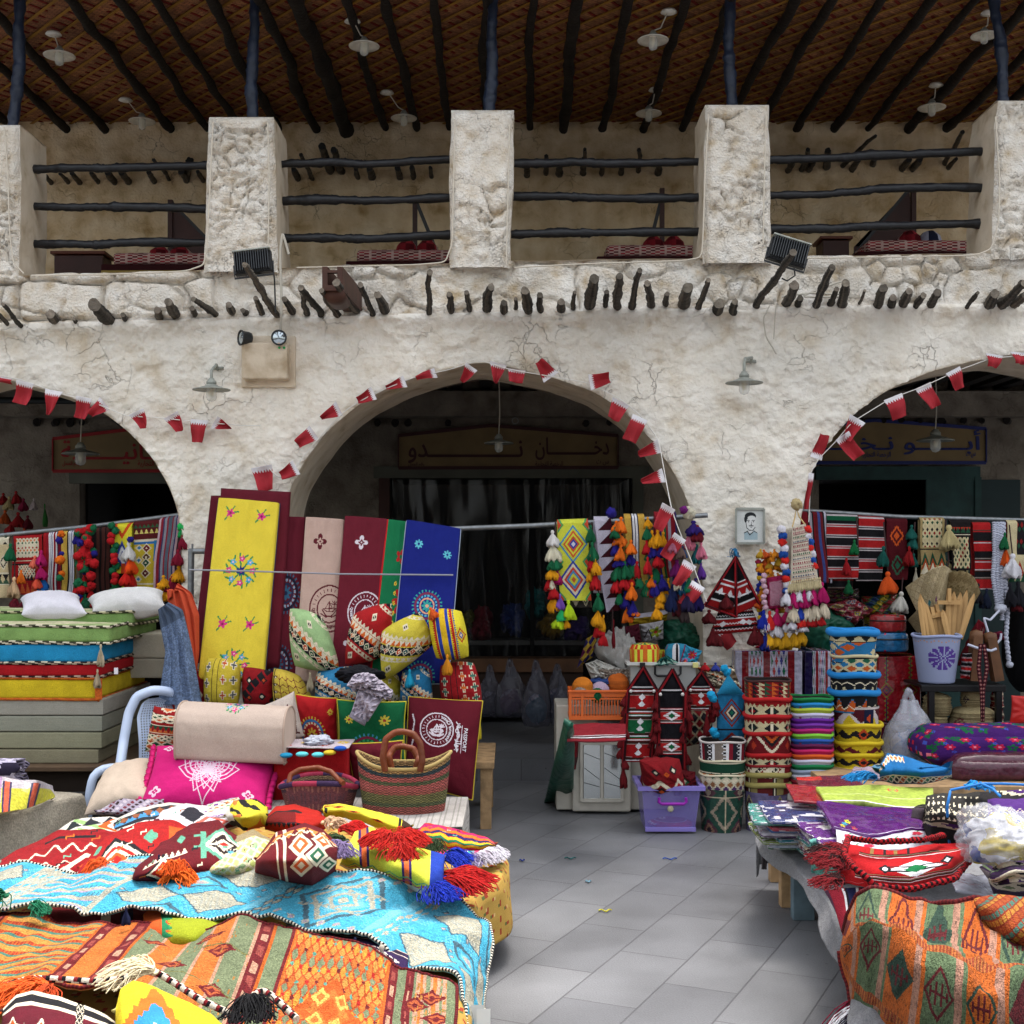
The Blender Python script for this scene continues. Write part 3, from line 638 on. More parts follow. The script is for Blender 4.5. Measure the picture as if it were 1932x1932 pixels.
def pillar(fx0,fx1,ytop,ybot,fb0=None,fb1=None,seed=0,Yoff=-.03):
 """rubble pillar; front face measured left/right at the top and bottom"""
 fb0=fb0 or fx0;fb1=fb1 or fx1;z1=wz(ytop);z0=wz(ybot)-.03;w0=wx(fb1)-wx(fb0);D=TOPD
 def side(kind):
  a={'f':w0,'r':D,'l':D}[kind];nu=int(a/.014);nv=int((z1-z0)/.014)
  U,V=np.meshgrid(np.linspace(0,1,nu+1),np.linspace(0,1,nv+1));Z=z0+V*(z1-z0)
  xl=wx(fb0)+(wx(fx0)-wx(fb0))*V;xr=wx(fb1)+(wx(fx1)-wx(fb1))*V
  wob=.016*fbm(Z*5+seed,Z*0,3,seed+3)
  if kind=='f':
   X=xl+(xr-xl)*U+wob*(U-.5)*2;Xn=X*9+seed*3.3
   f1,f2,cv=voro(X*9+seed*2.2+1.3*fbm(X*4,Z*4,4,2),Z*12+1.3*fbm(X*4+3,Z*4,4,7),seed+3);ck=np.clip(vnoise(X*5,Z*5,seed+71)*2-.5,0,1)
   k=(vnoise(X*2.6,Z*2.2,seed+50)>.36)
   f3,f4,cw=voro(X*3.4+seed+.5*fbm(X*3+5,Z*3,4,19),Z*4.6+.8*fbm(X*3,Z*3,4,9),seed+13)
   d1=.026*np.clip((f2-f1)*2.5,0,1)+.022*(cv-.5)+.03*fbm(X*9,Z*11,4,8);d2=.045*np.clip((f4-f3)*4,0,1)**.5+.014*(cw-.5)
   d1=d1-.022*ck*np.exp(-((f2-f1)/.12)**2)+.02*fbm(X*22,Z*22,3,5);d2=d2-.035*ck*np.exp(-((f4-f3)/.07)**2)
   pm=np.clip(fbm(X*2.3+seed,Z*2.3,4,seed+90)*3+.75,.12,1);d=np.where(k,d1,d2)*pm+.03*(1-pm)+.016*fbm(X*14,Z*14,4,seed);e=np.minimum(1,np.minimum(np.minimum(U,1-U)*w0,(1-V)*(z1-z0))/.05)
   Y=YW+Yoff-d*e+.03*(1-e)**2
   return X,Y,Z
  s=1 if kind=='r' else-1
  xe=(xr if s>0 else xl)+wob*s;Yv=YW+Yoff+.03+(U if s>0 else 1-U)*(D-.03)
  return xe+s*.006*fbm(Yv*4,Z*4,3,5),Yv,Z
 V=[];Fc=[];mi=[];off=0
 for kd in 'frl':
  X,Y,Z=side(kd);nv,nu=X.shape;V.append(np.stack([X,Y,Z],-1).reshape(-1,3));g=gridf(nu-1,nv-1,off);Fc.append(g);mi+=[0 if kd=='f' else 1]*len(g);off+=X.size
 xl,xr=wx(fx0),wx(fx1);U,Vv=np.meshgrid(np.linspace(0,1,30),np.linspace(0,1,30))
 e=np.minimum(np.minimum(U,1-U),np.minimum(Vv,1-Vv));V.append(np.stack([xl+(xr-xl)*U,YW+Yoff+.03+Vv*(D-.03),z1+.02*fbm(U*5,Vv*5,3,seed)*np.minimum(1,e*5)+.015*np.minimum(1,e*8)],-1).reshape(-1,3))
 g=gridf(29,29,off);Fc.append(g);mi+=[0]*len(g)
 o=mk('pillar',np.concatenate(V),np.concatenate(Fc),STONE,BLD);o.data.materials.append(SMOOTHP);o.data.polygons.foreach_set('material_index',np.array(mi,np.int32))
pillar(-80,40,236,525,-85,36,1);pillar(395,516,221,508,384,526,2);pillar(852,969,208,500,847,963,3)
pillar(1330,1451,198,492,1326,1455,4);pillar(1880,2005,190,484,1868,2010,5)
def pole(name,pts,r,m,parent,rough=.25,seed=0,n=24,wob=.01,seg=10,ch=None,cap=None):
 pts=np.array(pts,float);t=np.linspace(0,1,n);tt=np.linspace(0,1,len(pts));q=np.stack([np.interp(t,tt,pts[:,i])for i in range(3)],-1)
 L=np.linalg.norm(pts[-1]-pts[0]);w=np.stack([fbm(t*L*2+seed*7.3+i*31,t*0,3,seed+i)for i in range(3)],-1)*wob
 rr=r*(1+rough*fbm(t*L*5+seed,t*0+4,3,seed+5));kn=(vnoise(t*L*6+seed*3,t*0,seed+6)>.82);rr=rr*(1+.16*kn)
 return tube(name,q+w,rr,m,parent,seg,ch,rough=.35,seed=seed,cap=cap)
rails=[((60,320),(392,312)),((54,387),(390,393)),((62,461),(388,458)),((530,309),(852,299)),((530,379),(852,370)),((532,450),(850,441)),
  ((965,309),(1318,304)),((965,370),(1318,371)),((962,442),(1316,437)),((1450,302),(1854,286)),((1450,367),(1854,355)),((1452,433),(1856,423))]
for i,(a,b)in enumerate(rails):
 Yr=YW+.3;k=Yr/YW;A=P(a[0],a[1],Yr);B=P(b[0],b[1],Yr);mid=(A+B)/2+np.array([0,0,random.uniform(-.02,.02)])
 d=(B-A)/np.linalg.norm(B-A);pole('railing_pole',[A-d*.05,A*.7+B*.3+np.array([0,0,random.uniform(-.01,.01)]),mid,B+d*.05],.034,BLKW,BLD,seed=i+20,n=60,wob=.014)
for i,(a,b)in enumerate([((38,0),(19,236)),((480,0),(477,221)),((930,0),(925,208)),((1377,0),(1383,198)),((1880,0),(1893,191))]):
 Yp=YW+.25;A=P(*b,Yp);A[2]-=.12;B=P(*a,Yp);dd=(B-A);B=B+dd*.12;pole('post',[A,(A+B)/2+np.array([.012*(-1)**i,0,0]),B],.045,BLUW,BLD,seed=i+60,n=50,wob=.03)
ends=[((40,613),(5,575),9),((15,612),(-8,588),9),((102,603),(94,593),20),((204,603),(177,576),26),((142,607),(139,602),8),((237,602),(232,595),11),((300,597),(297,585),16),((332,593),(317,570),18),((367,592),(362,582),12),((405,594),(365,565),13),((437,587),(431,575),14),((463,590),(458,585),12),
  ((493,590),(482,562),11),((551,588),(537,565),14),((578,590),(571,556),12),((608,592),(570,545),14),((635,594),(605,548),12),((669,584),(638,533),17),((703,592),(680,537),12),((727,587),(713,556),17),((810,592),(808,515),12),((850,589),(846,553),13),((884,585),(880,549),11),((918,585),(928,540),19),((950,588),(951,572),15),
  ((974,581),(973,563),8),((996,586),(990,549),18),((1021,585),(1018,556),13),((1059,584),(1059,570),17),((1083,581),(1085,552),9),((1116,577),(1121,528),23),((1142,577),(1144,549),11),((1166,579),(1170,522),17),((1191,578),(1206,512),13),((1226,577),(1222,534),16),((1256,574),(1259,555),11),((1290,575),(1298,543),23),((1317,579),(1334,530),12),((1354,585),(1357,573),23),((1383,588),(1386,569),16),
  ((1483,574),(1496,538),19),((1506,575),(1510,562),14),((1538,577),(1569,506),16),((1566,574),(1579,545),12),((1588,573),(1598,536),20),((1621,572),(1632,548),6),((1655,577),(1669,544),19),((1680,577),(1685,562),16),((1703,575),(1716,549),17),((1730,579),(1742,557),13),((1758,574),(1769,552),17),((1824,580),(1844,552),9),((1866,576),(1877,554),21),((1888,577),(1936,532),19),((1912,576),(1937,556),18),
  ((523,594),(459,500),14),((1425,578),(1497,478),15)]
WGR=mat('weathered_grain',attr=True,rough=.9,bump=.012,bscale=45,var=.35,vscale=25)
def endpole(b,t,d,i,m=WGR,name='pole_end',Yb=YW):
 Yt=Yb*(HY-b[1])/(HY-t[1]);Yt=min(Yt,Yb-.05);A=P(*b,Yb);B=P(*t,Yt);dr=(B-A)/np.linalg.norm(B-A)
 A=A-dr*.12;L=np.linalg.norm(B-A);mid=(A+B)/2+np.array([random.uniform(-1,1),0,random.uniform(-1,1)])*.012*min(1,L)
 gr=RS.uniform(.5,1.35,14);bs=srgb('#4a443c')*RS.uniform(.75,1.15)
 pole(name,[A,mid,B],np.linspace(1.08,.8,max(8,int(L/.03)))*d/2*Yt/F,m,BLD,.14,seed=i*3+5,n=max(8,int(L/.03)),wob=.008 if L<.8 else .02,seg=14,ch=(lambda a,b_:np.clip(bs*gr[b_%14],0,1))if m is WGR else None,cap=srgb('#7c7265')*RS.uniform(.7,1.1))
for i,(b,t,d)in enumerate(ends):endpole(b,t,d,i)
YB=14.0
bw=lambda U,V:(-8.5+17*U,YB+.03*fbm(U*30,V*8,4,3)+.012*fbm(U*120,V*26,3,6),4.0+2.72*V)
mk('balcony_wall',np.stack([q+0*np.zeros((121,501))for q in bw(*np.meshgrid(np.linspace(0,1,501),np.linspace(0,1,121)))],-1).reshape(-1,3),gridf(500,120),BACKP,BLD)
mk('balcony_floor',*bxv((0,YW+.62+1.74,3.93),(16.8,3.46,.14)),SMOOTHP,BLD,smooth=False)
bk=[98,128,150,186,216,242,292,352,384,562,676,702,754,781,815,994,1054,1135,1172,1240,1486,1512,1526,1608,1702,1722,1790]
for i,x in enumerate(bk):endpole((x,345-(x-98)*.017),(x+(x-966)*.018,328-(x-98)*.017),random.uniform(8,14),i+80,BLKW,'roof_pole_end',YB)
for i,(b,t,d)in enumerate([((588,335),(568,292),9),((318,340),(290,303),7),((350,330),(358,304),18),((625,322),(608,278),16),((645,324),(630,283),14),((1030,327),(1030,295),10),((1101,325),(1102,281),8),((1203,322),(1206,282),9),((1101,326),(1102,300),12),((1590,312),(1652,256),9),((1645,310),(1650,300),12),((1783,308),(1815,250),9),((1520,318),(1524,283),10),((1560,316),(1562,284),14)]):
 endpole(b,t,d,i+120,BLKW,'roof_pole_end',YB)
ZC=6.56
def roof_mat():
 m=bpy.data.materials.new('woven_palm_mat');m.use_nodes=True;n=m.node_tree;N=n.nodes;L=n.links;b=N['Principled BSDF'];b.inputs['Roughness'].default_value=.85
 tc=N.new('ShaderNodeTexCoord');mp=N.new('ShaderNodeMapping');mp.inputs['Rotation'].default_value=(0,0,math.radians(-38));L.new(tc.outputs['Object'],mp.inputs[0])
 br=N.new('ShaderNodeTexBrick');br.inputs['Scale'].default_value=1;br.inputs['Brick Width'].default_value=.34;br.inputs['Row Height'].default_value=.105;br.inputs['Mortar Size'].default_value=.016;br.inputs['Mortar Smooth'].default_value=.4
 br.inputs['Color1'].default_value=(.44,.2,.08,1);br.inputs['Color2'].default_value=(.34,.135,.06,1);br.inputs['Mortar'].default_value=(.3,.11,.05,1);L.new(mp.outputs[0],br.inputs[0])
 b2=N.new('ShaderNodeTexBrick');b2.inputs['Scale'].default_value=1;b2.inputs['Brick Width'].default_value=.06;b2.inputs['Row Height'].default_value=.03;b2.inputs['Mortar Size'].default_value=.003;L.new(mp.outputs[0],b2.inputs[0])
 b2.inputs['Color1'].default_value=(1,1,1,1);b2.inputs['Color2'].default_value=(.6,.6,.6,1);b2.inputs['Mortar'].default_value=(.3,.3,.3,1)
 no=N.new('ShaderNodeTexNoise');no.inputs['Scale'].default_value=1.2;no.inputs['Detail'].default_value=5;L.new(tc.outputs['Object'],no.inputs[0])
 mr=N.new('ShaderNodeMapRange');mr.inputs[1].default_value=.3;mr.inputs[2].default_value=.7;mr.inputs[3].default_value=.6;mr.inputs[4].default_value=1.25;L.new(no.outputs[0],mr.inputs[0])
 x=N.new('ShaderNodeMix');x.data_type='RGBA';x.blend_type='MULTIPLY';x.inputs[0].default_value=1;L.new(br.outputs[0],x.inputs[6]);L.new(b2.outputs[0],x.inputs[7])
 y=N.new('ShaderNodeMix');y.data_type='RGBA';y.blend_type='MULTIPLY';y.inputs[0].default_value=1;L.new(x.outputs[2],y.inputs[6]);L.new(mr.outputs[0],y.inputs[7]);L.new(y.outputs[2],b.inputs['Base Color'])
 return m
XR=8.4;YF=9.9
mk('woven_roof',*bxv((0,(YF+YB+.2)/2,ZC+.06),(2*XR,YB+.2-YF,.05)),roof_mat(),BLD,smooth=False)
cl=[]
for k in range(-60,70):
 for s,sp in((-1,.21),):
  x0=k*sp;a=.62 if s>0 else .9;y0,y1=YF+.05,YB
  xa=x0-s*a*3;xb=xa+s*a*(y1-y0)
  if max(xa,xb)<-7 or min(xa,xb)>7:continue
  cl.append(beamv((xa,y0,ZC+(.022 if s>0 else .012)),(xb,y1,ZC+(.022 if s>0 else .012)),.026,.008))
rd=[]
for k in range(-70,80):
 for j in range(18):
  x0=k*.17-3;y0=YF+.05+j*.235+(k%2)*.1;xa=x0+(y0-YF)*.75
  if-7<xa<7:rd.append(beamv((xa,y0,ZC+.03),(xa+.1,y0+.135,ZC+.03),.026,.006))
joinv(rd,'red_palm_strips',mat('red_palm','#6a1c18',.8,var=.25,vscale=5),BLD)
joinv(cl,'cane_lattice',mat('yellow_cane','#8c6626',.7,var=.3,vscale=2),BLD)
raf=[-330,-230,-150,-65,30,125,197,322,392,455,525,597,654,727,787,850,925,998,1061,1139,1214,1287,1372,1432,1503,1575,1637,1712,1785,1850,1930,2010,2090,2190,2280]
for i,x in enumerate(raf):
 X=(x-CX)*YB/F;r=random.uniform(.036,.05)*(1.35 if x==654 else 1)
 pts=[(X+random.uniform(-.05,.05),YF-.2,ZC-r*.8),(X+random.uniform(-.04,.04),11.0,ZC-r),(X+random.uniform(-.04,.04),12.0,ZC-r),(X+random.uniform(-.03,.03),13.0,ZC-r),(X,YB+.05,ZC-r)]
 pole('rafter',pts,r,JOI,BLD,.25,seed=i+200,n=40,wob=.022)
ISTEP=.19
af=mk('arcade_floor',*bxv((0,12.85,ISTEP/2-.01),(13,2.9,ISTEP+.02)),MATS.setdefault('x',pav.data.materials[0]),None,smooth=False);MATS.pop('x');struct(af)
ZA=3.86;cp=[]
for i in range(46):
 x=-6.6+i*.29+random.uniform(-.06,.06);cp.append(beamv((x,11.5,ZA-.07),(x+random.uniform(-.05,.05),14,ZA-.07),.12,.12))
joinv(cp,'arcade_joists',JOI,BLD)
beam=lambda U,V:(-6.6+13.2*U,13.72+.012*fbm(U*40,V*3,3,3),3.28+.42*V)
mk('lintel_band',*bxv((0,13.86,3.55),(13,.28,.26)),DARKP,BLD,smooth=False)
def sw(x0,y0,x1,y1,m=DARKP,name='shop_wall',Y=YB,t=.2):
 a=P(x0,y0,Y);b=P(x1,y1,Y);mk(name,*bxv(((a[0]+b[0])/2,Y+t/2,(a[2]+b[2])/2),(abs(b[0]-a[0]),t,abs(b[2]-a[2]))),m,BLD,smooth=False)
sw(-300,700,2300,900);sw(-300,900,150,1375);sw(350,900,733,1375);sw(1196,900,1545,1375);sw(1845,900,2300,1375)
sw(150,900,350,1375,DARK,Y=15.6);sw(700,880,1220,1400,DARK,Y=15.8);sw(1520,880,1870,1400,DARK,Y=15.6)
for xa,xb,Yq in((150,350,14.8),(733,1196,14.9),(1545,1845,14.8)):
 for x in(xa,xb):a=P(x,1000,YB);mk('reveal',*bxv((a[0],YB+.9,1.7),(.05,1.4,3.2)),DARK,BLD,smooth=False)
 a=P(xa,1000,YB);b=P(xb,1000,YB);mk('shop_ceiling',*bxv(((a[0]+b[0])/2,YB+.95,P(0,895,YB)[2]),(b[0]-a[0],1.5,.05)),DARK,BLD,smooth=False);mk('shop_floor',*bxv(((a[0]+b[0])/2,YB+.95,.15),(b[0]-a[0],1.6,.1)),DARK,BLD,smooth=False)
TEAL=mat('old_teal_paint','#1c3a38',.6,var=.3,vscale=6,bump=.002)
GREYF=mat('grey_green_frame','#55564c',.7,var=.2)
sw(705,880,1225,902,GREYF,'door_frame',YB-.06,.06);sw(715,902,735,1372,DKWOOD,'door_frame',YB-.05,.05);sw(1194,902,1214,1372,GREYF,'door_frame',YB-.05,.05)
sw(1000,902,1008,1300,DARK,'door_frame',YB-.03,.05);sw(1540,880,1850,905,TEAL,'door_frame',YB-.06,.06);sw(1748,905,1842,1370,TEAL,'shutter',YB-.05,.04);sw(1840,900,1852,1372,TEAL,'door_frame',YB-.07,.06)
sw(1842,905,1925,1370,mat('dark_teal_door','#16292b',.6,var=.2),'shutter',YB-.03,.02);sw(130,888,345,912,GREYF,'door_frame',YB-.06,.06)
sw(745,1243,1100,1268,mat('brown_wood_sill','#5d3f28',.6,var=.3,vscale=5),'sill',YB-.35,.35);sw(745,1268,1100,1345,mat('brown_base_panel','#33231a',.7,var=.3),'base_panel',YB-.3,.3)
hp=[]
for i,x in enumerate([70,105,132,155,680,712,745,770,846,1105,1150,1180,1240,1626,1668,1700,1735,1775,1818,1853,1900]):
 endpole((x,798-(x>1500)*4),(x,796.6-(x>1500)*4),random.uniform(10,17),i+300,JOI,'beam_end',13.98)
a=P(0,755,13.5);tube('drain_pipe',[a+[-1,0,0],a,P(190,757,13.5),P(205,762,13.5),P(215,790,13.5),P(232,802,13.5),P(262,800,13.6)],.035,mat('dark_pipe','#14191a',.5),BLD,10)
a=P(460,635,YW);b=P(556,732,YW)
box('plaster_panel',((a[0]+b[0])/2,YW-.02,(a[2]+b[2])/2),(b[0]-a[0]+.02,.05,a[2]-b[2]),SMOOTHP,BLD,.006)
# ================================================================ fittings on the building
ORD=['leftmost','second','third','fourth','fifth','sixth','seventh','rightmost']
WHITE=mat('white_enamel','#cfcdc4',.4,var=.15,vscale=20);LGREY=mat('grey_enamel','#8d9088',.45,var=.2,vscale=20);DGREY=mat('dark_grey_metal','#3a3c3e',.5,.3)
GLASS=mat('lamp_glass','#dfe3df',.08,alpha=.35,spec=.6);CORD=mat('pale_cord','#b9b2a4',.8);BLACKP=mat('black_plastic','#141517',.4)
STEEL=mat('galvanised_steel','#7d8184',.4,.7,var=.2,vscale=30)
def lamp_head(p,r,T_,shade,cone=.28):
 """p: rim centre"""
 lathe('shade',[(.0,r*.36),(r*.2,r*.36),(r*.26,r*.27),(r*.36,r*.2),(r*.7,r*cone*.38),(r*.96,.004),(r,0),(r*.985,-.006),(r*.68,r*cone*.3),(r*.3,r*.15),(0,r*.16)],shade,T_,36,c=p)
 lathe('socket',[(0,r*.62),(r*.14,r*.6),(r*.19,r*.5),(r*.27,r*.42),(r*.27,r*.3),(0,r*.3)],LGREY,T_,20,c=p)
 g=lathe('glass_jar',[(r*.27,r*.18),(r*.29,-.02),(r*.29,-r*.42),(r*.22,-r*.58),(0,-r*.66)],GLASS,T_,24,c=p)
 lathe('bulb',[(r*.1,r*.2),(r*.13,-.01),(r*.13,-r*.25),(r*.06,-r*.38),(0,-r*.4)],mat('pale_bulb','#d8cfb0',.3),g,14,c=p)
def hang_lamp(x,y,w,Y,ztop,rx,ry,label,shade=WHITE,rose=True,group=None):
 t=thing('pendant_lamp',label,'lamp',group);Y=(ztop-CH)*F/(HY-ry)if rose else Y;p=P(x,y,Y);r=w/2*Y/F;lamp_head(p,r,t,shade)
 q=P(rx,ry,Y)if rose else np.array([p[0],Y,ztop]);q[2]=ztop
 tube('cord',[p+[0,0,r*.6],(p*.6+q*.4)+[.01,0,0],q],.006,CORD,t,6)
 if rose:lathe('ceiling_rose',[(.0,0),(.055,0),(.07,-.02),(.03,-.035),(0,-.035)],WHITE,t,18,c=q+[0,0,-.005])
cl_=[(112,105,59,101,60,'over the far left balcony bay, front row'),(687,87,58,665,36,'over the second balcony bay, front row'),(1232,76,59,1262,18,'over the third balcony bay, front row'),(1857,67,50,1866,20,'partly behind the far right post, front row')]
for x,y,w,rx,ry,l in cl_:hang_lamp(x,y,w,11.07,ZC-.02,rx,ry,'white enamel pendant lamp '+l,group='pendant lamps under the woven roof')
cl_=[(268,229,50,237,185,'left of the second pillar, back row'),(762,223,49,730,171,'left of the middle pillar, back row'),(1224,214,49,1237,166,'left of the fourth pillar, back row'),(1758,203,52,1766,157,'left of the last pillar, back row')]
for x,y,w,rx,ry,l in cl_:hang_lamp(x,y,w,13.0,ZC-.02,rx,ry,'white enamel pendant lamp '+l,group='pendant lamps under the woven roof')
for x,y,w,l in((152,856,70,'left'),(941,836,56,'middle'),(1765,831,70,'right')):
 hang_lamp(x,y,w,12.4,ZA-.12,0,0,'grey pendant lamp inside the %s arch in front of its shop sign'%l,LGREY,False,'pendant lamps inside the arches')
for x,y,w,l in((399,735,71,'grey gooseneck wall lamp with a clouded jar on the left pier'),(1404,722,71,'grey gooseneck wall lamp with a clear jar on the right pier')):
 t=thing('wall_lamp',l,'lamp','gooseneck lamps on the piers');Y=10.22;p=P(x,y,Y);r=w/2*Y/F;lamp_head(p,r,t,LGREY,.22)
 q=P(x+12,y-38,YW-.03);tube('bracket',[p+[0,0,r*.6],p+[0,0,r*1.0],p+[.02,.06,r*1.35],q+[0,-.06,.03],q],.012,LGREY,t,10)
 lathe('wall_plate',[(0,0),(.05,0),(.05,.02),(0,.02)],LGREY,t,18,c=(q[0],q[1]+.02,q[2]))
t=thing('emergency_light','beige emergency light box with two round spot heads on the left pier','emergency light')
a=P(464,652,YW);b=P(554,720,YW);box('case',((a[0]+b[0])/2-.01,YW-.1,(a[2]+b[2])/2),(b[0]-a[0]-.02,.13,a[2]-b[2]),SMOOTHP,t,.012)
for x,y,ang in((473,639,-55),(527,640,8)):
 p=P(x,y,YW-.12);M=Matrix.Rotation(math.radians(ang),4,'Z')
 h=lathe('spot_head',[(0,.0),(.045,0),(.052,.02),(.056,.075),(.062,.08),(.062,.088),(.053,.088)],DGREY,t,28);ln=lathe('lens',[(.054,.078),(.03,.087),(0,.09)],mat('silver_lens','#b9c3c9',.12,.8),h,24)
 for q in(h,):q.data.transform(Matrix.Translation(Vector(p))@M@Matrix.Rotation(PI/2,4,'X'))
 ln.data.transform(Matrix.Translation(Vector(p))@M@Matrix.Rotation(PI/2,4,'X'))
for x in(527,536):pompom(P(x,656,YW-.17),.009,'#2fbf6a',t,'indicator_light').data
def flood(cx,cy,w,h,ang,Y,label,cab):
 t=thing('floodlight',label,'floodlight','floodlights on long poles');p=P(cx,cy,Y);s=Y/F
 R=Matrix.Rotation(math.radians(ang),4,'Y')@Matrix.Rotation(math.radians(-12),4,'X')
 box('housing',p,(w*s,.05,h*s),BLACKP,t,.006,Matrix(R))
 fin=[];n=15
 for i in range(n):
  v,f=bxv((0,0,0),(.005,.05,h*s*.9));v=[tuple(Vector(p)+R@(Vector(q)+Vector(((i+.5)/n-.5,-.05/1,0))*1.0+Vector((((i+.5)/n-.5)*(w*s-1)if 0 else 0,0,0))))for q in v]
  v=[tuple(Vector(p)+R@Vector((bx[0]+((i+.5)/n-.5)*w*s*.94,bx[1]-.045,bx[2])))for bx in bxv((0,0,0),(.005,.05,h*s*.9))[0]]
  fin.append((v,f))
 joinv(fin,'cooling_fins',mat('grey_fins','#3e4042',.4,.5),t)
 lip=R@Vector((0,-.02,h*s*.5));box('top_lip',Vector(p)+lip,(w*s,.1,.012),LGREY,t,.003,Matrix(R))
 tube('bracket',[Vector(p)+R@Vector(q)for q in((-w*s*.52,0,0),(-w*s*.52,.0,-h*s*.62),(w*s*.52,0,-h*s*.62),(w*s*.52,0,0))],.008,DGREY,t,6)
 tube('cable',[P(*q,Y+.1)for q in cab],.006,BLACKP,t,6)
flood(478,497,71,42,-7,9.35,'black finned floodlight above the left pier, wired to a long pole',[(515,500),(518,530),(519,560),(520,590)])
flood(1486,478,74,45,17,9.35,'black finned floodlight above the right pier, wired to a long pole',[(1497,495),(1500,520),(1485,530),(1475,525)])
t=thing('wooden_spout','brown wooden water spout sticking out of the parapet','water spout');WS=mat('brown_spout_wood','#4a2f25',.6,var=.25,vscale=10)
def spt(x,y,Y):return P(x,y,Y)
A=spt(627,530,9.6);Bk=spt(668,575,YW+.1);d=Bk-A
for dx in(-.055,.055):joinv([beamv(A+[dx,0,.02],Bk+[dx,0,.02],.04,.17)],'side_board',WS,t)
joinv([beamv(A+[0,0,-.05],Bk+[0,0,-.05],.13,.04)],'base_board',WS,t);joinv([beamv(A+[0,0,.07],A+[0,.04,.07],.09,.02)],'cross_bar',WS,t)
lathe('round_end',[(0,0),(.08,0),(.08,.4),(0,.4)],WS,t,20).data.transform(Matrix.Translation(Vector(A)+Vector((0,.03,-.08)))@Matrix.Rotation(-PI/2,4,'X')@Matrix.Scale(.7,4,(0,1,0)))
def cable(pts,label,r=.008,Y=YW-.05,col=CORD,name='cable'):
 Y=[Y]*len(pts)if np.isscalar(Y)else Y;q=resample(np.array([P(x,y,yy)for(x,y),yy in zip(pts,Y)]),50)if 0 else None
 p=np.array([P(x,y,yy)for(x,y),yy in zip(pts,Y)]);t_=np.linspace(0,len(p)-1,len(p)*8);p=np.stack([np.interp(t_,range(len(p)),p[:,i])for i in range(3)],-1)
 for _ in range(3):p[1:-1]=(p[:-2]+2*p[1:-1]+p[2:])/4
 return tag(tube(name,p,r,col,None,6),label,'cable')
cable([(527,640),(530,615),(531,560),(529,500),(529,470),(533,440),(538,455),(545,480)],'white cable running from the emergency light up to the balcony',.011,YW-.1)
cable([(1452,577),(1440,600),(1445,635),(1465,668)],'thin white cable loop hanging below the right pole ends',.006)
cable([(1465,572),(1462,600),(1460,640)],'thin white cable hanging straight below the right pole ends',.005)
cable([(1475,560),(1500,556),(1540,552),(1580,556),(1600,545),(1590,530),(1560,540),(1510,560),(1570,560),(1595,560)],'white cable bundle looped over the pole ends by the right floodlight',.008,YW-.12)
for a_,l_ in(([(8,240),(15,330),(18,440),(25,495),(45,516)],'pale conduit on the left edge pillar'),([(402,230),(396,350),(390,470),(384,500),(350,512),(200,518),(60,520)],'pale conduit from the second pillar along the parapet to the left'),
   ([(505,230),(508,330),(506,470)],'pale conduit on the right edge of the second pillar'),([(858,225),(855,380),(853,460),(840,495),(780,500),(560,505)],'pale conduit from the middle pillar along the parapet to the left'),
   ([(962,230),(958,380),(955,500)],'pale conduit on the right edge of the middle pillar'),([(1337,215),(1330,330),(1325,485),(1290,492),(1100,498),(970,505)],'pale conduit from the fourth pillar along the parapet to the left'),
   ([(1446,215),(1442,330),(1440,460)],'pale conduit on the right edge of the fourth pillar'),([(1878,220),(1886,340),(1884,420),(1870,470),(1840,482),(1600,486),(1470,488)],'pale conduit from the last pillar along the parapet to the left')):
 cable(a_,l_,.006,YW-.085 if True else 0,mat('pale_conduit','#cfc5b4',.7),'conduit')
def diamondred(w=40,h=16):return Ch(w,h,'#7a1820').lattice(9,4,['#a32a34','#5e1018','#8a1c26'],'#c9a9a0',th=.14)
def settee(x0,x1,y,xm,ytop,lab,blue=False,post=None,diag=None):
 Yq=12.6;t=thing('majlis_bench',lab,'bench','benches on the balcony');s=Yq/F;a=P(x0,y,Yq);b=P(x1,y+4,Yq)
 w=b[0]-a[0];tr=Ch(60,8,'#8a7440').hs([(1,'#3a1518'),(1.5,'#a58c4a'),(2,'#6e5a2c'),(1.5,'#a58c4a'),(1,'#3a1518')])
 clothbox('base',((a[0]+b[0])/2,Yq+.35,a[2]-.28),(w,.7,.5),{'all':tr},COTTON,t,r=.01,puff=0)
 clothbox('seat_cushion',((a[0]+b[0])/2+.05,Yq+.35,a[2]+.03),(w*.9,.62,.12),{'all':diamondred()},WOOL,t,r=.03)
 m_=P(xm,y,Yq+.3)
 for dx in(-.1,.1):
  ch=diamondred(16,20)if not(blue and dx>0)else Ch(16,20,'#2c3350').lattice(4,4,['#3c4466','#20263f'],'#a9aec4',th=.14)
  hh=(y-ytop)*(Yq+.3)/F;q=lathe('armrest',[(.0,hh),(.07,hh*.95),(.13,hh*.6),(.16,0),(.17,-.1)],WOOL,t,24,ch,c=(m_[0]+dx,Yq+.35,m_[2]),sx=.8,sy=1.6)
 if post:
  tp=thing('wooden_screen','dark wooden partition standing behind '+lab.split(' ',1)[1][:0]+'the bench '+lab.split('bench ')[1],'partition','partitions on the balcony')
  Yp=13.1;A=P(post[0],post[1],Yp);B_=P(post[0],post[2],Yp);joinv([beamv(B_,A,.045,.06)],'post',DKWOOD,tp)
  C_=P(diag[0],diag[1],Yp);D_=P(diag[2],diag[3],Yp);joinv([beamv(C_,D_,.035,.03)],'brace',BLKW,tp)
  if diag[4]:
   v=[C_,P(post[0],post[2],Yp),P(diag[2],post[2],Yp),D_];v2=[q+[0,.03,0]for q in v];mk('panel',v+v2,[(0,1,2,3),(7,6,5,4),(0,4,5,1),(2,6,7,3),(1,5,6,2),(3,7,4,0)],DKWOOD,tp,smooth=False)
settee(190,400,492,322,466,'red patterned bench in the far left bay',post=(322,378,480),diag=(324,382,392,452,1))
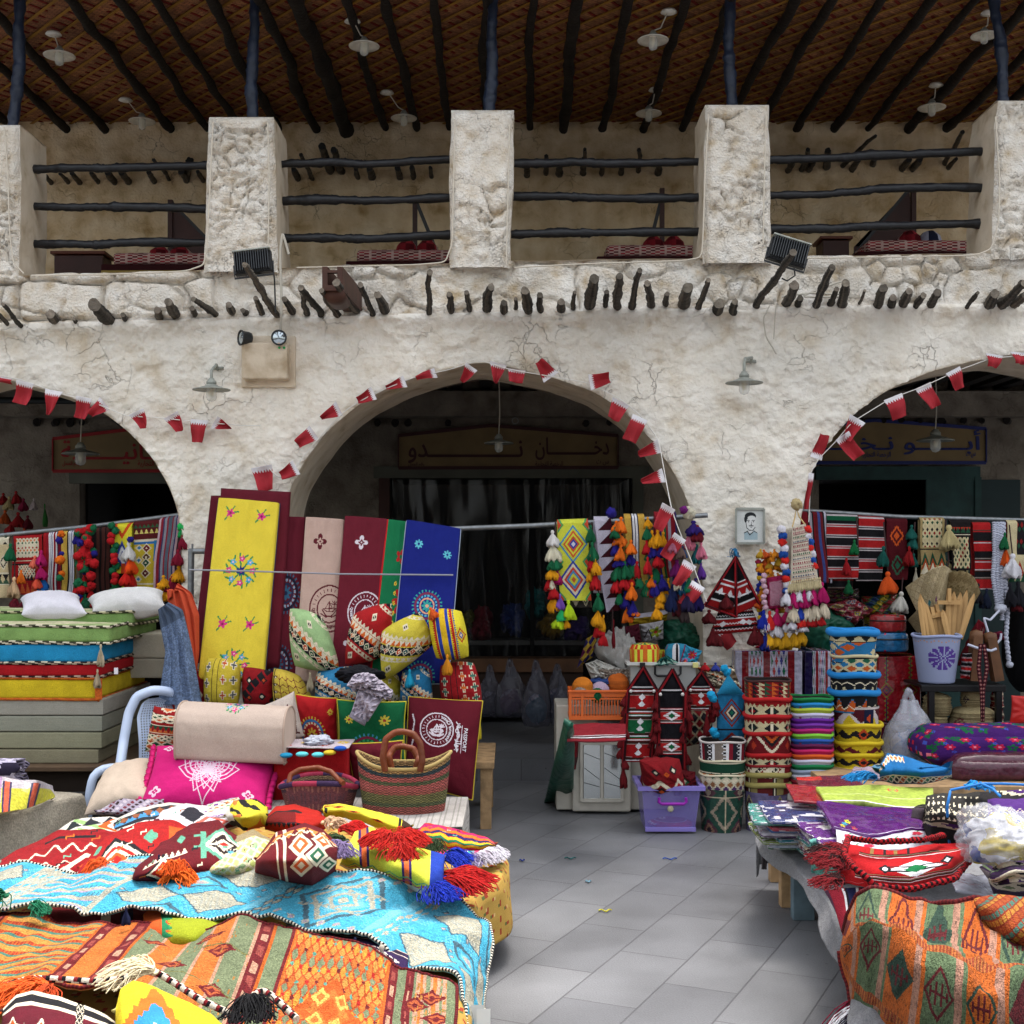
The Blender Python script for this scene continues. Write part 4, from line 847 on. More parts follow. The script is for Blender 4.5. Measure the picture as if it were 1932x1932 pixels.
settee(652,860,486,787,452,'red patterned bench in the second bay',post=(783,380,470),diag=(786,382,822,470,0))
settee(1126,1320,477,1252,446,'red patterned bench in the third bay',post=(1249,356,470),diag=(1247,378,1226,462,0))
settee(1618,1840,468,1735,436,'red and blue patterned bench in the right bay',True,post=(1723,350,465),diag=(1716,356,1612,480,1))
for x0,y0,x1,y1,l in((105,483,197,512,'low brown wooden box behind the far left parapet'),(1550,455,1600,480,'low brown wooden box behind the right parapet')):
 a=P(x0,y0,13.2);b=P(x1,y1,13.2);t=thing('wooden_box',l,'box');c_=((a[0]+b[0])/2,13.3,(a[2]+b[2])/2-.15)
 box('case',c_,(b[0]-a[0],.3,a[2]-b[2]+.3),DKWOOD,t,.01);box('lid',(c_[0],13.3,a[2]+.02),(b[0]-a[0]+.06,.36,.03),mat('red_brown_wood','#5a2c1c',.5),t,.006)
def sign(pts,label,col,bodies,frame):
 t=thing('shop_sign',label,'sign','painted shop signs over the doors');Y=YB-.08
 v=[P(x,y,Y)for x,y in pts];n=len(v);v2=[q+[0,.05,0]for q in v]
 mk('board',v+v2,[tuple(range(n))[::-1],tuple(range(n,2*n))]+[(i,(i+1)%n,(i+1)%n+n,i+n)for i in range(n)],mat('sign_board','#776342',.7,var=.15,vscale=4),t,smooth=False)
 m=mat('sign_paint_'+col.strip('#'),col,.6);joinv([beamv(v[i]+[0,-.006,0],v[(i+1)%n]+[0,-.006,0],.012,.035)for i in range(n)],'border',m,t)
 c=[P(x,y,Y-.004)for x,y in pts];inn=[q+(np.mean(c,0)-q)*.03 for q in c]
 for body,x0,y0,x1,y1,k in bodies:
  A=P(x0,y1,Y);B_=P(x1,y0,Y);w=B_[0]-A[0];h=B_[2]-A[2]
  writing('lettering',arab(body),lambda x,y,kk:np.stack([A[0]+x*w,Y-.006-.002*kk+0*x,A[2]+y*h],-1),m,t,.035 if k else .03)
sign([(752,883),(752,822),(925,803),(1166,822),(1166,882)],'long painted shop sign over the middle door, dark red Arabic letters','#3d1a1c',[('دخـــــــــــان',1010,826,1148,868,1),('نـــــــــــــــدو',770,832,985,874,1),('رقم المحل',770,872,800,882,0),('الرخصة التجارية',1010,870,1062,882,0),('س ت',1125,868,1148,878,0)],'#3d1a1c')
sign([(100,889),(100,828),(330,800),(500,815),(500,888)],'painted shop sign with bright red Arabic letters inside the left arch','#8a1418',[('الثـــمـــانيـــــــة',115,832,470,878,1),('رقم المحل',118,870,150,882,0),('الرخصة التجارية',260,869,325,882,0)],'#6a1216')
sign([(1490,873),(1490,812),(1650,793),(1860,809),(1860,873)],'painted shop sign with blue Arabic letters inside the right arch','#1b2560',[('أبــــــو نـخـــــلة',1500,812,1848,858,1),('الرخصة التجارية',1624,852,1680,865,0),('س ت',1822,852,1840,864,0)],'#1b2560')
t=lathe('wire_ring',[(.028,-.004),(.032,0),(.028,.004),(.024,0),(.028,-.004)],STEEL,None,24);t.data.transform(Matrix.Translation(Vector(P(972,794,12.0)))@Matrix.Rotation(PI/2,4,'X'));tag(t,'small bright metal ring hanging inside the middle arch','ring')
FLW,FLH=.142,.18
def flag_ch(n=7):
 c=Ch(40,44,'#ac2a33');e=.74+.12*(np.abs((c.U*n)%1-.5)*2);c.put(c.V>e,'#dcd8dc');return c
FLC=flag_ch();FLM=cloth_mat('flag_cloth',900,.0006,.7)
def flag(x,y,ang,parent,w=1,h=1,fold=0,Y=YW-.09,twist=0):
 fold=min(.8,fold+random.choice([0,.15,.35]));o=P(x,y,Y);ca,sa=math.cos(math.radians(ang)),math.sin(math.radians(ang));k=random.uniform(0,6)
 def fn(U,V):
  a=(U-.5)*FLW*w*(1-fold*(1-V))+.03*fold*np.sin(k)*(1-V);b=-(1-V)*FLH*h;dep=.03*np.sin(U*5.5+k)*(1-V)+.02*np.sin(V*5+k)+.05*fold*np.abs(U-.5)*(1-V)*2+twist*U*(1-V)*.1
  return o[0]+a*ca-b*sa,Y-dep,o[2]+a*sa+b*ca
 sheet('flag',fn,FLC,FLM,parent,.0015,40,44)
def bunting(label,string,flags,Ys=None):
 t=thing('bunting',label,'bunting','flag garlands on the arches');yy_=lambda x,y:YW-.085-(.52*min(1,max(0,(y-850)/90))if 1200<x<1400 else 0);p=np.array([P(x,y,yy_(x,y))for x,y in string])
 q=resample(p[:,[0,2,1]],120)[:,[0,2,1]];tube('string',q,.004,mat('white_string','#dcd9d2',.8),t,5)
 for f in flags:flag(f[0],f[1],f[2],t,*(list(f[3:6])+[0]*(3-len(f[3:6]))),Y=yy_(f[0],f[1])-.01)
bunting('string of maroon and white serrated flags along the left arch',[(-30,704),(20,712),(45,718),(110,742),(170,757),(240,785),(300,788),(380,797),(438,801),(455,803),(492,803)],
  [(10,712,-10,.7,.25),(49,721,-14,1,1),(103,737,-10,1,1.1,.75),(160,750,-12,.9,.95,.1),(197,760,-50,.9,.8,.3),(258,777,25,.9,.8,.4),(322,783,30,.9,.85,.35),(377,792,-5,1,1,.05),(404,797,60,.8,.8,.45)])
bunting('string of maroon and white serrated flags over the middle arch',[(497,868),(520,900),(545,905),(565,870),(600,828),(650,775),(700,745),(780,712),(850,697),(905,679),(960,697),(1050,712),(1110,722),(1170,752),(1210,785),(1242,828),(1250,870),(1258,915),(1268,965),(1285,1010),(1305,1060),(1333,1135)],
  [(493,880,10,1.2,1.1,.0),(560,882,-60,.9,.8,.3),(592,815,-55,.9,.9,.3),(640,770,-65,.9,.9,.5),(706,742,-65,.8,.8,.5),(765,720,-70,.7,.9,.5),(822,703,-70,.6,.9,.5),(890,692,-35,.8,.8,.5),(940,685,-15,1,.9,.45),(975,697,-8,1,.6,.25),(1040,712,215,1.0,.9,.2),(1112,722,100,.9,.9,.35),(1172,757,-28,1.05,.9,.0),(1208,787,-24,.9,1.15,.1),(1244,842,-72,.8,1.0,.4),(1252,897,-74,.8,1.0,.3),
  (1262,955,-30,.8,1.1,.15),(1283,1012,-35,.75,1.1,.1),(1303,1062,-32,.8,1.15,.1),(1318,1102,-32,.8,1.1,.1)])
bunting('string of maroon and white serrated flags along the right arch',[(1526,985),(1530,890),(1545,865),(1575,835),(1607,797),(1680,752),(1740,730),(1810,698),(1870,676),(1960,668)],
  [(1530,893,-6,.3,1.6,.0),(1540,865,160,.7,1.1,.3),(1588,822,35,.9,1.2,.2),(1617,790,-30,1,1.1,.3),(1685,748,22,1.1,1.0,.1),(1742,727,25,.95,1.1,.3),(1797,698,28,.9,.9,.3),(1878,668,-10,1,.6,.3),(1925,664,-5,1,.55,.3)])
t=thing('bunting','loose maroon flag corner fallen on the right pier below the striped bag','flag');flag(1357,1190,42,t,1,.9,.1,YW-.06)
t=thing('picture_frame','grey framed black and white stencil portrait of a man with a moustache','framed picture')
a=P(1388,960,YW-.05);b=P(1441,1025,YW-.05);w_,h_=b[0]-a[0],a[2]-b[2]
c=Ch(90,110,'#cfd2cf')
def el(cx,cy,rx,ry,col):c.put(((c.U-cx)/rx)**2+((c.V-cy)/ry)**2<1,col)
c.rect(.3,.1,.78,.3,'#9db4bc');c.dia(.54,.28,.26,.14,['#9db4bc']);el(.53,.6,.17,.22,'#d6d8d5');c.rect(.44,.3,.62,.44,'#d6d8d5')
el(.52,.79,.2,.11,'#25282b');el(.35,.7,.05,.1,'#25282b');el(.56,.73,.14,.07,'#d6d8d5');c.rect(.4,.655,.5,.675,'#25282b');c.rect(.57,.655,.68,.675,'#25282b');el(.455,.625,.03,.014,'#25282b');el(.625,.625,.03,.014,'#25282b')
c.line([(.55,.63),(.57,.55),(.53,.54)],.008,'#25282b');el(.55,.505,.09,.018,'#25282b');el(.55,.465,.04,.01,'#55595c');c.line([(.36,.6),(.39,.45),(.48,.38),(.6,.37),(.69,.46)],.012,'#25282b');c.line([(.42,.34),(.5,.24),(.62,.33)],.014,'#25282b');c.line([(.3,.3),(.44,.36)],.012,'#25282b');c.line([(.76,.3),(.64,.36)],.012,'#25282b')
sheet('picture',lambda U,V:(a[0]+U*w_,YW-.055+0*U,b[2]+V*h_),c,cloth_mat('printed_paper',900,.0002,.5),t,.004)
for q in(((a[0],b[2]),(b[0],b[2])),((a[0],a[2]),(b[0],a[2])),((a[0],b[2]),(a[0],a[2])),((b[0],b[2]),(b[0],a[2]))):joinv([beamv((q[0][0],YW-.065,q[0][1]),(q[1][0],YW-.065,q[1][1]),.014,.018)],'frame_side',LGREY,t)
# ================================================================ writing on cloth
def deco(name,surf,body,u0,v0,u1,v1,m,parent,rot=0,bold=.03,s=1):
 def fn(x,y,k):
  if rot:x,y=y,1-x
  return surf(u0+(u1-u0)*x,v0+(v1-v0)*y,s,.003+.0012*k)
 return writing(name,body,fn,m,parent,bold)
def arctext(surf,body,cu,cv,r,asp,a0,a1,h,m,parent):
 def fn(x,y,k):
  a=a0+(a1-a0)*x;R=r+h*y;return surf(cu+R*np.cos(a),cv+R*np.sin(a)*asp,1,.003+.0012*k)
 return writing('embroidered_lettering',body,fn,m,parent,.05)
THW=mat('white_thread','#dcd6dc',.8);THM=mat('maroon_thread','#5a1420',.8)
def emblem(c,cx,cy,r,col,asp):
 c.ring(cx,cy,r*.93,r,col,0,asp);c.ring(cx,cy,r*.56,r*.62,col,0,asp)
 A=lambda x,y:(cx+x*r,cy+y*r*asp)
 c.line([A(-.35,-.05),A(-.15,-.3),A(.15,-.36),A(.4,-.22)],.012,col,asp);c.line([A(.35,-.05),A(.15,-.3),A(-.15,-.36),A(-.4,-.22)],.012,col,asp)
 c.line([A(-.3,-.02),A(-.1,-.14),A(.2,-.12),A(.32,.02),A(-.3,-.02)],.01,col,asp);c.line([A(0,-.1),A(0,.3)],.009,col,asp);c.line([A(0,.28),A(-.2,0),A(.16,0),A(0,.28)],.008,col,asp)
 for k in(.3,.9,1.5,2.1,2.8):c.line([A(.25,.15),A(.25+.18*math.cos(k),.15+.18*math.sin(k))],.008,col,asp)
 c.line([A(.25,.15),A(.22,-.08)],.008,col,asp);c.ring(cx,cy,r*.7,r*.84,col,26,asp,.18)
def slab(name,q,Y,ch,T,label,m=COTTON,back=None,group=None,cat='mattress',seed=0,parent=None,puck=0):return pillow(name,q,Y,ch,T,m,parent,label,cat,group,back,pinch=.0,wr=.012,seed=seed,sharp=.09)
# ================================================================ left: tables, foam and floor mattresses
t=thing('wooden_table','low dark wooden table carrying the stack of foam and floor mattresses','table')
DW=mat('stained_dark_wood','#4b3a2a',.7,bump=.003,bscale=40,var=.35)
Xr=P(232,1430,9.1)[0];box('tabletop',((Xr-5.2)/2,9.75,.5),(Xr+5.2,1.5,.03),DW,t,.003)
for x in(Xr-.12,Xr-1.3,-4.6):
 for y in(9.1,10.35):box('leg',(x,y,.243),(.07,.07,.486),DW,t,.003)
box('apron',(Xr-.95,9.15,.4),(1.7,.03,.16),mat('very_dark_wood','#2a2018',.8),t)
STY=9.15
def stackbox(name,x1,ytop,ybot,ch,m,label,cat,Yf=STY,dep=1.2,x0=-4.9,r=.012,puff=.002,parts=None,seed=0,cr=None,ctop=None,rz=0):
 z1=CH+(HY-ytop)*Yf/F;z0=CH+(HY-ybot)*Yf/F;X1=(x1-CX)*Yf/F
 o=clothbox(name,((X1+x0)/2,Yf+dep/2,(z0+z1)/2),(X1-x0,dep,z1-z0),{'all':ch,'right':cr or ch,'top':ctop or ch},m,None,r=r,puff=puff,seed=seed)
 return tag(o,label,cat),z0,z1,X1
foam=['#98958a','#8a8b7c','#8c8a70','#857f66']
for i,(x1,a,b)in enumerate([(195,1318,1350),(193,1350,1381),(192,1381,1413),(186,1413,1441)]):
 tag_o,*_=stackbox('foam_slab',x1,a+.3,b,plain(foam[i],30).spark(.02),COTTON,['topmost grey foam slab under the yellow mattress','second grey foam slab from the top of the foam stack','third greenish foam slab of the foam stack','bottom olive foam slab resting on the wooden table'][i],'foam slab',seed=i);tag_o['group']='grey foam slabs'
def mattress(x1,a,b,col,edge,label,ctop=None,seed=0,Yf=STY,dep=1.2,fringe=True,group='coloured floor mattresses'):
 c=plain(col,60);t=thing('floor_mattress',label,'mattress',group)
 z1=CH+(HY-a)*Yf/F;z0=CH+(HY-b)*Yf/F;X1=(x1-CX)*Yf/F;x0=-4.9
 clothbox('body',((X1+x0)/2,Yf+dep/2,(z0+z1)/2),(X1-x0,dep,z1-z0),{'all':c,'top':ctop or c},WOOL,t,r=.03,puff=.014,seed=seed)
 for zz in(z0+.006,z1-.006):
  p=[(x,Yf-.006,zz+.012*fbm(np.array([x*3.]),np.array([seed+0.]),3,3)[0])for x in np.linspace(x0,X1,90)]+[(X1+.006,y,zz+.012*fbm(np.array([y*3.]),np.array([seed+3.]),3,3)[0])for y in np.linspace(Yf,Yf+dep,30)]
  tube('seam',p,.011,WOOL,t,6,rope_ch(edge,2),caps=False)
 return t,z0,z1,X1
gt=kilim('#8fa06a',['#33402f','#b8b090','#5c3a28','#8fa06a'],120,60,3,'#c4bf9a')
T1=mattress(184,1278,1321,'#cdb21c',['#b4521c','#c0661c'],'bright yellow floor mattress with orange seams, just above the grey foam',seed=2)
box('orange_patch',P(186,1300,STY-.012),(.05,.01,.15),mat('orange_stitching','#b8581c',.9,var=.3,vscale=80,bump=.004,bscale=150),T1[0])
T2=mattress(190,1250,1279,'#a5121a',['#20161a','#a58c78'],'red floor mattress with a white tag between the blue and the yellow ones',seed=3)
box('tag',P(219,1266,STY-.02)+[0,0,0],(.028,.004,.045),mat('white_tag','#d5d0d6',.6),T2[0],.001)
tassel(P(184,1262,STY-.04),.12,.022,'#b5a488',T2[0])
T3=mattress(189,1212,1252,'#1c86b8',['#c8c0a8','#26282c'],'blue floor mattress with a black and cream seam under the green ones',ctop=kilim('#2e8fb8',['#2a2a30','#c45a2a',CR],80,40,5),seed=4)
tassel(P(190,1215,STY-.04),.14,.024,'#b9ab90',T3[0])
T4=mattress(208,1180,1214,'#7fa35a',['#c8c0a8','#3a3a2c'],'lower green floor mattress with a frayed patterned top edge',ctop=gt,seed=5)
T5=mattress(250,1153,1180,'#7b9c57',['#b8b08c','#3c3c2c'],'upper green floor mattress set further back on the stack',ctop=gt,seed=6,Yf=9.55,dep=.8)
for i,(x1,a,b)in enumerate([(330,1195,1242),(322,1242,1280)]):
 o,*_=stackbox('foam_slab',x1,a,b,plain(['#b5ae9c','#aaa391'][i],20),COTTON,['upper pale foam slab set back behind the blue mattress','lower pale foam slab set back behind the red mattress'][i],'foam slab',Yf=9.9,dep=.5,x0=-4.9);o['group']='grey foam slabs'
PW='#cfcdd6'
pillow('white_pillow',[(38,1130),(150,1126),(165,1158),(40,1160)],[9.9,9.9,9.5,9.5],plain(PW,40),.2,COTTON,None,'plain white pillow left on top of the green mattress','pillow','white pillows on the mattress stack')
pillow('white_pillow',[(165,1132),(308,1116),(318,1150),(172,1160)],[9.8,9.8,9.55,9.55],plain('#cdcccb',40),.22,COTTON,None,'plain white pillow lying at the right end of the green mattress','pillow','white pillows on the mattress stack',seed=2)
# ================================================================ left rail of textiles
RY=10.72
lr=tag(tube('hanging_rail',[P(-120,1022,RY),P(0,1010,RY),P(180,992,RY),P(348,970,RY)],.018,STEEL),'grey metal rail across the left arch hung with textiles','rail')
def hang(name,x0,x1,yt,yb,ch,label,Y=RY,m=None,parent=None,thick=.008,skew=0,sag=.012,back=True,cat='hanging textile',group='textiles hung on the rails',yb2=None,seed=0,waves=1.5,ytr=None):
 """strip folded over a rail: front panel, fold and short back"""
 m=m or WOOL;s=Y/F;ytr=yt if ytr is None else ytr;yb2=yb if yb2 is None else yb2;rr=.03;ph=seed*1.7+x0
 def fn(U,V):
  x=x0+(x1-x0)*U+skew*(1-V);ya=yt+(ytr-yt)*U;yz=yb+(yb2-yb)*U;zt=CH+(HY-ya)*s;zb=CH+(HY-yz)*s
  z=zb+(zt-zb)*V;k=np.clip((V-.965)/.035,0,1)
  dep=-rr*np.cos(k*PI/2)-sag*np.sin(U*PI*2*waves+ph)*(1-V)**.6-.5*sag*fbm(U*3+ph,V*4,3,seed)
  return(x-CX)*s+.01*np.sin(V*7+ph)*(1-V),Y+dep+rr*k,z+rr*.3*np.sin(k*PI/2)
 o=sheet(name,fn,ch,m,parent,thick)
 if back:
  q=sheet('back_fold',lambda U,V:((x0+(x1-x0)*U-CX)*s,Y+rr+.02*V*0+.01*np.sin(U*5)*(1-V),CH+(HY-(yt+(ytr-yt)*U))*s-(1-V)*(yb-yt)*s*.8),Ch(20,30,'#000000').put(np.ones((30,20),bool),'#%02x%02x%02x'%tuple((np.median(ch.a.reshape(-1,3),0)*255).astype(int))),m,o,.004)
 if label:tag(o,label,cat,group)
 return o
def garland(label,items,Y,cord=None,name='tassel_garland',cat='tassel garland',group='tassel garlands'):
 """items: (x, y, length px, half width px, colour[, kind])"""
 t=thing(name,label,cat,group);s=Y/F
 for k,it in enumerate(items):
  x,y,L,r,c=it[:5];p=P(x,y,Y-.03-.012*(k%4)-(it[6]if len(it)>6 else 0))
  if len(it)>5 and it[5]=='p':pompom(p,r*s,c,t)
  else:tassel(p,L*s,r*s,c,t,random.uniform(-.12,.12),random.uniform(-.1,.1))
 if cord:
  tube('cord',[P(x,y,Y-.01)for x,y in cord],.006,mat('braided_cord','#3b2a2a',.9),t,5)
 return t
tO,tR,tG,tN,tW,tP,tK,tY,tLm,tM,tB='#e06a14','#b3141c','#12603c','#221a78','#d8d4d0','#b01560','#e07a9a','#e29a12','#b8d820','#8a1230','#1c62b0'
hang('kilim_strip',-50,19,1014,1128,kilim('#c9b48a',['#201c1c','#b84a20','#3b5a44',CR],46,70,4),'tan kilim strip with small diamonds at the far left of the rail',ytr=1012)
hang('kilim_strip',27,81,1011,1122,Ch(54,80,'#a3141a').lattice(6,4,['#a3141a','#d07030','#30604a',CR],CR,.12,.88,.62,.95).lattice(6,3,['#a3141a','#d07030','#202020'],CR,.2,.8,.28,.5).rect(0,.5,1,.53,BK).rect(0,.56,1,.58,CR).teeth(.02,.2,5,'#c85a2a').teeth(.24,.1,8,BK),'red kilim strip with cream diamond lattices, second from the left',ytr=1008)
hang('striped_strip',84,117,1004,1138,Ch(40,40,'#8f1220').vs([(2,'#a3141a'),(3,'#8f1220'),(1,WT),(.7,NV),(1.2,WT),(.8,NV),(1,WT),(2,'#8f1220'),(1,WT),(.8,'#202040'),(3,'#7c1020')]),'red, white and navy striped strip on the left rail',ytr=1002)
hang('yellow_strip',118,142,1001,1130,Ch(30,30,'#d5a83c').vs([(5,'#d5ae48'),(1,'#1c1c28'),(1,WT),(.6,'#30407a'),(1,WT),(.6,'#30407a'),(1,WT),(.5,BK)]),'narrow yellow strip edged in blue and white on the left rail',ytr=999)
hang('brown_strip',178,212,994,1138,Ch(30,30,'#3c1f1c').vs([(2,'#1b1416'),(2,'#4e2a24'),(1.5,'#1b1416'),(2,'#4e2a24'),(1,'#1b1416'),(2,'#4e2a24'),(1,'#1b1416')]),'dark brown and black striped strip on the left rail',ytr=991)
c=Ch(44,44,'#dfd32c');c.dia(.5,.35,.5,.42,['#dfd32c','#2a3f9a','#dfe3e8','#2a3f9a']);c.put(np.abs(np.abs(c.U-.5)-(c.V-.75)*1.6)<.09,'#d8481c');c.put((np.abs(c.U-.5)<.12)&(c.V<.2),'#d8481c')
hang('bright_kilim_strip',214,251,990,1082,c,'bright yellow and orange strip with a blue diamond on the left rail',ytr=987,Y=RY-.05)
c=Ch(50,90,'#c9b02c').hs([(1.2,'#c9b02c'),(.3,CR),(5.4,'#c9b02c'),(.3,'#2b6ab0'),(.3,CR),(2.6,'#5a1a1c')])
for y,col in((.62,MR),(.5,'#5a3a20'),(.42,'#1f4a34'),(.28,'#5a1a1c')):c.dia(.5,y,.2,.07,[CR,col,col,CR])
for y in(.63,.46,.2):c.dia(.2,y,.16,.05,[CR,BL])
c.rect(.78,.44,1,.72,BL);c.teeth(.82,.06,5,'#d8c86a').teeth(.9,.05,6,'#2d5a3a')
hang('yellow_kilim_strip',254,302,984,1120,c,'yellow kilim strip with a column of maroon and green diamonds on the left rail',ytr=980,Y=RY-.02)
hang('striped_strip',303,341,978,1112,Ch(50,60,'#b08a9a').vs([(1,'#c4a2ac'),(1.2,'#8c2030'),(.6,'#39406a'),(1.4,'#8a8a96'),(.7,'#8c2030'),(1.8,'#54606e'),(.7,'#8c2030'),(1.3,'#8a8a96'),(.6,'#39406a'),(1,'#c4a2ac')]),'pink and grey pinstriped strip at the right end of the left rail',ytr=972,skew=-14,Y=RY-.04)
garland('green, cream and orange tassels on a dark cord beside the tan kilim',[(20,1025,30,9,tG),(40,1075,24,7,tO),(27,1088,36,10,'#d9b48c'),(30,1120,26,8,'#6a1020')],RY-.08,[(24,1010),(28,1060),(27,1150)])
garland('crimson, coral and blue tassels between the red kilim and the striped strip',[(78,1038,28,9,tP),(66,1048,22,8,'#e87058'),(76,1065,26,9,tP),(70,1085,24,8,'#d65038'),(82,1086,26,9,tB),(68,1112,28,8,'#c84a38'),(82,1112,28,10,tB),(60,1125,16,7,'#5a7a2c')],RY-.08)
garland('orange and navy pompoms on a maroon band on the left rail',[(116,1008,0,7,tO,'p'),(112,1020,0,7,tN,'p'),(116,1045,0,5,tN,'p'),(113,1057,0,9,tO,'p'),(117,1082,0,6,tO,'p'),(113,1090,0,7,tG,'p'),(112,1122,18,8,'#8a1220')],RY-.07)
its=[]
for k in range(58):
 x=146+random.random()*32;y=992+random.random()*145;its.append((x,y,22,random.uniform(6,9),random.choice([tR,tR,tR,tG,tG,tN]),'p' if random.random()<.75 else 't',random.uniform(0,.05)))
garland('thick garland of red, green and navy pompoms on the left rail',its,RY-.07)
garland('green and red pompoms beside the brown striped strip',[(212+random.uniform(-6,8),992+k*9.5,20,7,[tG,tG,tR,tR][k%4],'p')for k in range(14)],RY-.07)
garland('white, orange, red and lime tassels hanging before the bright kilim strip',[(243,1022,34,11,tW),(246,1018,0,6,tN,'p'),(244,1045,36,10,'#f05010'),(238,1074,28,10,'#cc1c14'),(250,1076,30,9,'#cc1c14'),(234,1098,32,12,tLm),(252,1100,30,6,tR)],RY-.12)
garland('green, crimson and mustard tassels at the pier end of the left rail',[(341,978,20,6,'#2cc060'),(343,992,20,6,'#18a050'),(343,1008,26,8,tM),(336,1036,28,10,tM),(338,1066,30,12,tY),(322,1090,24,9,tM),(308,1085,24,10,tY),(300,1100,26,12,tY),(316,1108,24,10,tY),(325,1086,22,8,tM)],RY-.16)
garland('maroon and green tassels hanging low over the white pillows',[(28,1130,26,9,'#5a0c1c'),(45,1128,26,10,'#5a0c1c'),(165,1128,22,12,'#0c4a30'),(158,1138,16,12,'#0c4a30'),(176,1130,16,10,tR)],9.9)
def droop(name,pts_l,pts_r,Y,col,label,m,n=40,wr=.05,ch=None,cat='cloth',seed=0,bow=.12,group=None):
 L=resample(pts_l,60);R_=resample(pts_r,60);s=Y/F
 def fn(U,V):
  k=(1-V)*59;x=np.interp(k,range(60),L[:,0])*(1-U)+np.interp(k,range(60),R_[:,0])*U;y=np.interp(k,range(60),L[:,1])*(1-U)+np.interp(k,range(60),R_[:,1])*U
  d=bow*np.sin(PI*U)**.7*(.4+.6*(1-V))+wr*fbm(U*5+seed,V*1.2,4,seed)+wr*.25*np.sin(U*22+3*V+seed);Yd=Y-d
  return(x-CX)*Yd/F,Yd,CH+(HY-y)*Yd/F
 o=sheet(name,fn,ch or plain(col,90),m,None,.006);return tag(o,label,cat,group)
droop('orange_cloth',[(318,1135),(316,1110),(322,1170),(340,1230),(365,1300)],[(335,1100),(362,1120),(376,1160),(376,1230),(368,1300)],9.45,'#c84a2c','coral orange cloth drooping beside the leaning maroon mattress',COTTON)
c=plain('#5c6e8c',90);c.a*=(.8+.5*vnoise(c.U*30,c.V*120,5)*(c.V<.8))[...,None]
droop('blue_shawl',[(298,1150),(302,1180),(312,1230),(298,1330)],[(318,1136),(345,1150),(362,1220),(382,1330)],9.2,'','faded blue and white woven shawl drooping at the end of the mattress stack',WOOL,ch=c,seed=3)
# ================================================================ leaning mattresses
RAILY=10.15
t=thing('metal_stand','grey metal stand with a short arm left of the leaning mattresses','stand');tube('post',[P(361,1036,RAILY),P(357,1330,RAILY)],.025,STEEL,t,12);tube('arm',[P(356,1040,RAILY),P(412,1040,RAILY)],.022,STEEL,t,12);tube('screw',[P(363,1026,RAILY),P(363,1040,RAILY)],.008,STEEL,t,6)
ch=Ch(80,220,'#dcc435');asp=.36
bouquet(ch,.5,.585,.27,asp);[bouquet(ch,x,y,.13,asp,False)for x,y in((.24,.905),(.74,.9),(.3,.29),(.72,.29))];bouquet(ch,.52,.07,.25,asp)
MC='#5a1120'
pillow('tall_mattress',[(398,935),(520,935),(500,1262),(362,1250)],[10.2,10.2,9.7,9.7],plain(MC,50),.1,COTTON,None,'plain maroon mattress behind, showing left of the yellow one','mattress','folding mattresses leaning on the pier',pinch=0,sharp=.09)
pillow('tall_mattress',[(417,921),(549,928),(528,1262),(395,1262)],[10.1,10.1,9.6,9.6],plain('#5e1422',50),.1,COTTON,None,'tallest maroon mattress directly behind the yellow one','mattress','folding mattresses leaning on the pier',pinch=0,sharp=.09)
pillow('tall_mattress',[(413,941),(528,951),(499,1285),(374,1285)],[10.0,10.0,9.45,9.45],ch,.12,COTTON,None,'yellow mattress embroidered with pink and blue flower bouquets','mattress','folding mattresses leaning on the pier',pinch=0,sharp=.09,wr=.02,piping='#2a2a4a')
ch=Ch(60,160,MC);mandala(ch,.5,.52,.42,['#2c5a78','#16182c','#7f95a8','#1c2a4a'],.3);mandala(ch,.35,.1,.4,['#2c5a78','#16182c','#7f95a8','#1c2a4a'],.3);ch.flower(.28,.79,.14,8,'#cfc6cc',MC,.3);ch.flower(.2,.3,.14,8,'#cfc6cc',MC,.3)
pillow('tall_mattress',[(515,975),(577,977),(570,1290),(500,1290)],[10.1,10.1,9.6,9.6],ch,.1,COTTON,None,'dark maroon mattress with a blue mandala, beside the cream one','mattress','folding mattresses leaning on the pier',pinch=0,sharp=.09)
ch=Ch(90,230,'#b6988a');emblem(ch,.72,.43,.48,'#5a1822',.3);ch.flower(.42,.84,.17,4,'#5a1822','#b6988a',.3,.7);ch.flower(.42,.84,.08,4,'#b6988a','#5a1822',.3,.7)
o,sf=pillow('tall_mattress',[(577,977),(650,982),(640,1290),(556,1290)],[10.05,10.05,9.5,9.5],ch,.1,COTTON,None,'cream mattress embroidered with a round maroon emblem','mattress','folding mattresses leaning on the pier',pinch=0,sharp=.09)
arctext(sf,'State of Qatar',.72,.43,.325,.3,PI*1.02,PI*1.62,.09,THM,o)
ch=Ch(90,230,'#641424');emblem(ch,.68,.41,.4,'#d0c4cc',.3);ch.flower(.45,.83,.15,4,'#d0c4cc','#641424',.3,.7);ch.flower(.45,.83,.07,4,'#641424','#d0c4cc',.3,.7);ch.flower(.4,.22,.15,4,'#d0c4cc','#641424',.3,.7);ch.flower(.4,.22,.07,4,'#641424','#d0c4cc',.3,.7)
o,sf=pillow('tall_mattress',[(651,975),(733,981),(700,1290),(622,1290)],[10.0,10.0,9.45,9.45],ch,.1,COTTON,None,'maroon mattress embroidered with a round white emblem and white flowers','mattress','folding mattresses leaning on the pier',pinch=0,sharp=.09)
arctext(sf,'State of Qatar',.68,.41,.27,.3,PI*.95,PI*1.6,.08,THW,o)
ch=Ch(60,180,'#0d6b40');ch.rect(0,0,.09,1,'#b8161c');ch.flower(.62,.76,.16,5,'#b01c20','#0d6b40',.3);ch.flower(.8,.48,.34,8,'#b01c20','#0d6b40',.3);[ch.flower(.52,.35+k*.06,.05,5,'#dcc435','#b01c20',.3)for k in range(5)]
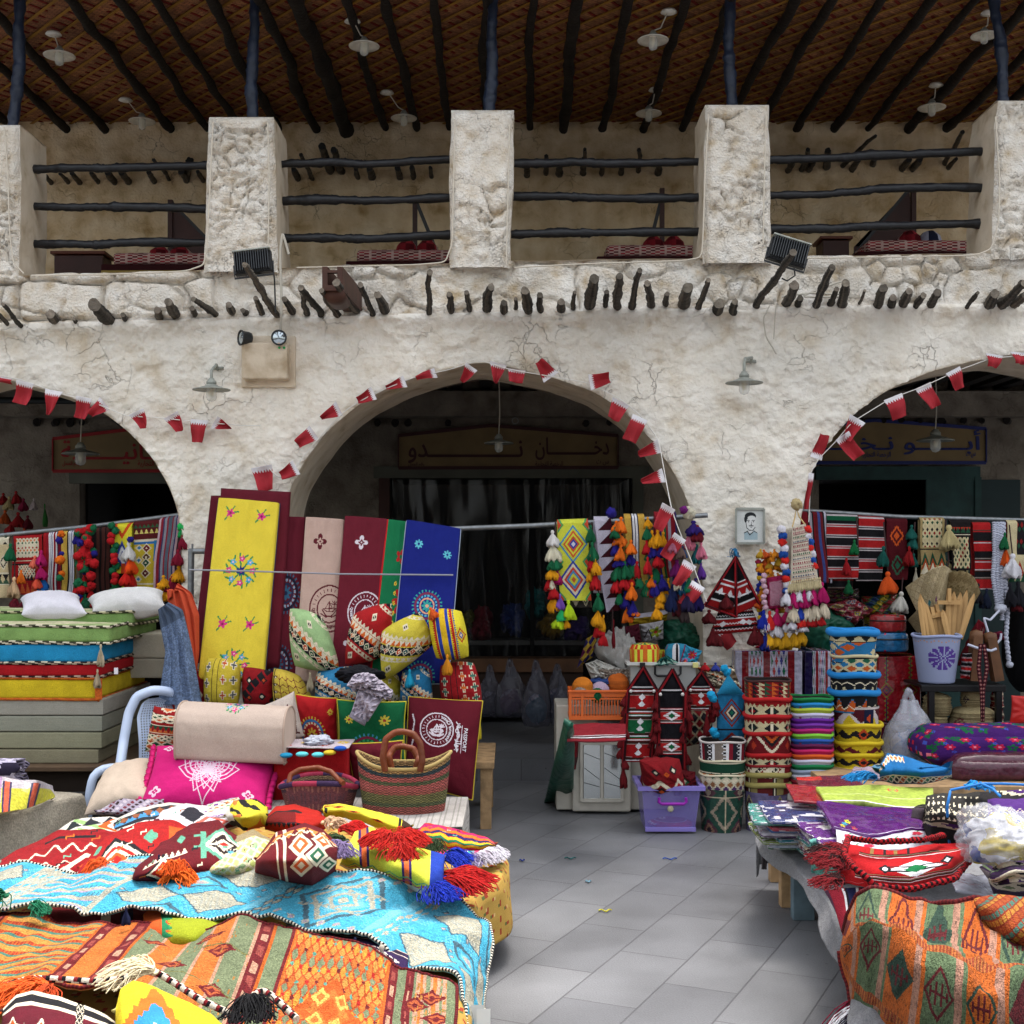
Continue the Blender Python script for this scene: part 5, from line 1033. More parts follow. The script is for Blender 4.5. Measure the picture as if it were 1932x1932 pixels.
pillow('tall_mattress',[(729,981),(783,988),(762,1290),(694,1290)],[10.0,10.0,9.45,9.45],ch,.1,COTTON,None,'green mattress with a red edge and red flowers','mattress','folding mattresses leaning on the pier',pinch=0,sharp=.09)
ch=Ch(100,230,'#101c74');mandala(ch,.52,.46,.27,['#2f9a92','#7a2a4a','#4fa8c4','#d89a7a'],.38);ch.flower(.27,.845,.08,8,'#58b8c8','#101c74',.38);ch.flower(.8,.8,.08,8,'#58b8c8','#101c74',.38);mandala(ch,.5,.02,.27,['#2f9a92','#7a2a4a','#4fa8c4','#d89a7a'],.38)
pillow('tall_mattress',[(767,983),(869,1000),(845,1290),(735,1290)],[9.95,9.95,9.4,9.4],ch,.12,COTTON,None,'royal blue mattress with a round teal mandala','mattress','folding mattresses leaning on the pier',pinch=0,sharp=.09,piping='#9aa6b8')
tag(tube('cord',[P(357,1075,9.62),P(480,1078,9.6),P(640,1083,9.62),P(855,1085,9.68)],.007,mat('grey_rope','#8d8f98',.8,bump=.003,bscale=200),None,6,rope_ch(['#9a9ca6','#5a5c66'],1)if 0 else None),'thin grey rope tied across the leaning mattresses','rope')
tag(tube('hanging_rail',[P(846,998,RAILY),P(1000,992,RAILY),P(1180,982,RAILY),P(1335,972,RAILY)],.02,STEEL),'grey metal rail across the middle arch hung with tasselled textiles','rail')
# ================================================================ bench and cushions behind
t=thing('wooden_bench','plain raw wood bench whose right end shows beside the maroon cushion','bench')
xr=P(935,1405,10.2)[0];box('seat',(xr-1.15,9.85,.465),(2.3,.95,.05),RAWWOOD,t,.004)
for x,y in((xr-.06,10.25),(xr-.06,9.44),(xr-2.2,10.25),(xr-2.2,9.44)):box('leg',(x,y,.22),(.08,.07,.44),RAWWOOD,t,.004)
box('rail',(xr-.03,9.85,.4),(.03,.85,.08),RAWWOOD,t,.003)
def cush(q,Y,ch,label,T=.17,big=1.0,**k):
 cx_,cy_=sum(a for a,_ in q)/4,sum(b for _,b in q)/4;q=[(cx_+(a-cx_)*big,cy_+(b-cy_)*big)for a,b in q]
 k.setdefault('rnd',.55 if 'group' not in k else .12);return pillow('cushion',q,Y,ch,T*1.35,k.pop('m',WOOL),None,label,'cushion',k.pop('group','patterned cushions on the bench'),**k)
def rot4(cx,cy,w,h,a):
 a=math.radians(a);return[(cx+x*math.cos(a)-y*math.sin(a),cy+x*math.sin(a)+y*math.cos(a))for x,y in((-w/2,-h/2),(w/2,-h/2),(w/2,h/2),(-w/2,h/2))]
cu_,s_=cush([(549,1150),(606,1166),(640,1262),(556,1255)],9.35,diagband('#93b47c',['#d06020','#c0502c','#2c5a3c'],seed=1),'pale green diamond patterned cushion with a braided tassel, upper left of the pile',.22,big=1.2,pinch=.05)
tassel(P(585,1268,9.22),.12,.022,'#a59a80',cu_)
cush([(668,1160),(738,1140),(728,1235),(652,1252)],9.35,diagband('#a5181c',['#d06020','#d06020','#2c5a3c'],seed=2),'red diamond patterned cushion with a dark braided seam, upper middle of the pile',.22,big=1.2,pinch=.05)
cush([(722,1190),(790,1158),(816,1215),(724,1285)],9.25,diagband('#c9b83a',['#d06020','#b84020','#2c5a5c'],seed=3),'yellow diamond patterned cushion right of the red one',.22,big=1.2,pinch=.06)
c=Ch(60,80,'#d9c01c');
for x,w,col in((.0,.12,'#d9c01c'),(.12,.1,'#b81c1c'),(.24,.09,'#223a9a'),(.34,.16,'#d9b01c'),(.5,.09,'#223a9a'),(.6,.1,'#b81c1c'),(.72,.28,'#d9c82c')):c.rect(x,0,x+w,1,col)
for x in(.12,.24,.5,.6,.72):c.vteeth(x,.05,22,'#d9c01c' if x in(.12,.6)else '#223a9a')
c.dia(.86,.5,.12,.16,['#b81c1c','#d9c01c','#5a3a9a',CR])
cu_,_=cush([(806,1150),(872,1152),(886,1240),(822,1244)],9.2,c,'yellow, red and blue striped cushion with orange corner tassels on the pile',.26,big=1.12,pinch=.05)
tassel(P(811,1146,9.1),.09,.03,'#d8581c',cu_,.6);tassel(P(844,1234,9.02),.13,.028,'#d88a1c',cu_)
def crossk(bg,mark,c2,w=60,h=60,n=3,seed=0):
 c=Ch(w,h,bg);c.rect(.3,0,.32,1,BK);c.rect(.45,0,.47,1,BK)
 for i in range(n):
  for x,col in((.15,mark),(.62,c2),(.88,mark)):
   y=(i+.5)/n+(.1 if x>.5 else 0);c.rect(x-.09,y-.03,x+.09,y+.03,CR);c.rect(x-.03,y-.1,x+.03,y+.1,CR);c.rect(x-.07,y-.02,x+.07,y+.02,col);c.rect(x-.02,y-.08,x+.02,y+.08,col)
 return c
cush([(387,1235),(456,1245),(454,1335),(382,1335)],9.3,crossk('#c4ac30','#4a4c50','#b8481c'),'yellow cushion with small cross motifs at the left end of the row',.2,pinch=.05)
cush([(455,1252),(520,1264),(522,1335),(455,1335)],9.35,Ch(50,50,'#8a1218').lattice(3,3,['#8a1218',BK,'#8a1218'],'#8a1218',th=.1).dia(.3,.7,.1,.12,[BK,CR]).dia(.7,.3,.12,.12,[BK,CR]).dia(.3,.25,.1,.1,[BK,'#c0461c']).dia(.75,.75,.1,.1,[BK,'#c0461c']),'red and black kilim cushion second in the row',.18)
c=Ch(56,56,'#c4a83a');[c.rect(x-.012,.1,x+.012,.9,MR)for x in(.3,.55,.8)];[(c.zig(y,.08,5,.025,MR),c.dia(.15,y,.06,.05,[BK,CR]))for y in(.2,.4,.6,.8)];c.rect(.08,0,.11,1,BK)
cush([(513,1254),(566,1272),(600,1330),(512,1335)],9.3,c,'mustard cushion with maroon branching motifs below the green one',.2)
cush([(592,1262),(680,1250),(690,1330),(590,1340)],9.35,diagband('#2d7aa8',['#d06020','#d8b090','#2c5a5c'],seed=5),'blue diamond patterned cushion behind the grey hoodie',.2)
cush([(756,1262),(812,1256),(822,1330),(750,1330)],9.3,diagband('#1f6d9c',['#d06020','#b84020','#2c5a5c'],seed=6),'blue cushion with a turquoise tassel left of the red patterned one',.2)
tassel(P(773,1262,9.15),.12,.028,'#1f9ac0',COL.objects[-1]if 0 else bpy.data.objects[[o.name for o in COL.objects if o.name.startswith('cushion')][-1]])
cush([(705,1270),(760,1265),(760,1335),(700,1335)],9.42,diagband('#b8a830',['#3c5a3c','#b84020','#2c5a5c'],seed=7),'dull yellow patterned cushion half hidden behind the hoodie',.18)
cush([(826,1250),(898,1244),(916,1335),(830,1335)],9.35,crossk('#9c161c','#3a6a5a','#d06020',n=4),'red cross patterned cushion at the right end of the row',.26,pinch=.04)
cush([(842,1325),(905,1330),(914,1400),(845,1400)],9.5,Ch(30,30,'#c4b020'),'plain yellow cushion edge under the red patterned one',.2)
c=kilim('#8a141c',[BK,'#b8501c','#1f4a34'],60,50,12);c2=Ch(60,50,'#8a141c').dia(.55,.5,.38,.46,[CR,'#1c3a2c','#b8501c',BK,'#b8501c','#8a141c'])
o=clothbox('pouffe',(P(343,1300,9.4)[0],9.6,P(343,1312,9.4)[2]),(.31,.38,.32),{'all':c2,'top':c},WOOL,None,r=.05,puff=.02,rz=.1);tag(o,'red cube pouffe with a green and orange diamond behind the white chair','pouffe')
CHP=mat('pale_blue_plastic','#b4c3dc',.4,spec=.5)
t=thing('plastic_chair','pale blue plastic chair with a perforated back beside the foam stack','chair')
Yc=8.95;sc=Yc/F
def cp_(x,y,dy=0):return P(x,y,Yc+dy)
bk=[cp_(222,1478,-.22),cp_(233,1400,0),cp_(243,1345,.06),cp_(258,1314,.08),cp_(288,1302,.1),cp_(318,1304,.18),cp_(338,1318,.26),cp_(340,1345,.3),cp_(334,1400,.26),cp_(326,1455,.2)]
q=resample(np.array(bk)[:,[0,2,1]],60)[:,[0,2,1]];rs=np.full(60,.034);o=tube('back_frame',q,rs,CHP,t,10)
def lerp(a,b,k):return a*(1-k)+b*k
Lp,Rp=resample(np.array([cp_(262,1460,.0),cp_(262,1400,.02),cp_(258,1352,.06),cp_(268,1326,.09),cp_(282,1318,.1)])[:,[0,2,1]],31)[:,[0,2,1]],resample(np.array([cp_(322,1455,.2),cp_(326,1400,.25),cp_(330,1345,.28),cp_(322,1325,.24),cp_(300,1316,.12)])[:,[0,2,1]],31)[:,[0,2,1]]
hp=[];n1,n2=30,14
V=[];Fc=[]
for j in range(n1):
 for i in range(n2):
  c4=[lerp(lerp(Lp[jj],Rp[jj],ii/n2),lerp(Lp[jj],Rp[jj],ii/n2),0)for jj,ii in((j,i),(j,i+1),(j+1,i+1),(j+1,i))];ce=sum(c4)/4;k=len(V)
  hole=0<i<n2-1 and j>0;V+=[tuple(p)for p in c4]
  if hole:V+=[tuple(lerp(p,ce,.5))for p in c4];Fc+=[(k+a,k+(a+1)%4,k+4+(a+1)%4,k+4+a)for a in range(4)]
  else:Fc.append((k,k+1,k+2,k+3))
mk('back_panel',V,Fc,CHP,t,smooth=False)
st_=[cp_(190,1452,-.28),cp_(262,1440,.05),cp_(322,1452,.22),cp_(300,1490,-.1)]
ss=sheet('seat',lambda U,V:tuple((lerp(lerp(st_[0][k],st_[3][k],U),lerp(st_[1][k],st_[2][k],U),V)-(.025*np.sin(PI*U)*np.sin(PI*V)if k==2 else 0))for k in range(3)),plain('#93a8c6',20),CHP,t,.02)
lf=lambda pts,r:tube('leg',resample(np.array(pts)[:,[0,2,1]],20)[:,[0,2,1]],np.linspace(r,r*.8,20),CHP,t,8)
lf([cp_(232,1448,-.16),cp_(195,1450,-.24),cp_(176,1462,-.28),cp_(168,1500,-.3),np.array([cp_(163,1580,-.32)[0],Yc-.32,.0])],.032)
lf([cp_(300,1490,-.1),np.array([cp_(306,1580,0)[0],Yc-.12,0])],.03);lf([cp_(250,1450,.1),np.array([cp_(240,1500,0)[0],Yc+.2,0])],.03);lf([cp_(322,1452,.2),np.array([cp_(330,1500,0)[0],Yc+.34,0])],.03)
GP='cushions piled before the bench'
kr=kilim('#8f1418',['#c8602c','#1f4a34',BK],60,70,21,CR).lattice(3,2,['#b84a1c','#1f4a34'],CR,0,1,0,.3,.12)
cush([(290,1330),(352,1338),(345,1425),(272,1420)],8.75,kr,'red kilim cushion leaning on the plastic chair',.16,group=GP)
cush([(480,1335),(556,1302),(574,1390),(548,1412)],8.75,Ch(60,60,'#b8aaa0').line([(.7,.2),(.78,.4),(.66,.6),(.8,.8)],.02,'#4a1018').line([(.8,.15),(.9,.4),(.84,.7)],.02,'#4a1018').line([(.62,.2),(.9,.12)],.02,'#4a1018'),'cream cushion with maroon calligraphy strokes standing on its corner',.14,m=COTTON,group=GP)
c=Ch(70,70,'#aa1218');mandala(c,.38,.28,.36,['#c9a832','#2f6aa0','#d8c8a0','#8a1c1c']);c.flower(.86,.74,.07,8,'#c9a832','#aa1218')
cush([(556,1308),(638,1316),(640,1412),(566,1412)],8.95,c,'red cushion with a yellow and blue half mandala',.14,m=COTTON,group=GP,piping='#b8a02c')
c=Ch(90,90,'#075c34');mandala(c,.46,.2,.3,['#3a8fae','#7a1c3c','#2f9a5c','#c9b83a']);c.flower(.72,.72,.09,8,'#c9b83a','#a02c28');c.flower(.18,.72,.07,8,'#c9b83a','#a02c28')
cush([(634,1318),(768,1322),(766,1440),(636,1440)],8.85,c,'green cushion embroidered with a mandala and two yellow stars',.17,m=COTTON,group=GP,piping='#b8b02c')
c=Ch(120,150,'#5e0e1e');emblem(c,.42,.63,.24,'#d8ccd4',.8)
c.line([(.72,.44),(.7,.52),(.74,.6),(.7,.68)],.012,'#d8ccd4');c.line([(.78,.42),(.77,.7)],.006,'#d8ccd4');c.line([(.08,.55),(.1,.7),(.07,.78)],.01,'#d8ccd4');c.line([(.07,.4),(.1,.5)],.01,'#d8ccd4')
o,sf=cush([(769,1312),(913,1320),(893,1513),(760,1480)],[9.15,9.15,8.95,8.95],c,'maroon cushion with a round white emblem standing at the right end',.16,m=COTTON,group=GP,pinch=.05,piping='#b8a02c')
arctext(sf,'State of Qatar',.42,.63,.165,.8,PI*1.75,PI*2.42,.05,THW,o)
deco('embroidered_lettering',sf,'PASSPORT',.8,.44,.85,.68,THW,o,rot=1,bold=.05);deco('embroidered_lettering',sf,arab('جواز سفر').replace('ف','ﻔ'),.68,.42,.78,.74,THW,o,rot=1,bold=.05)
c=Ch(70,50,'#5e0e1e');[c.line([(.3+.12*k,.2),(.35+.12*k,.5)],.02,'#cfc0c8')for k in range(4)];c.flower(.5,.3,.12,8,'#3a8f7e','#b03a5c')
cush([(650,1402),(762,1396),(758,1470),(666,1478)],8.5,c,'small maroon cushion with yellow piping behind the baskets',.12,m=COTTON,group=GP,piping='#b8a02c')
t=thing('backrest_roll','beige folded backrest roll with an embroidered turquoise flower on top of the pink cushion','backrest')
c=Ch(90,70,'#b7a497');
Yb_=8.25;s=Yb_/F;prof=[]
pf=[(1437,0),(1434,-.02),(1390,-.03),(1366,-.02),(1350,.02),(1338,.1),(1335,.2),(1338,.3),(1352,.4),(1400,.42),(1425,.36),(1437,.3)]
pa=resample(np.array([(d*2469/Yb_,y,d)for y,d in pf]),71)
def fn(U,V):
 k=V*70;y=np.interp(k,range(71),pa[:,1]);d=np.interp(k,range(71),pa[:,2]);x=331+(536-331)*U;yy=y+(U-.5)*10
 w=.006*fbm(U*6,V*8,3,3);return(x-CX)*s+0*V,Yb_+d+w,CH+(HY-yy)*s
bouquet(c,.52,.47,.11,1.4);bq=c;sheet('cover',fn,c,COTTON,t,.0)
for U0 in(0.,1.):
 pts=[np.array([float(v)for v in fn(np.array([[U0]]),np.array([[v_]]))[0:1][0].ravel()]if 0 else[float(np.ravel(q)[0])for q in fn(np.array([[U0]]),np.array([[v_]]))])for v_ in np.linspace(0,1,40)]
 ce=sum(pts)/40;mk('end_panel',[tuple(p)for p in pts]+[tuple(ce+[(.03 if U0 else-.03),0,0])],[(i,(i+1)%40,40)if U0==0 else((i+1)%40,i,40)for i in range(40)],mat('beige_cotton','#b09d90',.85,var=.1),t);tube('piping',pts+[pts[0]],.007,mat('beige_piping','#a08c7e',.8),t,6)
c=Ch(220,150,'#c4136a');W_='#dcbfd0'
def petal(cx,cy,ang,L,w,th=.0035):
 p=[]
 for t_ in np.linspace(0,1,15):r_=L*t_;o_=w*math.sin(PI*t_**.8)*(1-.25*t_);p.append((r_,o_))
 for sg in(1,-1):c.line([(cx+(r_*math.sin(ang)+sg*o_*math.cos(ang)),cy+(r_*math.cos(ang)-sg*o_*math.sin(ang))*1.45)for r_,o_ in p],th,W_,1.45)
for L,w in((.3,.12),(.24,.085),(.17,.05)):
 for a_ in(0,.5,-.5,.95,-.95,1.35,-1.35):petal(.5,.4,a_,L*(1-.1*abs(a_)),w,.005 if L>.25 else .0035)
for L,w in((.36,.09),(.26,.055)):
 for a_ in(PI,PI-.28,PI+.28):petal(.5,.52,a_,L*(1 if a_==PI else .8),w,.004)
for a_ in(2.2,-2.2):petal(.5,.38,a_,.16,.03,.004)
c.ring(.5,.5,.03,.04,W_,0,1.45)
for x,y in((.12,.86),(.84,.86),(.1,.14),(.86,.12)):(c.flower(x,y,.05,4,W_,'#c4136a',1.35),c.flower(x,y,.025,4,'#c4136a',W_,1.35))
o,sf=pillow('pink_cushion',[(296,1408),(528,1428),(500,1530),(262,1524)],[8.5,8.5,8.05,8.05],c,.24,COTTON,None,'large hot pink cushion embroidered with a white lotus under the beige roll','cushion',GP,pinch=.05)
fr=mat('pink_ruffle','#b80f60',.9)
for side in(0,1):
 pv=[sf(np.array([float(side)]),np.array([v]))[0]+np.array([(-1)**(side+1)*.012*(1+(i%2)),-.004*(i%3),0])for i,v in enumerate(np.linspace(0,1,60))];tube('ruffle',pv,[.012+.008*(i%2)for i in range(60)],fr,o,6)
pillow('cream_cushion',[(203,1452),(292,1432),(280,1505),(158,1538)],[8.6,8.6,8.1,8.1],plain('#c6b29e',40),.2,COTTON,None,'plain cream cushion lying left of the pink one','cushion',GP,pinch=.04,sharp=.5)
def crumple(name,cx,cy,rx,ry,Y,col,label,m=COTTON,cat='clothing',dep=.14,amp=.35,seed=0,ch=None,flat=.0,parent=None,n=70,group=None,yarn=False):
 s=Y/F;m=yarn_mat(col)if yarn else m;ch=ch or plain(col,n)
 def fn(U,V):
  th=V*PI;ph=U*2*PI;sx,sy,sz=np.sin(th)*np.cos(ph),np.sin(th)*np.sin(ph),-np.cos(th)
  a=fbm(sx*1.6+seed*5.1,sz*1.6+sy*1.3,4,seed);b=np.abs(fbm(sx*2.6+7+seed,sz*2.6+sy*2,3,seed+9));r=1+amp*a-amp*.9*b
  return(cx-CX)*s+sx*rx*s*r,Y+sy*dep*r,np.maximum(CH+(HY-cy)*s+sz*ry*s*r,CH+(HY-cy)*s-ry*s*.92 if flat else-9)
 q_=(24,16)if rx<15 else(90,60);o=sheet(name,fn,ch,m,parent,0,*q_)
 if label:tag(o,label,cat,group)
 return o
t=thing('hooded_sweatshirt','crumpled pale grey hooded sweatshirt thrown over the green cushion','sweatshirt')
GH='#b3aab8';fl=plain(GH,60);cf=cloth_mat('fleece',300,.004,.95,0,.06)
pillow('body',[(646,1292),(684,1266),(742,1296),(700,1322)],8.72,fl,.22,cf,t,pinch=.02,wr=.16,seed=4,rnd=.7);pillow('hood',[(664,1268),(712,1270),(716,1300),(658,1298)],8.62,fl,.14,cf,t,pinch=.02,wr=.14,seed=9,rnd=.9);pillow('sleeve',[(676,1302),(722,1318),(694,1362),(662,1346)],8.6,fl,.1,cf,t,pinch=0,wr=.09,seed=6,sharp=.3);pillow('cuff',[(664,1340),(694,1356),(688,1370),(658,1352)],8.59,plain('#8d8795',20),.08,cf,t,pinch=0,sharp=.3);pillow('sleeve',[(700,1288),(744,1300),(738,1322),(698,1312)],8.62,fl,.12,cf,t,pinch=0,wr=.12,seed=12,rnd=.6)
crumple('black_scarf',680,1274,44,18,8.95,'#15141a','crumpled black scarf behind the grey sweatshirt',cat='scarf',dep=.12,seed=2)
t=thing('red_box','red cloth covered box with blue and yellow felt leaf trims behind the baskets','box')
c=Ch(50,30,'#a51016');clothbox('body',(P(585,1460,8.35)[0],8.5,P(585,1475,8.3)[2]),(.47,.32,.42),{'all':c},WOOL,t,r=.02,puff=.006)
c=Ch(60,30,'#b5a9b0');[c.flower(x,y,.09,8,'#c9a82c' if i%2 else '#b83a1c','#b5a9b0',2)for i,(x,y)in enumerate(((.15,.3),(.4,.6),(.65,.35),(.88,.6)))]
z_=P(585,1413,8.3)[2];sheet('cover_cloth',lambda U,V:(P(512,0,8.3)[0]+U*.49,8.28+V*.36,z_+.012+.006*fbm(U*5,V*5,3,3)),c,WOOL,t,.006)
for x,y,col in((540,1425,'#1c86b0'),(570,1423,'#59c0c8'),(600,1424,'#59c0c8'),(622,1420,'#d8b82c'),(642,1412,'#1c50b0')):crumple('felt_leaf',x,y,12,5,8.22,col,None,dep=.03,amp=.05,parent=t,n=12)
crumple('white_cloth',600,1398,28,12,8.45,'#b8bccb','small crumpled white cloth lying on the red box',cat='cloth',dep=.1,seed=11)
def basket_ch(w,h,bands,noise=1):
 c=Ch(w,h,'#8a5a4a');c.hs(bands);k=(np.floor(c.U*w/2)+np.floor(c.V*h))%2==0;c.a[k]*=.62;c.a*=.92+.16*RS.rand(h,w)[...,None];return c
def weave_basket(name,cx,ytop,ybot,wt,wb,Y,ch,label,dip=0,flare=0,sy=.55,T_=None):
 t=thing(name,label,'basket','woven baskets on the table');s=Y/F;zt=CH+(HY-ytop)*s;zb=CH+(HY-ybot)*s;X0=(cx-CX)*s
 def fn(U,V,rin=1):
  a=U*2*PI+PI/2;r=(wb+(wt-wb)*V**.8)/2*s*rin;up=np.abs(np.cos(a))**3*dip*s*V**2
  return X0+r*np.cos(a),Y+.12+r*sy*np.sin(a),zb+(zt-zb)*V+up
 sheet('woven_body',fn,ch,RUGM,t,.014,120,ch.h,flip=False)
 sheet('base',lambda U,V:(X0+(V*wb/2*s)*np.cos(U*2*PI),Y+.12+sy*V*wb/2*s*np.sin(U*2*PI),zb+.01+0*U),plain('#6a4a3c',20),RUGM,t,.004,40,3)
 return t,fn,X0,s,zt,zb
bb=[(1.5,'#b0605a'),(2.2,'#a55a50'),(1,'#5c6446'),(2.2,'#777448'),(1,'#a85a50'),(1.6,'#b8605a'),(.8,'#5c6446'),(1.4,'#b8605a'),(.8,'#3c4a50'),(1.4,'#b08a5a')]
t,fn,X0,s,zt,zb=weave_basket('shopping_basket',759,1450,1549,180,150,7.9,basket_ch(170,44,bb),'tall woven basket in red and green bands with brown leather handles',dip=26)
tube('rim',[np.array([float(q)for q in fn(np.array(u),np.array(1.))])for u in np.linspace(0,1,80)],.011,mat('straw_rim','#a08a58',.9,bump=.003,bscale=90),t,8,caps=False)
LE=mat('brown_leather','#6b3216',.45,bump=.003,bscale=60,var=.3)
for yo,yy,y2 in((.0,1380,1455),(.2,1408,1452)):
 pts=[P(727+(12 if yo else 0),y2,7.86+yo),P(722+(12 if yo else 0),y2-25,7.86+yo),P(728+(8 if yo else 0),yy+14,7.88+yo),P(745,yy+2,7.9+yo),P(760,yy,7.9+yo),P(780,yy+5,7.9+yo),P(793-(4 if yo else 0),yy+22,7.88+yo),P(797-(8 if yo else 0),y2-18,7.86+yo),P(792-(8 if yo else 0),y2,7.86+yo)]
 tube('handle',resample(np.array(pts)[:,[0,2,1]],60)[:,[0,2,1]],.02,LE,t,10,rough=.15)
c=basket_ch(150,34,[(1,'#8a4a4e'),(1.3,'#6c4044'),(1,'#8f5a50'),(2,'#7c4a48'),(1,'#503a44'),(1,'#9a7a5c')]);c.lattice(14,1,['#8f5a50','#5c3a40'],'#6c3c40',.35,.65,.2,.9)
t,fn,X0,s,zt,zb=weave_basket('round_basket',597,1476,1540,150,120,7.95,c,'low dark red woven basket with a curved brown handle',dip=-14,sy=.7)
rp=[np.array([float(q)for q in fn(np.array(u),np.array(1.))])for u in np.linspace(0,1,80)]
tube('rim',rp,.017,WOOL,t,8,lambda i,j:srgb(['#a0304a','#3c2a4a'][(i//8)%2]),caps=False)
tube('handle',resample(np.array([P(545,1478,7.95),P(548,1462,7.98),P(565,1452,8.0),P(600,1448,8.02),P(625,1456,8.0),P(640,1472,7.95),P(648,1478,7.9)])[:,[0,2,1]],50)[:,[0,2,1]],.016,LE,t,10,rough=.1)
# ================================================================ tarp covered bench and its goods, far left
t=thing('covered_table','low table wrapped in a dusty beige tarpaulin at the left edge','table')
zt=.42;A=G(159,1497,zt);B_=G(-10,1536,zt);d=(B_-A);d/=np.linalg.norm(d);nrm=np.array([d[1],-d[0],0]);nrm=nrm if nrm[1]>0 else-nrm
def fn(U,V):
 L=2.4;w=1.3;u=U*(L+.36)-.36;over=np.maximum(-u,0);x=np.maximum(u,0);vv=V*(w+.4)-.4;ov=np.maximum(-vv,0);y=np.maximum(vv,0)
 wob=.05*fbm(u*2.3,vv*2.3,4,2);X=A[0]+d[0]*x+nrm[0]*y;Y=A[1]+d[1]*x+nrm[1]*y-1.25*nrm[1]*0
 fl=.06*fbm(U*9,V*9,3,5)
 X=X-d[0]*over*.12-nrm[0]*ov*.12;Y=Y-d[1]*over*.12-nrm[1]*ov*(.12+fl)
 return X+fl*over*2,Y,zt-np.maximum(over,ov)+.016*fbm(u*3,vv*3,4,7)+wob*0
sheet('tarpaulin',fn,plain('#a59c8b',90).spark(.03),cloth_mat('dusty_tarpaulin',90,.004,.8),t,.004,90,70,flip=True)
for k in(.15,2.2):
 for w in(.1,1.1):p=A+d*k+nrm*w;box('leg',(p[0],p[1],.2),(.07,.07,.4),RAWWOOD,t)
def roll(name,cx,cy,r,Y,ln,ch,label,cat='rolled textile',group=None,turns=3,m=None):
 """roll of cloth seen end on: a spiral sheet"""
 s=Y/F;X0,Z0=(cx-CX)*s,CH+(HY-cy)*s
 def fn(U,V):
  a=V*turns*2*PI;rr=r*s*(.25+.75*V)*(1+.05*np.sin(a*3));return X0-U*ln+.02*np.sin(a*5),Y+rr*np.cos(a),Z0+rr*.9*np.sin(a)
 return tag(sheet(name,fn,ch,m or WOOL,None,.012),label,cat,group)
c=Ch(50,160,'#2a2438');k=(vnoise(c.U*26,c.V*90,5)>.5);c.a[k]=srgb('#b9b2c8');roll('knitted_roll',42,1452,31,8.3,1.2,c,'black and white speckled knitted roll at the left edge')
c=Ch(90,60,'#c9c43a');c.put(c.V>.72,'#b9b0b4');
for x in(.12,.42,.72):c.rect(x-.05,0,x+.05,.9,'#3a3458');c.rect(x-.03,0,x+.03,.9,'#d0583a')
c.put((c.U>.3)&(c.U<.36)&(c.V>.3),'#b08ab0')
drape('folded_towel',[(-60,1462,.62),(20,1466,.62),(70,1472,.6),(100,1480,.52),(104,1500,.45)],[(-60,1545,.5),(0,1536,.48),(50,1524,.46),(90,1510,.44),(104,1504,.44)],c,SATIN,wr=.02,thick=.03,seed=3)
tag(COL.objects[-1]if False else bpy.data.objects['folded_towel'],'yellow folded towel with orange stripes in clear plastic at the left edge','folded textile')
# ================================================================ the foreground table on the left
t=thing('display_table','big low display table under a yellow flowered cloth, heaped with rugs','table');zt=.42
TX=-.1
c=Ch(440,400,'#b08b3e');k_=(np.floor(c.U*46)+np.floor(c.V*44)*.5);fu=(c.U*46+.5*(np.floor(c.V*44)%2))%1;fv=(c.V*44)%1
c.put(np.hypot(fu-.5,(fv-.55))<.2,'#9c3a22');c.put(np.hypot(fu-.5,(fv-.6))<.08,'#c9a86a');c.put((np.abs(fu-.6)<.06)&(np.abs(fv-.25)<.14),'#5a6634')
def fn(U,V):
 u=U*3.6;top=np.minimum(u,3.3);over=np.maximum(u-3.3,0);a=np.clip(over/.05,0,1);v=3.9+V*(3.62-1.0*np.clip((1.25-u)/.5,0,1))
 k=np.clip((v-5.9)/.5,0,1);ex=-.17+.12*k*k*(3-2*k);cr=1-np.sqrt(np.clip(1-np.clip((v-6.75)/.77,0,1)**2.4,0,1));sc_=(ex+3.4-cr*.95)
 X=-3.4+top/3.3*sc_+.025*a+.03*np.sin(v*7)*over*2+.02*fbm(v*3,over*3,3,3)*a
 return X+over*.05,v+over*cr*.3,zt+.012*fbm(u*2,v*2,3,5)-over*.93
sheet('tablecloth',fn,c,cloth_mat('printed_cotton',500,.001,.85,0,.06),t,.004,220,200)
box('tabletop',(TX-1.75,5.2,zt-.05),(3.0,2.4,.04),RAWWOOD,t)
for x in(TX-.35,TX-3.0):
 for y in(4.2,5.3,6.3):box('leg',(x,y,.19),(.08,.08,.36),RAWWOOD,t)
t=thing('low_table','low table under a white striped cloth carrying the pink cushion and the baskets','table')
xr=P(879,1500,8.0)[0];wc=Ch(240,100,'#a8a39e').vs([(1,'#aca7a2'),(.35,'#928d88')]*90)
def fn(U,V):
 u=1.1+U*2.2;top=np.minimum(u,3.0);over=np.maximum(u-3.0,0);v=7.5+V*.95;fo=.035*np.sin(v*16)*over*2+.03*fbm(v*4,over*4,3,3)*np.clip(over*9,0,1)
 return xr-3.0+top+fo+over*.04,v,.415+.01*fbm(u*3,v*3,3,8)-over*1.2
sheet('striped_cloth',fn,wc,WOOL,t,.004,240,90);box('tabletop',(xr-1.0,7.97,.38),(1.8,.85,.04),RAWWOOD,t)
for x in(xr-.15,xr-1.8):
 for y in(7.65,8.3):box('leg',(x,y,.18),(.07,.07,.36),RAWWOOD,t)
FG='cloths heaped on the big display table'
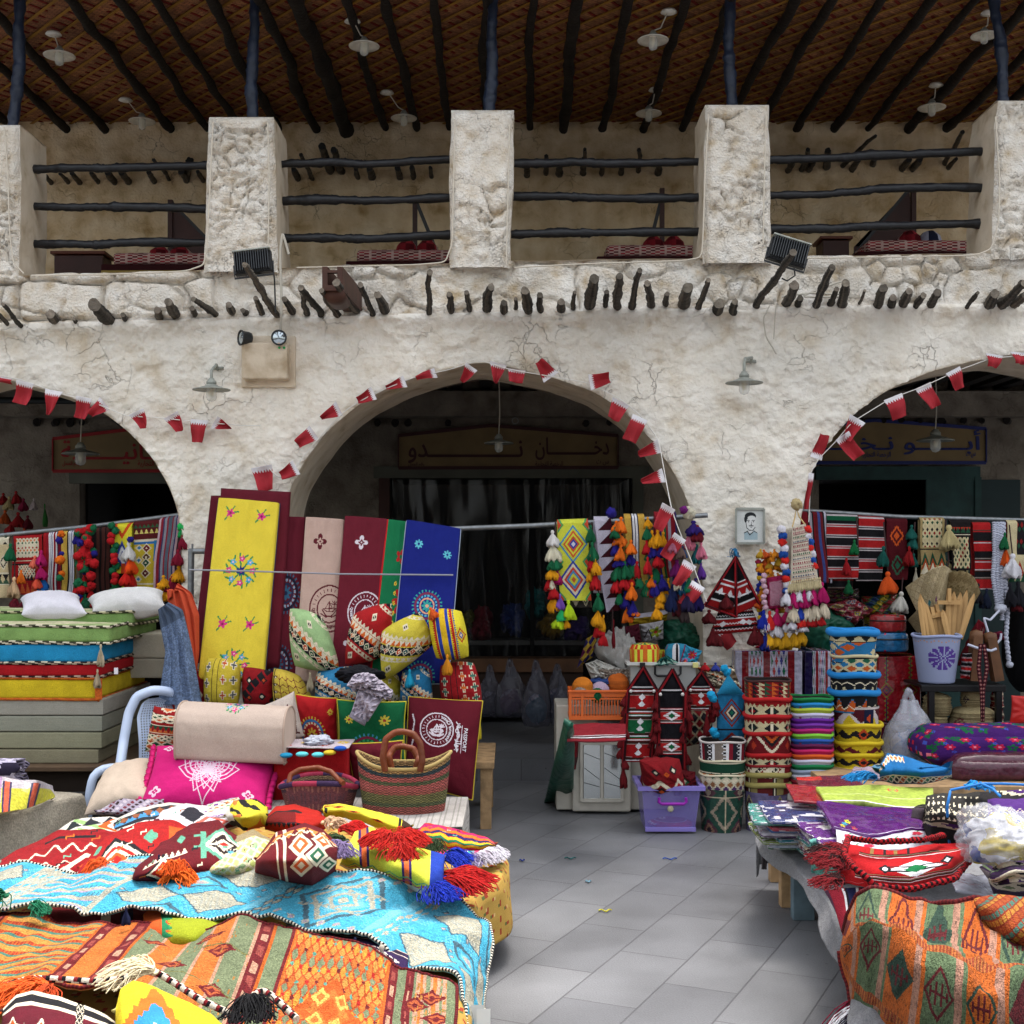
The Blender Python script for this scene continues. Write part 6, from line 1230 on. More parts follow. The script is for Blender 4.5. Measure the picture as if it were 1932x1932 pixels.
def cl(label,top,bot,zt_,zb_,ch,name='folded_kilim',bulge=.06,wr=.02,thick=.012,m=None,seed=0,nz=None,hem=None):
 if name=='folded_kilim':
  for k in range(16):r_=RS.rand(2);w_=.018+.012*RS.rand();cc_=[CR,BK,'#5a9a80','#c8601c'][k%4];ch.rect(r_[0]-w_,r_[1]-.012,r_[0]+w_,r_[1]+.012,cc_);ch.rect(r_[0]-w_,r_[1]-.04,r_[0]-w_+.008,r_[1]+.012,cc_);ch.rect(r_[0]+w_-.008,r_[1]-.012,r_[0]+w_,r_[1]+.04,cc_)
  ch.teeth(.0,.07,26,CR);ch.spark(.07,seed)
 tp=[(x,y,zt_)for x,y in top];bp_=[(x,y,zb_)for x,y in bot];o=drape(name,tp,bp_,ch,m or WOOL,wr=wr,thick=thick,bulge=bulge,seed=seed,hem=hem);return tag(o,label,'folded textile',FG)
cl('dark paisley cloth peeping out under the cream cushion',[(180,1530),(230,1508),(310,1506)],[(182,1536),(240,1534),(310,1528)],.5,.47,Ch(70,24,'#2a1a20').lattice(9,3,['#2a1a20','#6a2430','#b0a8b0'],'#908898',th=.18),'folded_cloth',.02)
ab=lambda bg,cols,sd:kilim(bg,cols,90,50,sd,CR)
cl('white and pale green kilim with black teeth at the left of the heap',[(88,1580),(140,1546),(210,1536),(262,1548)],[(92,1592),(160,1590),(220,1588),(268,1572)],.5,.47,Ch(90,50,'#c9c4b8').dia(.35,.5,.3,.5,['#8aab6a','#c9c4b8','#8aab6a']).teeth(.7,.25,5,'#22262c').dia(.75,.6,.2,.3,['#c8501c','#c9c4b8']).teeth(.3,.25,6,'#22262c',False),seed=1)
cl('blue, white and brown kilim with zigzag teeth behind the heap',[(205,1552),(262,1524),(320,1512),(370,1518)],[(225,1582),(300,1572),(345,1560),(380,1545)],.53,.5,Ch(90,50,'#c9c4b8').hs([(1,'#24262e'),(1,'#3f86b8'),(1,'#c9c4b8'),(1,'#24262e'),(1,'#8a5030'),(1,'#c9c4b8')]).teeth(.3,.2,6,'#24262e').teeth(.6,.2,7,'#3f86b8').teeth(.85,.15,7,'#24262e',False),seed=2)
cl('white kilim with maroon and coral shapes near the pink cushion',[(257,1560),(300,1528),(350,1515),(420,1520),(450,1535)],[(262,1585),(320,1592),(380,1580),(455,1560)],.56,.52,Ch(90,50,'#c5c0c4').dia(.2,.45,.16,.4,['#5a1220','#8a3a2a']).dia(.55,.7,.12,.25,['#24242c']).dia(.72,.4,.18,.3,['#c85a4a','#c5c0c4','#c85a4a']).teeth(.1,.3,5,'#5a1220'),seed=3)
cl('pale kilim with purple and green motifs below the pink cushion',[(365,1530),(405,1512),(450,1505)],[(370,1556),(420,1556),(455,1548)],.55,.53,kilim('#b9b0bc',['#6a3a8a','#3a8a5a','#c86a3a'],60,40,8),seed=4)
cl('crimson kilim with cream zigzags at the left end of the heap',[(-60,1660),(30,1606),(110,1568),(190,1566),(245,1578)],[(-60,1700),(60,1672),(150,1665),(240,1655)],.58,.54,Ch(120,60,'#8a1016').dia(.28,.1,.3,.5,['#c8501c',CR,'#c8501c','#8a1016']).zig(.7,.12,9,.035,CR).zig(.42,.14,8,.03,CR).dia(.75,.3,.16,.3,[CR,'#8a1016','#c8501c']).rect(.5,.85,.8,.88,BK),seed=5,bulge=.07)
cl('bright red kilim with orange comb and a large cream medallion',[(150,1640),(200,1575),(262,1552),(320,1548),(372,1560),(395,1570)],[(130,1668),(210,1668),(300,1662),(392,1650)],.63,.58,Ch(120,60,'#9c1414').dia(.35,.45,.24,.42,[BK,CR,'#b01c18',CR,'#c8501c','#b01c18']).rect(.72,.55,.9,.9,'#c8501c').teeth(.55,.2,12,'#9c1414',False,.72,.9).rect(.9,.4,.95,.9,CR).dia(.6,.75,.05,.1,['#5a9a80']).dia(.5,.2,.05,.1,[BK]).dia(.2,.85,.05,.08,['#5a9a80']),seed=6,bulge=.08)
cl('dark maroon kilim with teal hooks and an orange medallion',[(255,1640),(305,1580),(362,1552),(410,1548),(452,1578),(470,1590)],[(245,1665),(330,1665),(400,1662),(470,1645)],.67,.62,Ch(120,60,'#5e0f18').dia(.3,.3,.2,.36,[BK,CR,'#b01c18','#d86a1c',CR]).dia(.78,.62,.2,.34,['#5a9a80',CR,'#2a1a1c',CR,'#b01c18']).rect(.6,.4,.64,.85,'#5a9a80').rect(.55,.6,.6,.64,'#5a9a80').rect(.55,.76,.6,.8,'#5a9a80').dia(.45,.8,.04,.08,['#5a9a80']).teeth(.55,.1,20,CR,True,.1,.5),seed=7,bulge=.08)
cl('pale yellow and sage lattice kilim beside the maroon cushion',[(396,1625),(440,1578),(480,1560),(512,1582)],[(392,1655),(440,1655),(490,1650),(520,1625)],.68,.64,Ch(80,60,'#a8a85a').lattice(7,4,['#a8b060','#8fa878','#c4b86a'],'#c9c2a0',th=.16).rect(0,.85,1,1,'#8a7a5a').zig(.8,.08,9,.03,'#c9c2a0'),seed=8)
c=Ch(80,50,'#c4b82c');k=vnoise(c.U*7+3*c.V,c.V*3,4)>.6;c.a[k]=srgb('#18181a');k=vnoise(c.U*9-2*c.V+40,c.V*4,9)>.72;c.a[k]=srgb('#c86a2c');c.put((c.U<.15)&(c.V>.3),'#c9c4b8')
cl('yellow and black flame patterned cushion behind the heap',[(424,1536),(440,1512),(485,1505),(504,1522)],[(436,1555),(460,1568),(500,1560),(508,1545)],.62,.58,c,'ikat_cushion',.12,seed=9)
cl('red and black kilim roll in front of the round basket',[(498,1545),(520,1522),(555,1518),(605,1530),(618,1545)],[(500,1565),(540,1580),(590,1578),(616,1562)],.6,.55,Ch(80,40,'#a3180e').rect(0,.45,.5,.8,'#6a0e0e').teeth(.45,.2,14,BK,False,0,.6).rect(0,.8,.6,.84,BK),'rolled_kilim',.1,seed=10)
c=Ch(110,36,'#c9bd2c');c.rect(.88,0,1,1,'#3a2418');c.rect(.85,0,.87,1,BK);[c.dia(x,y,.08,.1,['#c8501c','#3a1c14'])for x,y in((.2,.7),(.35,.55),(.1,.85),(.62,.4))];c.dia(.05,.6,.03,.3,[BK])
cl('yellow ikat cloth with black edge lying in front of the tall basket',[(607,1530),(612,1516),(640,1514),(700,1528),(760,1546),(778,1558)],[(610,1545),(650,1545),(700,1560),(750,1574),(776,1570)],.62,.56,c,'folded_cloth',.05,seed=11)
c=Ch(90,60,'#5e0f18');c.vs([(3,'#6a1018'),(.3,CR),(.5,'#6a1018'),(.3,CR),(6,'#5e0f18')]);[c.dia(x,y,.13,.2,[CR,col,CR])for x,y,col in((.56,.66,'#c8501c'),(.75,.5,'#1f5a40'),(.58,.34,'#c8501c'),(.8,.76,'#c8501c'),(.9,.3,'#1f5a40'))];c.teeth(.92,.1,8,'#c8783a',False);c.zig(.86,.05,9,.02,CR)
cl('plump maroon kilim cushion with cream edged diamonds in the middle of the heap',[(482,1622),(520,1572),(575,1552),(612,1562),(640,1592)],[(480,1650),(540,1665),(590,1668),(632,1645)],.74,.64,c,'kilim_cushion',.16,.015,seed=12)
c=Ch(130,70,'#c4c838');
for x in(.26,.66):c.rect(x-.045,0,x+.045,1,'#31205c');c.rect(x-.025,0,x+.025,1,'#d4602a')
c.rect(.88,0,1,1,'#1c3aa0');c.zig(.22,.1,6,.03,'#5a9a6a');c.zig(.15,.1,6,.03,'#b03a6a');c.put((c.V<.1),'#c9c4b8')
cl('lime striped towel with orange and purple bands at the right of the heap',[(650,1610),(668,1572),(700,1560),(740,1590),(790,1602),(840,1612)],[(640,1632),(700,1658),(760,1672),(805,1690),(835,1682)],.66,.56,c,'striped_towel',.06,.015,seed=13)
c=Ch(110,50,'#c8321c');[c.put((c.V+.1*(np.abs((c.U*5)%1-.5)*2)>y)&(c.V+.1*(np.abs((c.U*5)%1-.5)*2)<y+.12),col)for y,col in((.1,'#c02a6a'),(.25,'#d8a81c'),(.4,'#1c6a4a'),(.52,'#d8a81c'),(.66,'#22225a'),(.8,'#c86a1c'),(.92,'#b01c5a'))]
cl('rainbow zigzag kilim on the right corner of the yellow tablecloth',[(782,1572),(800,1556),(850,1562),(920,1578),(936,1592)],[(790,1596),(840,1602),(900,1608),(934,1604)],.52,.47,c,bulge=.03,seed=14)
cl('pink and white folded kilim below the rainbow one',[(812,1604),(860,1606),(930,1606)],[(815,1618),(870,1626),(926,1622)],.5,.46,Ch(80,24,'#b8305c').rect(.3,0,.6,1,'#c9c4cc').rect(.6,0,.7,1,'#3a9a9a').rect(0,.4,.3,.6,'#d8683a'),bulge=.02,seed=15)
def tuft(label,spots,cat='tassel',name='yarn_tassel'):
 t=thing(name,label,cat,'loose tassels on the display table')
 for i,(x,y,z,L,r,c,ang)in enumerate(spots):
  p=G(x,y,z+.0);L*=.72;r*=.7;x+=random.uniform(-3,3);strands('yarn_bundle',p,L,.7,c,t,ang,int(70+500*r),.035,seed=i+int(x),drop=.02)
  crumple('knot',x,y,5,4,p[1],c,None,dep=.02,amp=.1,parent=t,n=10,yarn=True)
 return t
tuft('red yarn tassels lying on the lime towel',[(745,1580,.74,.22,.055,'#a8180f',a)for a in(200,250,300,-20,30,160)]+[(752,1600,.74,.2,.028,'#a8180f',280)])
tuft('large blue yarn tassels at the corner of the blue rug',[(812,1672,.56,.26,.06,'#142c9c',-30),(806,1676,.58,.24,.055,'#142c9c',-50),(818,1668,.55,.25,.05,'#142c9c',-15),(842,1612,.52,.2,.05,'#142c9c',-10),(836,1622,.54,.18,.05,'#142c9c',-35)])
tuft('large red yarn tassels hanging off the display table corner',[(832,1652,.57,.3,.065,'#a0100f',-20),(836,1662,.58,.32,.06,'#a0100f',-35),(842,1650,.55,.32,.06,'#a0100f',-8)])
tuft('pale lilac tassel between the maroon cushion and the lime towel',[(632,1595,.72,.16,.045,'#7a6a90',-80),(640,1600,.72,.15,.04,'#7a6a90',-60)])
tuft('dark green tassels beside the lime towel',[(652,1586,.7,.18,.05,'#2c3c20',200),(648,1596,.7,.16,.05,'#2c3c20',230),(826,1592,.6,.16,.045,'#2c3c20',260)])
tuft('white and lilac fringe under the rainbow kilim',[(895,1618,.48,.16,.05,'#b9b2bc',-15),(908,1612,.48,.18,.05,'#c9c4cc',-5),(880,1620,.48,.14,.045,'#8a7fa0',-40),(925,1606,.47,.14,.04,'#c9c4cc',-25)])
tuft('tan and red knotted tassels below the yellow ikat cloth',[(612,1552,.64,.14,.05,'#c4a080',-20),(626,1556,.64,.13,.045,'#c4a080',20),(640,1566,.66,.2,.05,'#a81410',-10),(655,1562,.66,.16,.05,'#b01410',10)])
tuft('orange tassel lying on the blue rug',[(322,1655,.66,.14,.04,'#e0661c',20),(330,1656,.66,.14,.04,'#e0661c',-10),(340,1655,.66,.12,.035,'#e0661c',170)])
tuft('orange yarn fringe at the edge of the red kilim',[(188,1636,.66,.1,.04,'#d0501c',200),(205,1632,.66,.12,.04,'#d0501c',220),(330,1636,.7,.08,.04,'#d8581c',240),(345,1634,.7,.08,.035,'#d8581c',260)])
cl('dark red cloth showing between the blue and orange rugs',[(60,1700),(150,1712),(240,1708),(300,1706)],[(60,1740),(150,1756),(240,1766),(300,1766)],.46,.44,Ch(80,30,'#6a0e14').rect(.55,.3,.62,.9,CR).rect(.7,0,.8,1,'#14203c'),'folded_cloth',.02)
cl('lime and orange toothed cushion showing between the two rugs',[(272,1722),(300,1704),(360,1712),(430,1722)],[(270,1772),(320,1790),(370,1792),(430,1760)],.54,.5,Ch(80,40,'#8c9418').rect(0,0,.22,1,'#c8501c').vteeth(.22,.12,6,'#c8501c').rect(.22,0,.26,1,'#1c7a4a').vteeth(.26,.1,5,'#1c7a4a'),'kilim_cushion',.05)
cl('purple and cream figured cloth under the edge of the blue rug',[(540,1735),(620,1748),(700,1765),(770,1800)],[(540,1775),(620,1790),(700,1815),(770,1850)],.5,.47,kilim('#2c1a44',['#c8a890','#5a2c6a','#201428'],90,36,33,'#c9b8b0'),'folded_cloth',.03)
c=Ch(480,150,'#3f9fbe');Cc='#a9a591';Dk='#41606e';Lt='#68b0c6';Pk='#a08ea4'
def stripes(x0,x1):
 for k in range(7):
  y=(k+.5)/7;c.rect(x0,y-.02,x1,y+.028,Cc);c.rect(x0,y-.035,x1,y-.02,Pk);c.put((c.U>=x0)&(c.U<x1)&(np.abs(c.V-y-.045)<.02)&((c.U*160)%1<.5),Dk)
 c.rect(x0-.012,0,x0,1,Cc);c.rect(x1,0,x1+.012,1,Cc)
def rhomb(x0,x1,sd):
 xm=(x0+x1)/2;w=(x1-x0)/2
 for yy in(.26,.74):
  for sx_ in(-1,1):c.put((np.abs(c.U-xm-sx_*w*.5)/(w*.5)+np.abs(c.V-yy)/.2<1),Dk);c.put((np.abs(c.U-xm-sx_*w*.5)/(w*.46)+np.abs(c.V-yy)/.185<1),Cc)
 for yy in(0,.5,1):c.dia(xm,yy,w*.42,.13,[Dk,'#3f9fbe',Lt,'#3f9fbe']);c.dia(xm,yy,w*.14,.05,[Cc,Pk])
 for k in range(26):
  r=RS.rand(2);x=x0+r[0]*(x1-x0);y=r[1];
  if(c.at(np.array(x),np.array(y))==srgb('#3f9fbe')).all():c.dia(x,y,.006,.022,[Dk,Cc,Pk])
def medal(x0,x1):
 xm=(x0+x1)/2;w=(x1-x0)/2;c.dia(xm,.5,w,.5,[Dk,'#3f9fbe',Cc,'#3f9fbe',Lt,Cc,'#3f9fbe',Cc]);
 for k in range(12):c.dia(x0+(x1-x0)*(k%6+.5)/6,.1 if k<6 else .9,w*.09,.05,[Cc,Pk])
 c.teeth(.3,.08,int(14/(x1-x0)),Cc,True,x0+w*.3,x1-w*.3);c.teeth(.7,.08,int(14/(x1-x0)),Cc,False,x0+w*.3,x1-w*.3)
rhomb(.0,.12,1);c.lattice(3,5,['#3f9fbe',Cc],Cc,.125,.16,0,1,.2);stripes(.175,.30);rhomb(.32,.53,2);c.rect(.535,0,.55,1,Lt);c.lattice(2,7,[Cc,'#3f9fbe'],Dk,.552,.575,0,1,.1);medal(.58,.72);c.rect(.725,0,.74,1,Lt);c.lattice(2,7,[Cc,'#3f9fbe'],'#3f9fbe',.742,.762,0,1,.1);rhomb(.765,.99,3)
bl=(np.abs(c.a-srgb('#3f9fbe')).sum(-1)<.02);fine=(((c.U*120+c.V*24)%1<.16)|((c.U*120-c.V*24)%1<.16))&(vnoise(c.U*30,c.V*9,3)>.5);c.a[bl&fine]=srgb(Lt)
cm=(np.abs(c.a-srgb(Cc)).sum(-1)<.02);c.a[cm&((c.V*46+np.sin(c.U*60)*.8)%1<.14)]=srgb('#7f8e92');c.spark(.1,2)
topB=[(-60,1648,.66),(0,1639,.64),(75,1628,.66),(140,1639,.64),(190,1632,.67),(240,1608,.7),(300,1609,.71),(380,1609,.7),(430,1606,.71),(480,1614,.7),(545,1639,.66),(600,1637,.66),(650,1636,.65),(700,1629,.66),(750,1644,.62),(800,1669,.56),(850,1692,.5),(900,1722,.46),(921,1748,.43),(926,1800,.36),(918,1860,.3),(908,1950,.26)]
botB=[(-220,1716,.6),(-60,1716,.6),(0,1714,.58),(55,1702,.6),(125,1712,.58),(200,1724,.56),(240,1712,.6),(300,1709,.61),(350,1729,.57),(395,1736,.56),(440,1728,.58),(500,1734,.57),(600,1757,.55),(690,1772,.54),(725,1787,.52),(770,1817,.48),(840,1824,.49),(868,1850,.46),(880,1900,.42),(890,1965,.36)]
o=RB=drape('blue_rug',topB,botB,c,RUGM,thick=.01,nu=640,nv=150,wr=.05,ws=5,hem=('#ded8c4','#23252c'),seed=5,bulge=.0);tag(o,'turquoise and cream geometric rug spread over the heap on the display table','rug')
edging(o,640,150,('#d8d2be','#1d2028'))
for x,y,z in((238,1712,.62),(670,1768,.56),(300,1612,.72)):
 tassel(G(x,y,z+.01),.06,.015,'#1c2448',o)
tassel(G(720,1782,.56),.1,.03,'#cfc6b8',o)
for bx_ in((893,1905,'#c9c8c4'),(905,1912,'#d5d4d0')):
 p=G(bx_[0]+8,bx_[1]-20,.4);q=tube('care_label',[p,p+[0.0,-.03,-.1]],.0001,mat('label_'+bx_[2].strip('#'),bx_[2],.7),o,4);q.data.clear_geometry();w_=.024
 q.data.from_pydata([tuple(p+[-w_,-.06,0]),tuple(p+[w_,-.06,0]),tuple(p+[w_,-.075,-.11]),tuple(p+[-w_,-.075,-.11])],[],[(0,1,2,3)])
c=Ch(520,200,'#b3541c');Og='#b96428';Sg='#6b7556';Sl='#ad8269';Mr='#661a1e';Ye='#b07c36';Tl='#437262'
def band(x0,x1):
 c.rect(x0,0,x1,1,Mr)
 for k in range(8):c.rect(x0+.006,k/8+.005,x1-.006,k/8+.08,[Sl,'#8f4038'][k%2])
 c.rect(x0,0,x0+.003,1,Mr);c.rect(x1-.003,0,x1,1,Mr)
def wavy(x0,x1):
 for k in range(10):
  y=k/10;c.rect(x0,y,x1,y+.045,Ye);c.rect(x0,y+.045,x1,y+.07,Tl);c.put((c.U>=x0)&(c.U<x1)&(np.abs(c.V-y-.085)<.016)&((c.U*150)%1<.6),'#9c3420')
def plaid(x0,x1):
 n=5
 for k in range(n):a=x0+(x1-x0)*k/n;b=x0+(x1-x0)*(k+1)/n;c.rect(a,0,b,1,[Sg,Og][k%2]);c.rect(b-.006,0,b+.004,1,Sl)
 for x,y in((.15,.75),(.42,.4),(.3,.2),(.75,.62),(.82,.25),(.6,.82)):X_=x0+(x1-x0)*x;c.dia(X_,y,.028,.06,[Mr,'#a8502c',Mr]);c.rect(X_-.03,y-.004,X_+.03,y+.004,Mr)
 for k in range(90):r=RS.rand(2);X_=x0+(x1-x0)*r[0];c.rect(X_,r[1],X_+.0025,r[1]+.03,'#a06a30')
 for y in(.3,.66):c.put((c.U>x0)&(c.U<x1)&(np.abs(c.V-y-.04*np.sin(c.U*40))<.004),'#6c6a3c')
def small(x0,x1):
 c.lattice(11,9,[Ye,Og,Sg,'#c9802c'],'#a8441c',x0,x1,0,1,.1);nx,ny=11,9
 for i in range(nx):
  for j in range(ny):c.dia(x0+(i+.5)/nx*(x1-x0),(j+.5)/ny,.0045,.015,[['#4f8a78','#a8201c',Mr][(i+j)%3]])
 c.dia((x0+x1)/2,.45,.06,.22,['#b8501c',Og,'#b8501c']);[c.dia((x0+x1)/2+a,.45+b,.016,.06,['#d8a04a',Og])for a in(-.02,.02)for b in(-.08,.08)]
plaid(0,.06);band(.06,.085);wavy(.09,.27);band(.275,.295);c.rect(.295,0,.33,1,Og);band(.335,.36);plaid(.365,.6);band(.6,.625);c.rect(.63,0,.66,1,Sg);c.rect(.66,0,.665,1,Mr);small(.67,.86);band(.865,.885);c.rect(.885,0,.9,1,Sg);band(.9,.915);plaid(.915,.98);c.rect(.98,0,1,1,Sg);c.spark(.12,4)
topO=[(-60,1712,.56),(0,1717,.55),(100,1722,.55),(150,1742,.52),(220,1752,.52),(300,1747,.54),(330,1762,.53),(370,1762,.54),(425,1732,.6),(460,1719,.62),(500,1734,.6),(550,1752,.58),(585,1769,.56),(640,1780,.55),(700,1792,.54),(750,1822,.52),(820,1854,.5),(856,1868,.48)]
botO=[(-230,1886,.56),(-60,1880,.56),(0,1872,.56),(50,1854,.58),(100,1852,.58),(145,1877,.55),(200,1867,.56),(235,1852,.58),(280,1867,.56),(350,1902,.53),(425,1928,.5),(520,1985,.49),(700,2040,.48),(862,2040,.46)]
o=drape('orange_rug',topO,botO,c,RUGM,thick=.01,nu=620,nv=190,wr=.05,ws=5,hem=('#7a1c20','#5c1418'),seed=9);tag(o,'orange and sage green geometric rug in front of the turquoise one','rug');edging(o,620,190,('#6a1a1e','#4a1014'))
o=box('white_board',(G(855,1900,.4)[0]-.15,4.75,.36),(.4,1.3,.05),mat('white_board','#b8b6b2',.6),None,.004);tag(o,'white board edge showing under the corner of the orange rug','board')
c=Ch(150,90,'#5e1020');c.hs([(3,'#5e1020'),(.3,CR),(.8,BK),(.3,CR),(1.6,'#5e1020'),(.3,CR),(.6,BK),(.3,CR)]);c.teeth(.3,.12,16,CR);[(c.dia(x,.45,.1,.26,[CR,'#c0501c','#c0501c',BK,BK,CR]),c.dia(x+.11,.45,.05,.2,['#8a7a6a',CR]))for x in(.12,.36,.6,.84)];c.rect(.62,.05,.68,1,CR);c.lattice(2,12,[BK],CR,.62,.68,0,1,.1)
cl('black, orange and white kilim cushion at the lower left corner',[(5,1905),(30,1878),(60,1870),(110,1880),(200,1915),(230,1935)],[(-5,1990),(40,2030),(120,2040),(230,2020)],.7,.62,c,'kilim_cushion',.1,.01,seed=20)
c=Ch(140,90,'#c9c8d0');A_=np.abs(c.U-.42)*1.6+np.abs(c.V-.2);tz=.05*(np.abs((np.arctan2(c.V-.2,c.U-.42)*8)%1-.5)*2)
for r_,col in((2,'#d0b81c'),(.82,'#d8641c'),(.66,'#2b80b8'),(.42,'#c4c4cc')):c.put(A_-tz<r_*.95,col)
c.dia(.4,.12,.05,.12,['#2b80b8'])
cl('yellow, orange and blue stepped diamond cushion at the front edge',[(218,1905),(226,1868),(250,1852),(285,1862),(340,1885),(400,1915),(430,1940)],[(215,1990),(260,2030),(340,2040),(430,2020)],.74,.66,c,'kilim_cushion',.1,.01,seed=21)
rp=[(-10,1878,.62),(30,1860,.64),(60,1853,.65),(120,1855,.64),(180,1860,.63),(240,1853,.65),(232,1830,.66),(240,1822,.66),(262,1842,.64),(290,1838,.64),(330,1862,.62),(380,1895,.6),(430,1918,.58),(460,1912,.58),(482,1880,.58),(500,1876,.58),(530,1900,.56),(560,1930,.54)]
p=np.array([G(*q)+[0,0,.012]for q in rp]);q=resample(p,240);tag(tube('twisted_rope',q,.011,WOOL,None,8,rope_ch(['#cfc2ae','#7a1c20','#17151a','#cfc2ae'],2)),'twisted black, red and cream rope lying along the edge of the orange rug','rope')
tuft('cream yarn tassel fanned out on the orange rug',[(292,1832,.66,.26,.05,'#d2c3a0',170),(292,1834,.66,.25,.05,'#d2c3a0',185),(290,1836,.65,.22,.045,'#d2c3a0',200)])
t=tuft('glossy black tassel standing at the front edge of the orange rug',[(484,1886,.6,.2,.035,'#121114',275),(482,1888,.6,.2,.035,'#121114',262)])
tuft('orange yarn fringe at the lower left of the orange rug',[(92,1862,.64,.22,.05,'#d0561c',200),(70,1866,.64,.24,.05,'#d0561c',215),(40,1872,.63,.22,.05,'#d0561c',225),(100,1870,.63,.16,.05,'#b8441c',260)])
tuft('dark green tassel at the left edge of the blue rug',[(10,1690,.64,.14,.045,'#0f5a3c',200),(0,1696,.64,.14,.045,'#0f5a3c',240),(60,1712,.6,.1,.035,'#1c6a4a',-20)])
# ================================================================ middle arch: textiles on the rail
RM=10.12
c=Ch(90,190,'#ccd03c')
for y,cols in((.7,['#3f86b8','#ccd03c','#d0562c','#ccd03c','#c8502c','#2b3f9a','#c9c8d8']),(.26,['#2b3f9a',CR,'#c8402c','#3f86b8','#ccd03c','#c8602c'])):c.dia(.5,y,.47,.24,cols)
for y in(.94,.48,.02):[c.dia(x,y,.2,.1,['#3f9a5a','#c8402c','#d0562c'])for x in(0,1)]
hang('bright_kilim_strip',1051,1109,982,1133,c,'lime yellow strip with two nested diamonds on the middle rail',Y=RM-.03,ytr=980,skew=4,sag=.006)
hang('kilim_strip',1078,1116,990,1146,kilim('#3a3632',['#b8b41c',CR,'#5a6a50'],40,60,41),'pale lined strip end showing under the lime yellow one',Y=RM+.03)
c=Ch(60,150,'#3e0d18');n=7
for k in range(n):y0=k/n;c.put((c.V-y0>0)&(c.V-y0<1/n)&(c.U<.12+.88*(c.V-y0)*n),'#b9b4c4')
hang('zigzag_strip',1120,1152,976,1155,c,'maroon and white saw toothed strip on the middle rail',Y=RM-.05,skew=21,sag=.01,yb2=1150)
c=Ch(50,30,'#c49a3c').vs([(5,'#c49a3c'),(1,'#1c1c38'),(1.4,WT),(.8,'#30304a'),(1.4,WT),(1,'#1c1c38'),(5,'#c49a3c')])
hang('yellow_strip',1177,1215,971,1106,c,'mustard strip with a blue and white centre band on the middle rail',Y=RM-.02,skew=7)
hang('striped_strip',1234,1275,967,1090,Ch(50,30,'#7c1220').vs([(2,'#8a1420'),(.8,'#2c2a5a'),(1,'#c49a3c'),(1,'#1c5a38'),(1,'#8a1420'),(1.4,'#8f8a96'),(2,'#7c1220'),(.8,'#2c2a5a')]),'red, green and yellow striped strip on the middle rail',Y=RM-.02,skew=4)
def clus(items):return items
garland('white, green, mustard and lime tassels at the left end of the middle rail',[(1042,1000,30,10,tW),(1043,1022,34,14,'#ddd6bc'),(1045,1046,28,12,tG),(1042,1066,26,10,tY),(1051,1072,28,9,tP),(1036,1086,26,9,tR),(1041,1090,20,6,'#ddd6bc'),(1043,1102,26,9,tR),(1043,1118,34,10,tY),(1056,1120,30,8,'#7a50b0'),(1058,1144,26,8,'#2cc070'),(1072,1132,34,10,tLm),(1055,1160,24,11,tLm),(1069,1166,18,6,tY)],RM-.06,[(1048,985),(1046,1100),(1058,1160)])
garland('green, mustard and red tassels between the lime and the saw toothed strips',[(1114,990,30,8,tG),(1117,1022,34,9,tG),(1114,1046,30,7,tR),(1122,1052,30,8,tY),(1113,1072,24,6,tY),(1123,1076,34,9,tR),(1128,1118,32,9,tG),(1129,1146,34,9,tY),(1131,1166,34,9,tR),(1139,1160,30,6,tY),(1139,1192,24,8,tR)],RM-.1,[(1116,985),(1124,1060),(1130,1130),(1138,1200)])
garland('orange, navy, green and red tassels in the middle of the rail',[(1153,968,10,10,tN,'p'),(1163,982,20,9,tO),(1172,975,28,10,tO),(1160,994,20,8,tG),(1169,1002,26,11,tO),(1160,1020,26,8,tN),(1190,1018,26,9,tO),(1172,1026,30,9,tO),(1188,1040,24,8,tN),(1170,1050,18,12,tN),(1168,1060,34,10,tG),(1178,1058,32,9,tG),(1190,1056,30,10,tG),(1202,1058,30,8,tR),(1164,1086,30,9,tR),(1176,1082,28,9,tR),(1186,1080,28,9,tR),(1203,1082,26,7,tG),(1170,1112,26,6,tG),(1192,1098,32,9,tO),(1180,1114,32,9,tN),(1182,1142,30,9,tO),(1194,1130,30,9,tN),(1199,1148,14,8,tO)],RM-.1)
garland('mustard, navy, red and green tassels left of the striped strip',[(1222,975,20,7,tY),(1220,992,24,8,tG),(1220,1018,26,7,tR),(1222,1050,30,7,tR),(1221,1040,16,5,tG),(1220,1094,30,8,tG),(1230,1000,30,8,tY),(1241,998,32,9,tY),(1252,1003,26,7,tY),(1231,1024,26,9,tN),(1247,1024,26,9,tN),(1241,1042,26,10,tR),(1237,1064,34,11,tG),(1230,1084,24,8,tO),(1248,1084,28,9,tN),(1236,1094,28,9,tN),(1261,1090,28,6,tY),(1248,1108,28,9,tY),(1244,1126,22,8,tY),(1239,1142,24,9,tY),(1225,1100,24,8,tR)],RM-.1)
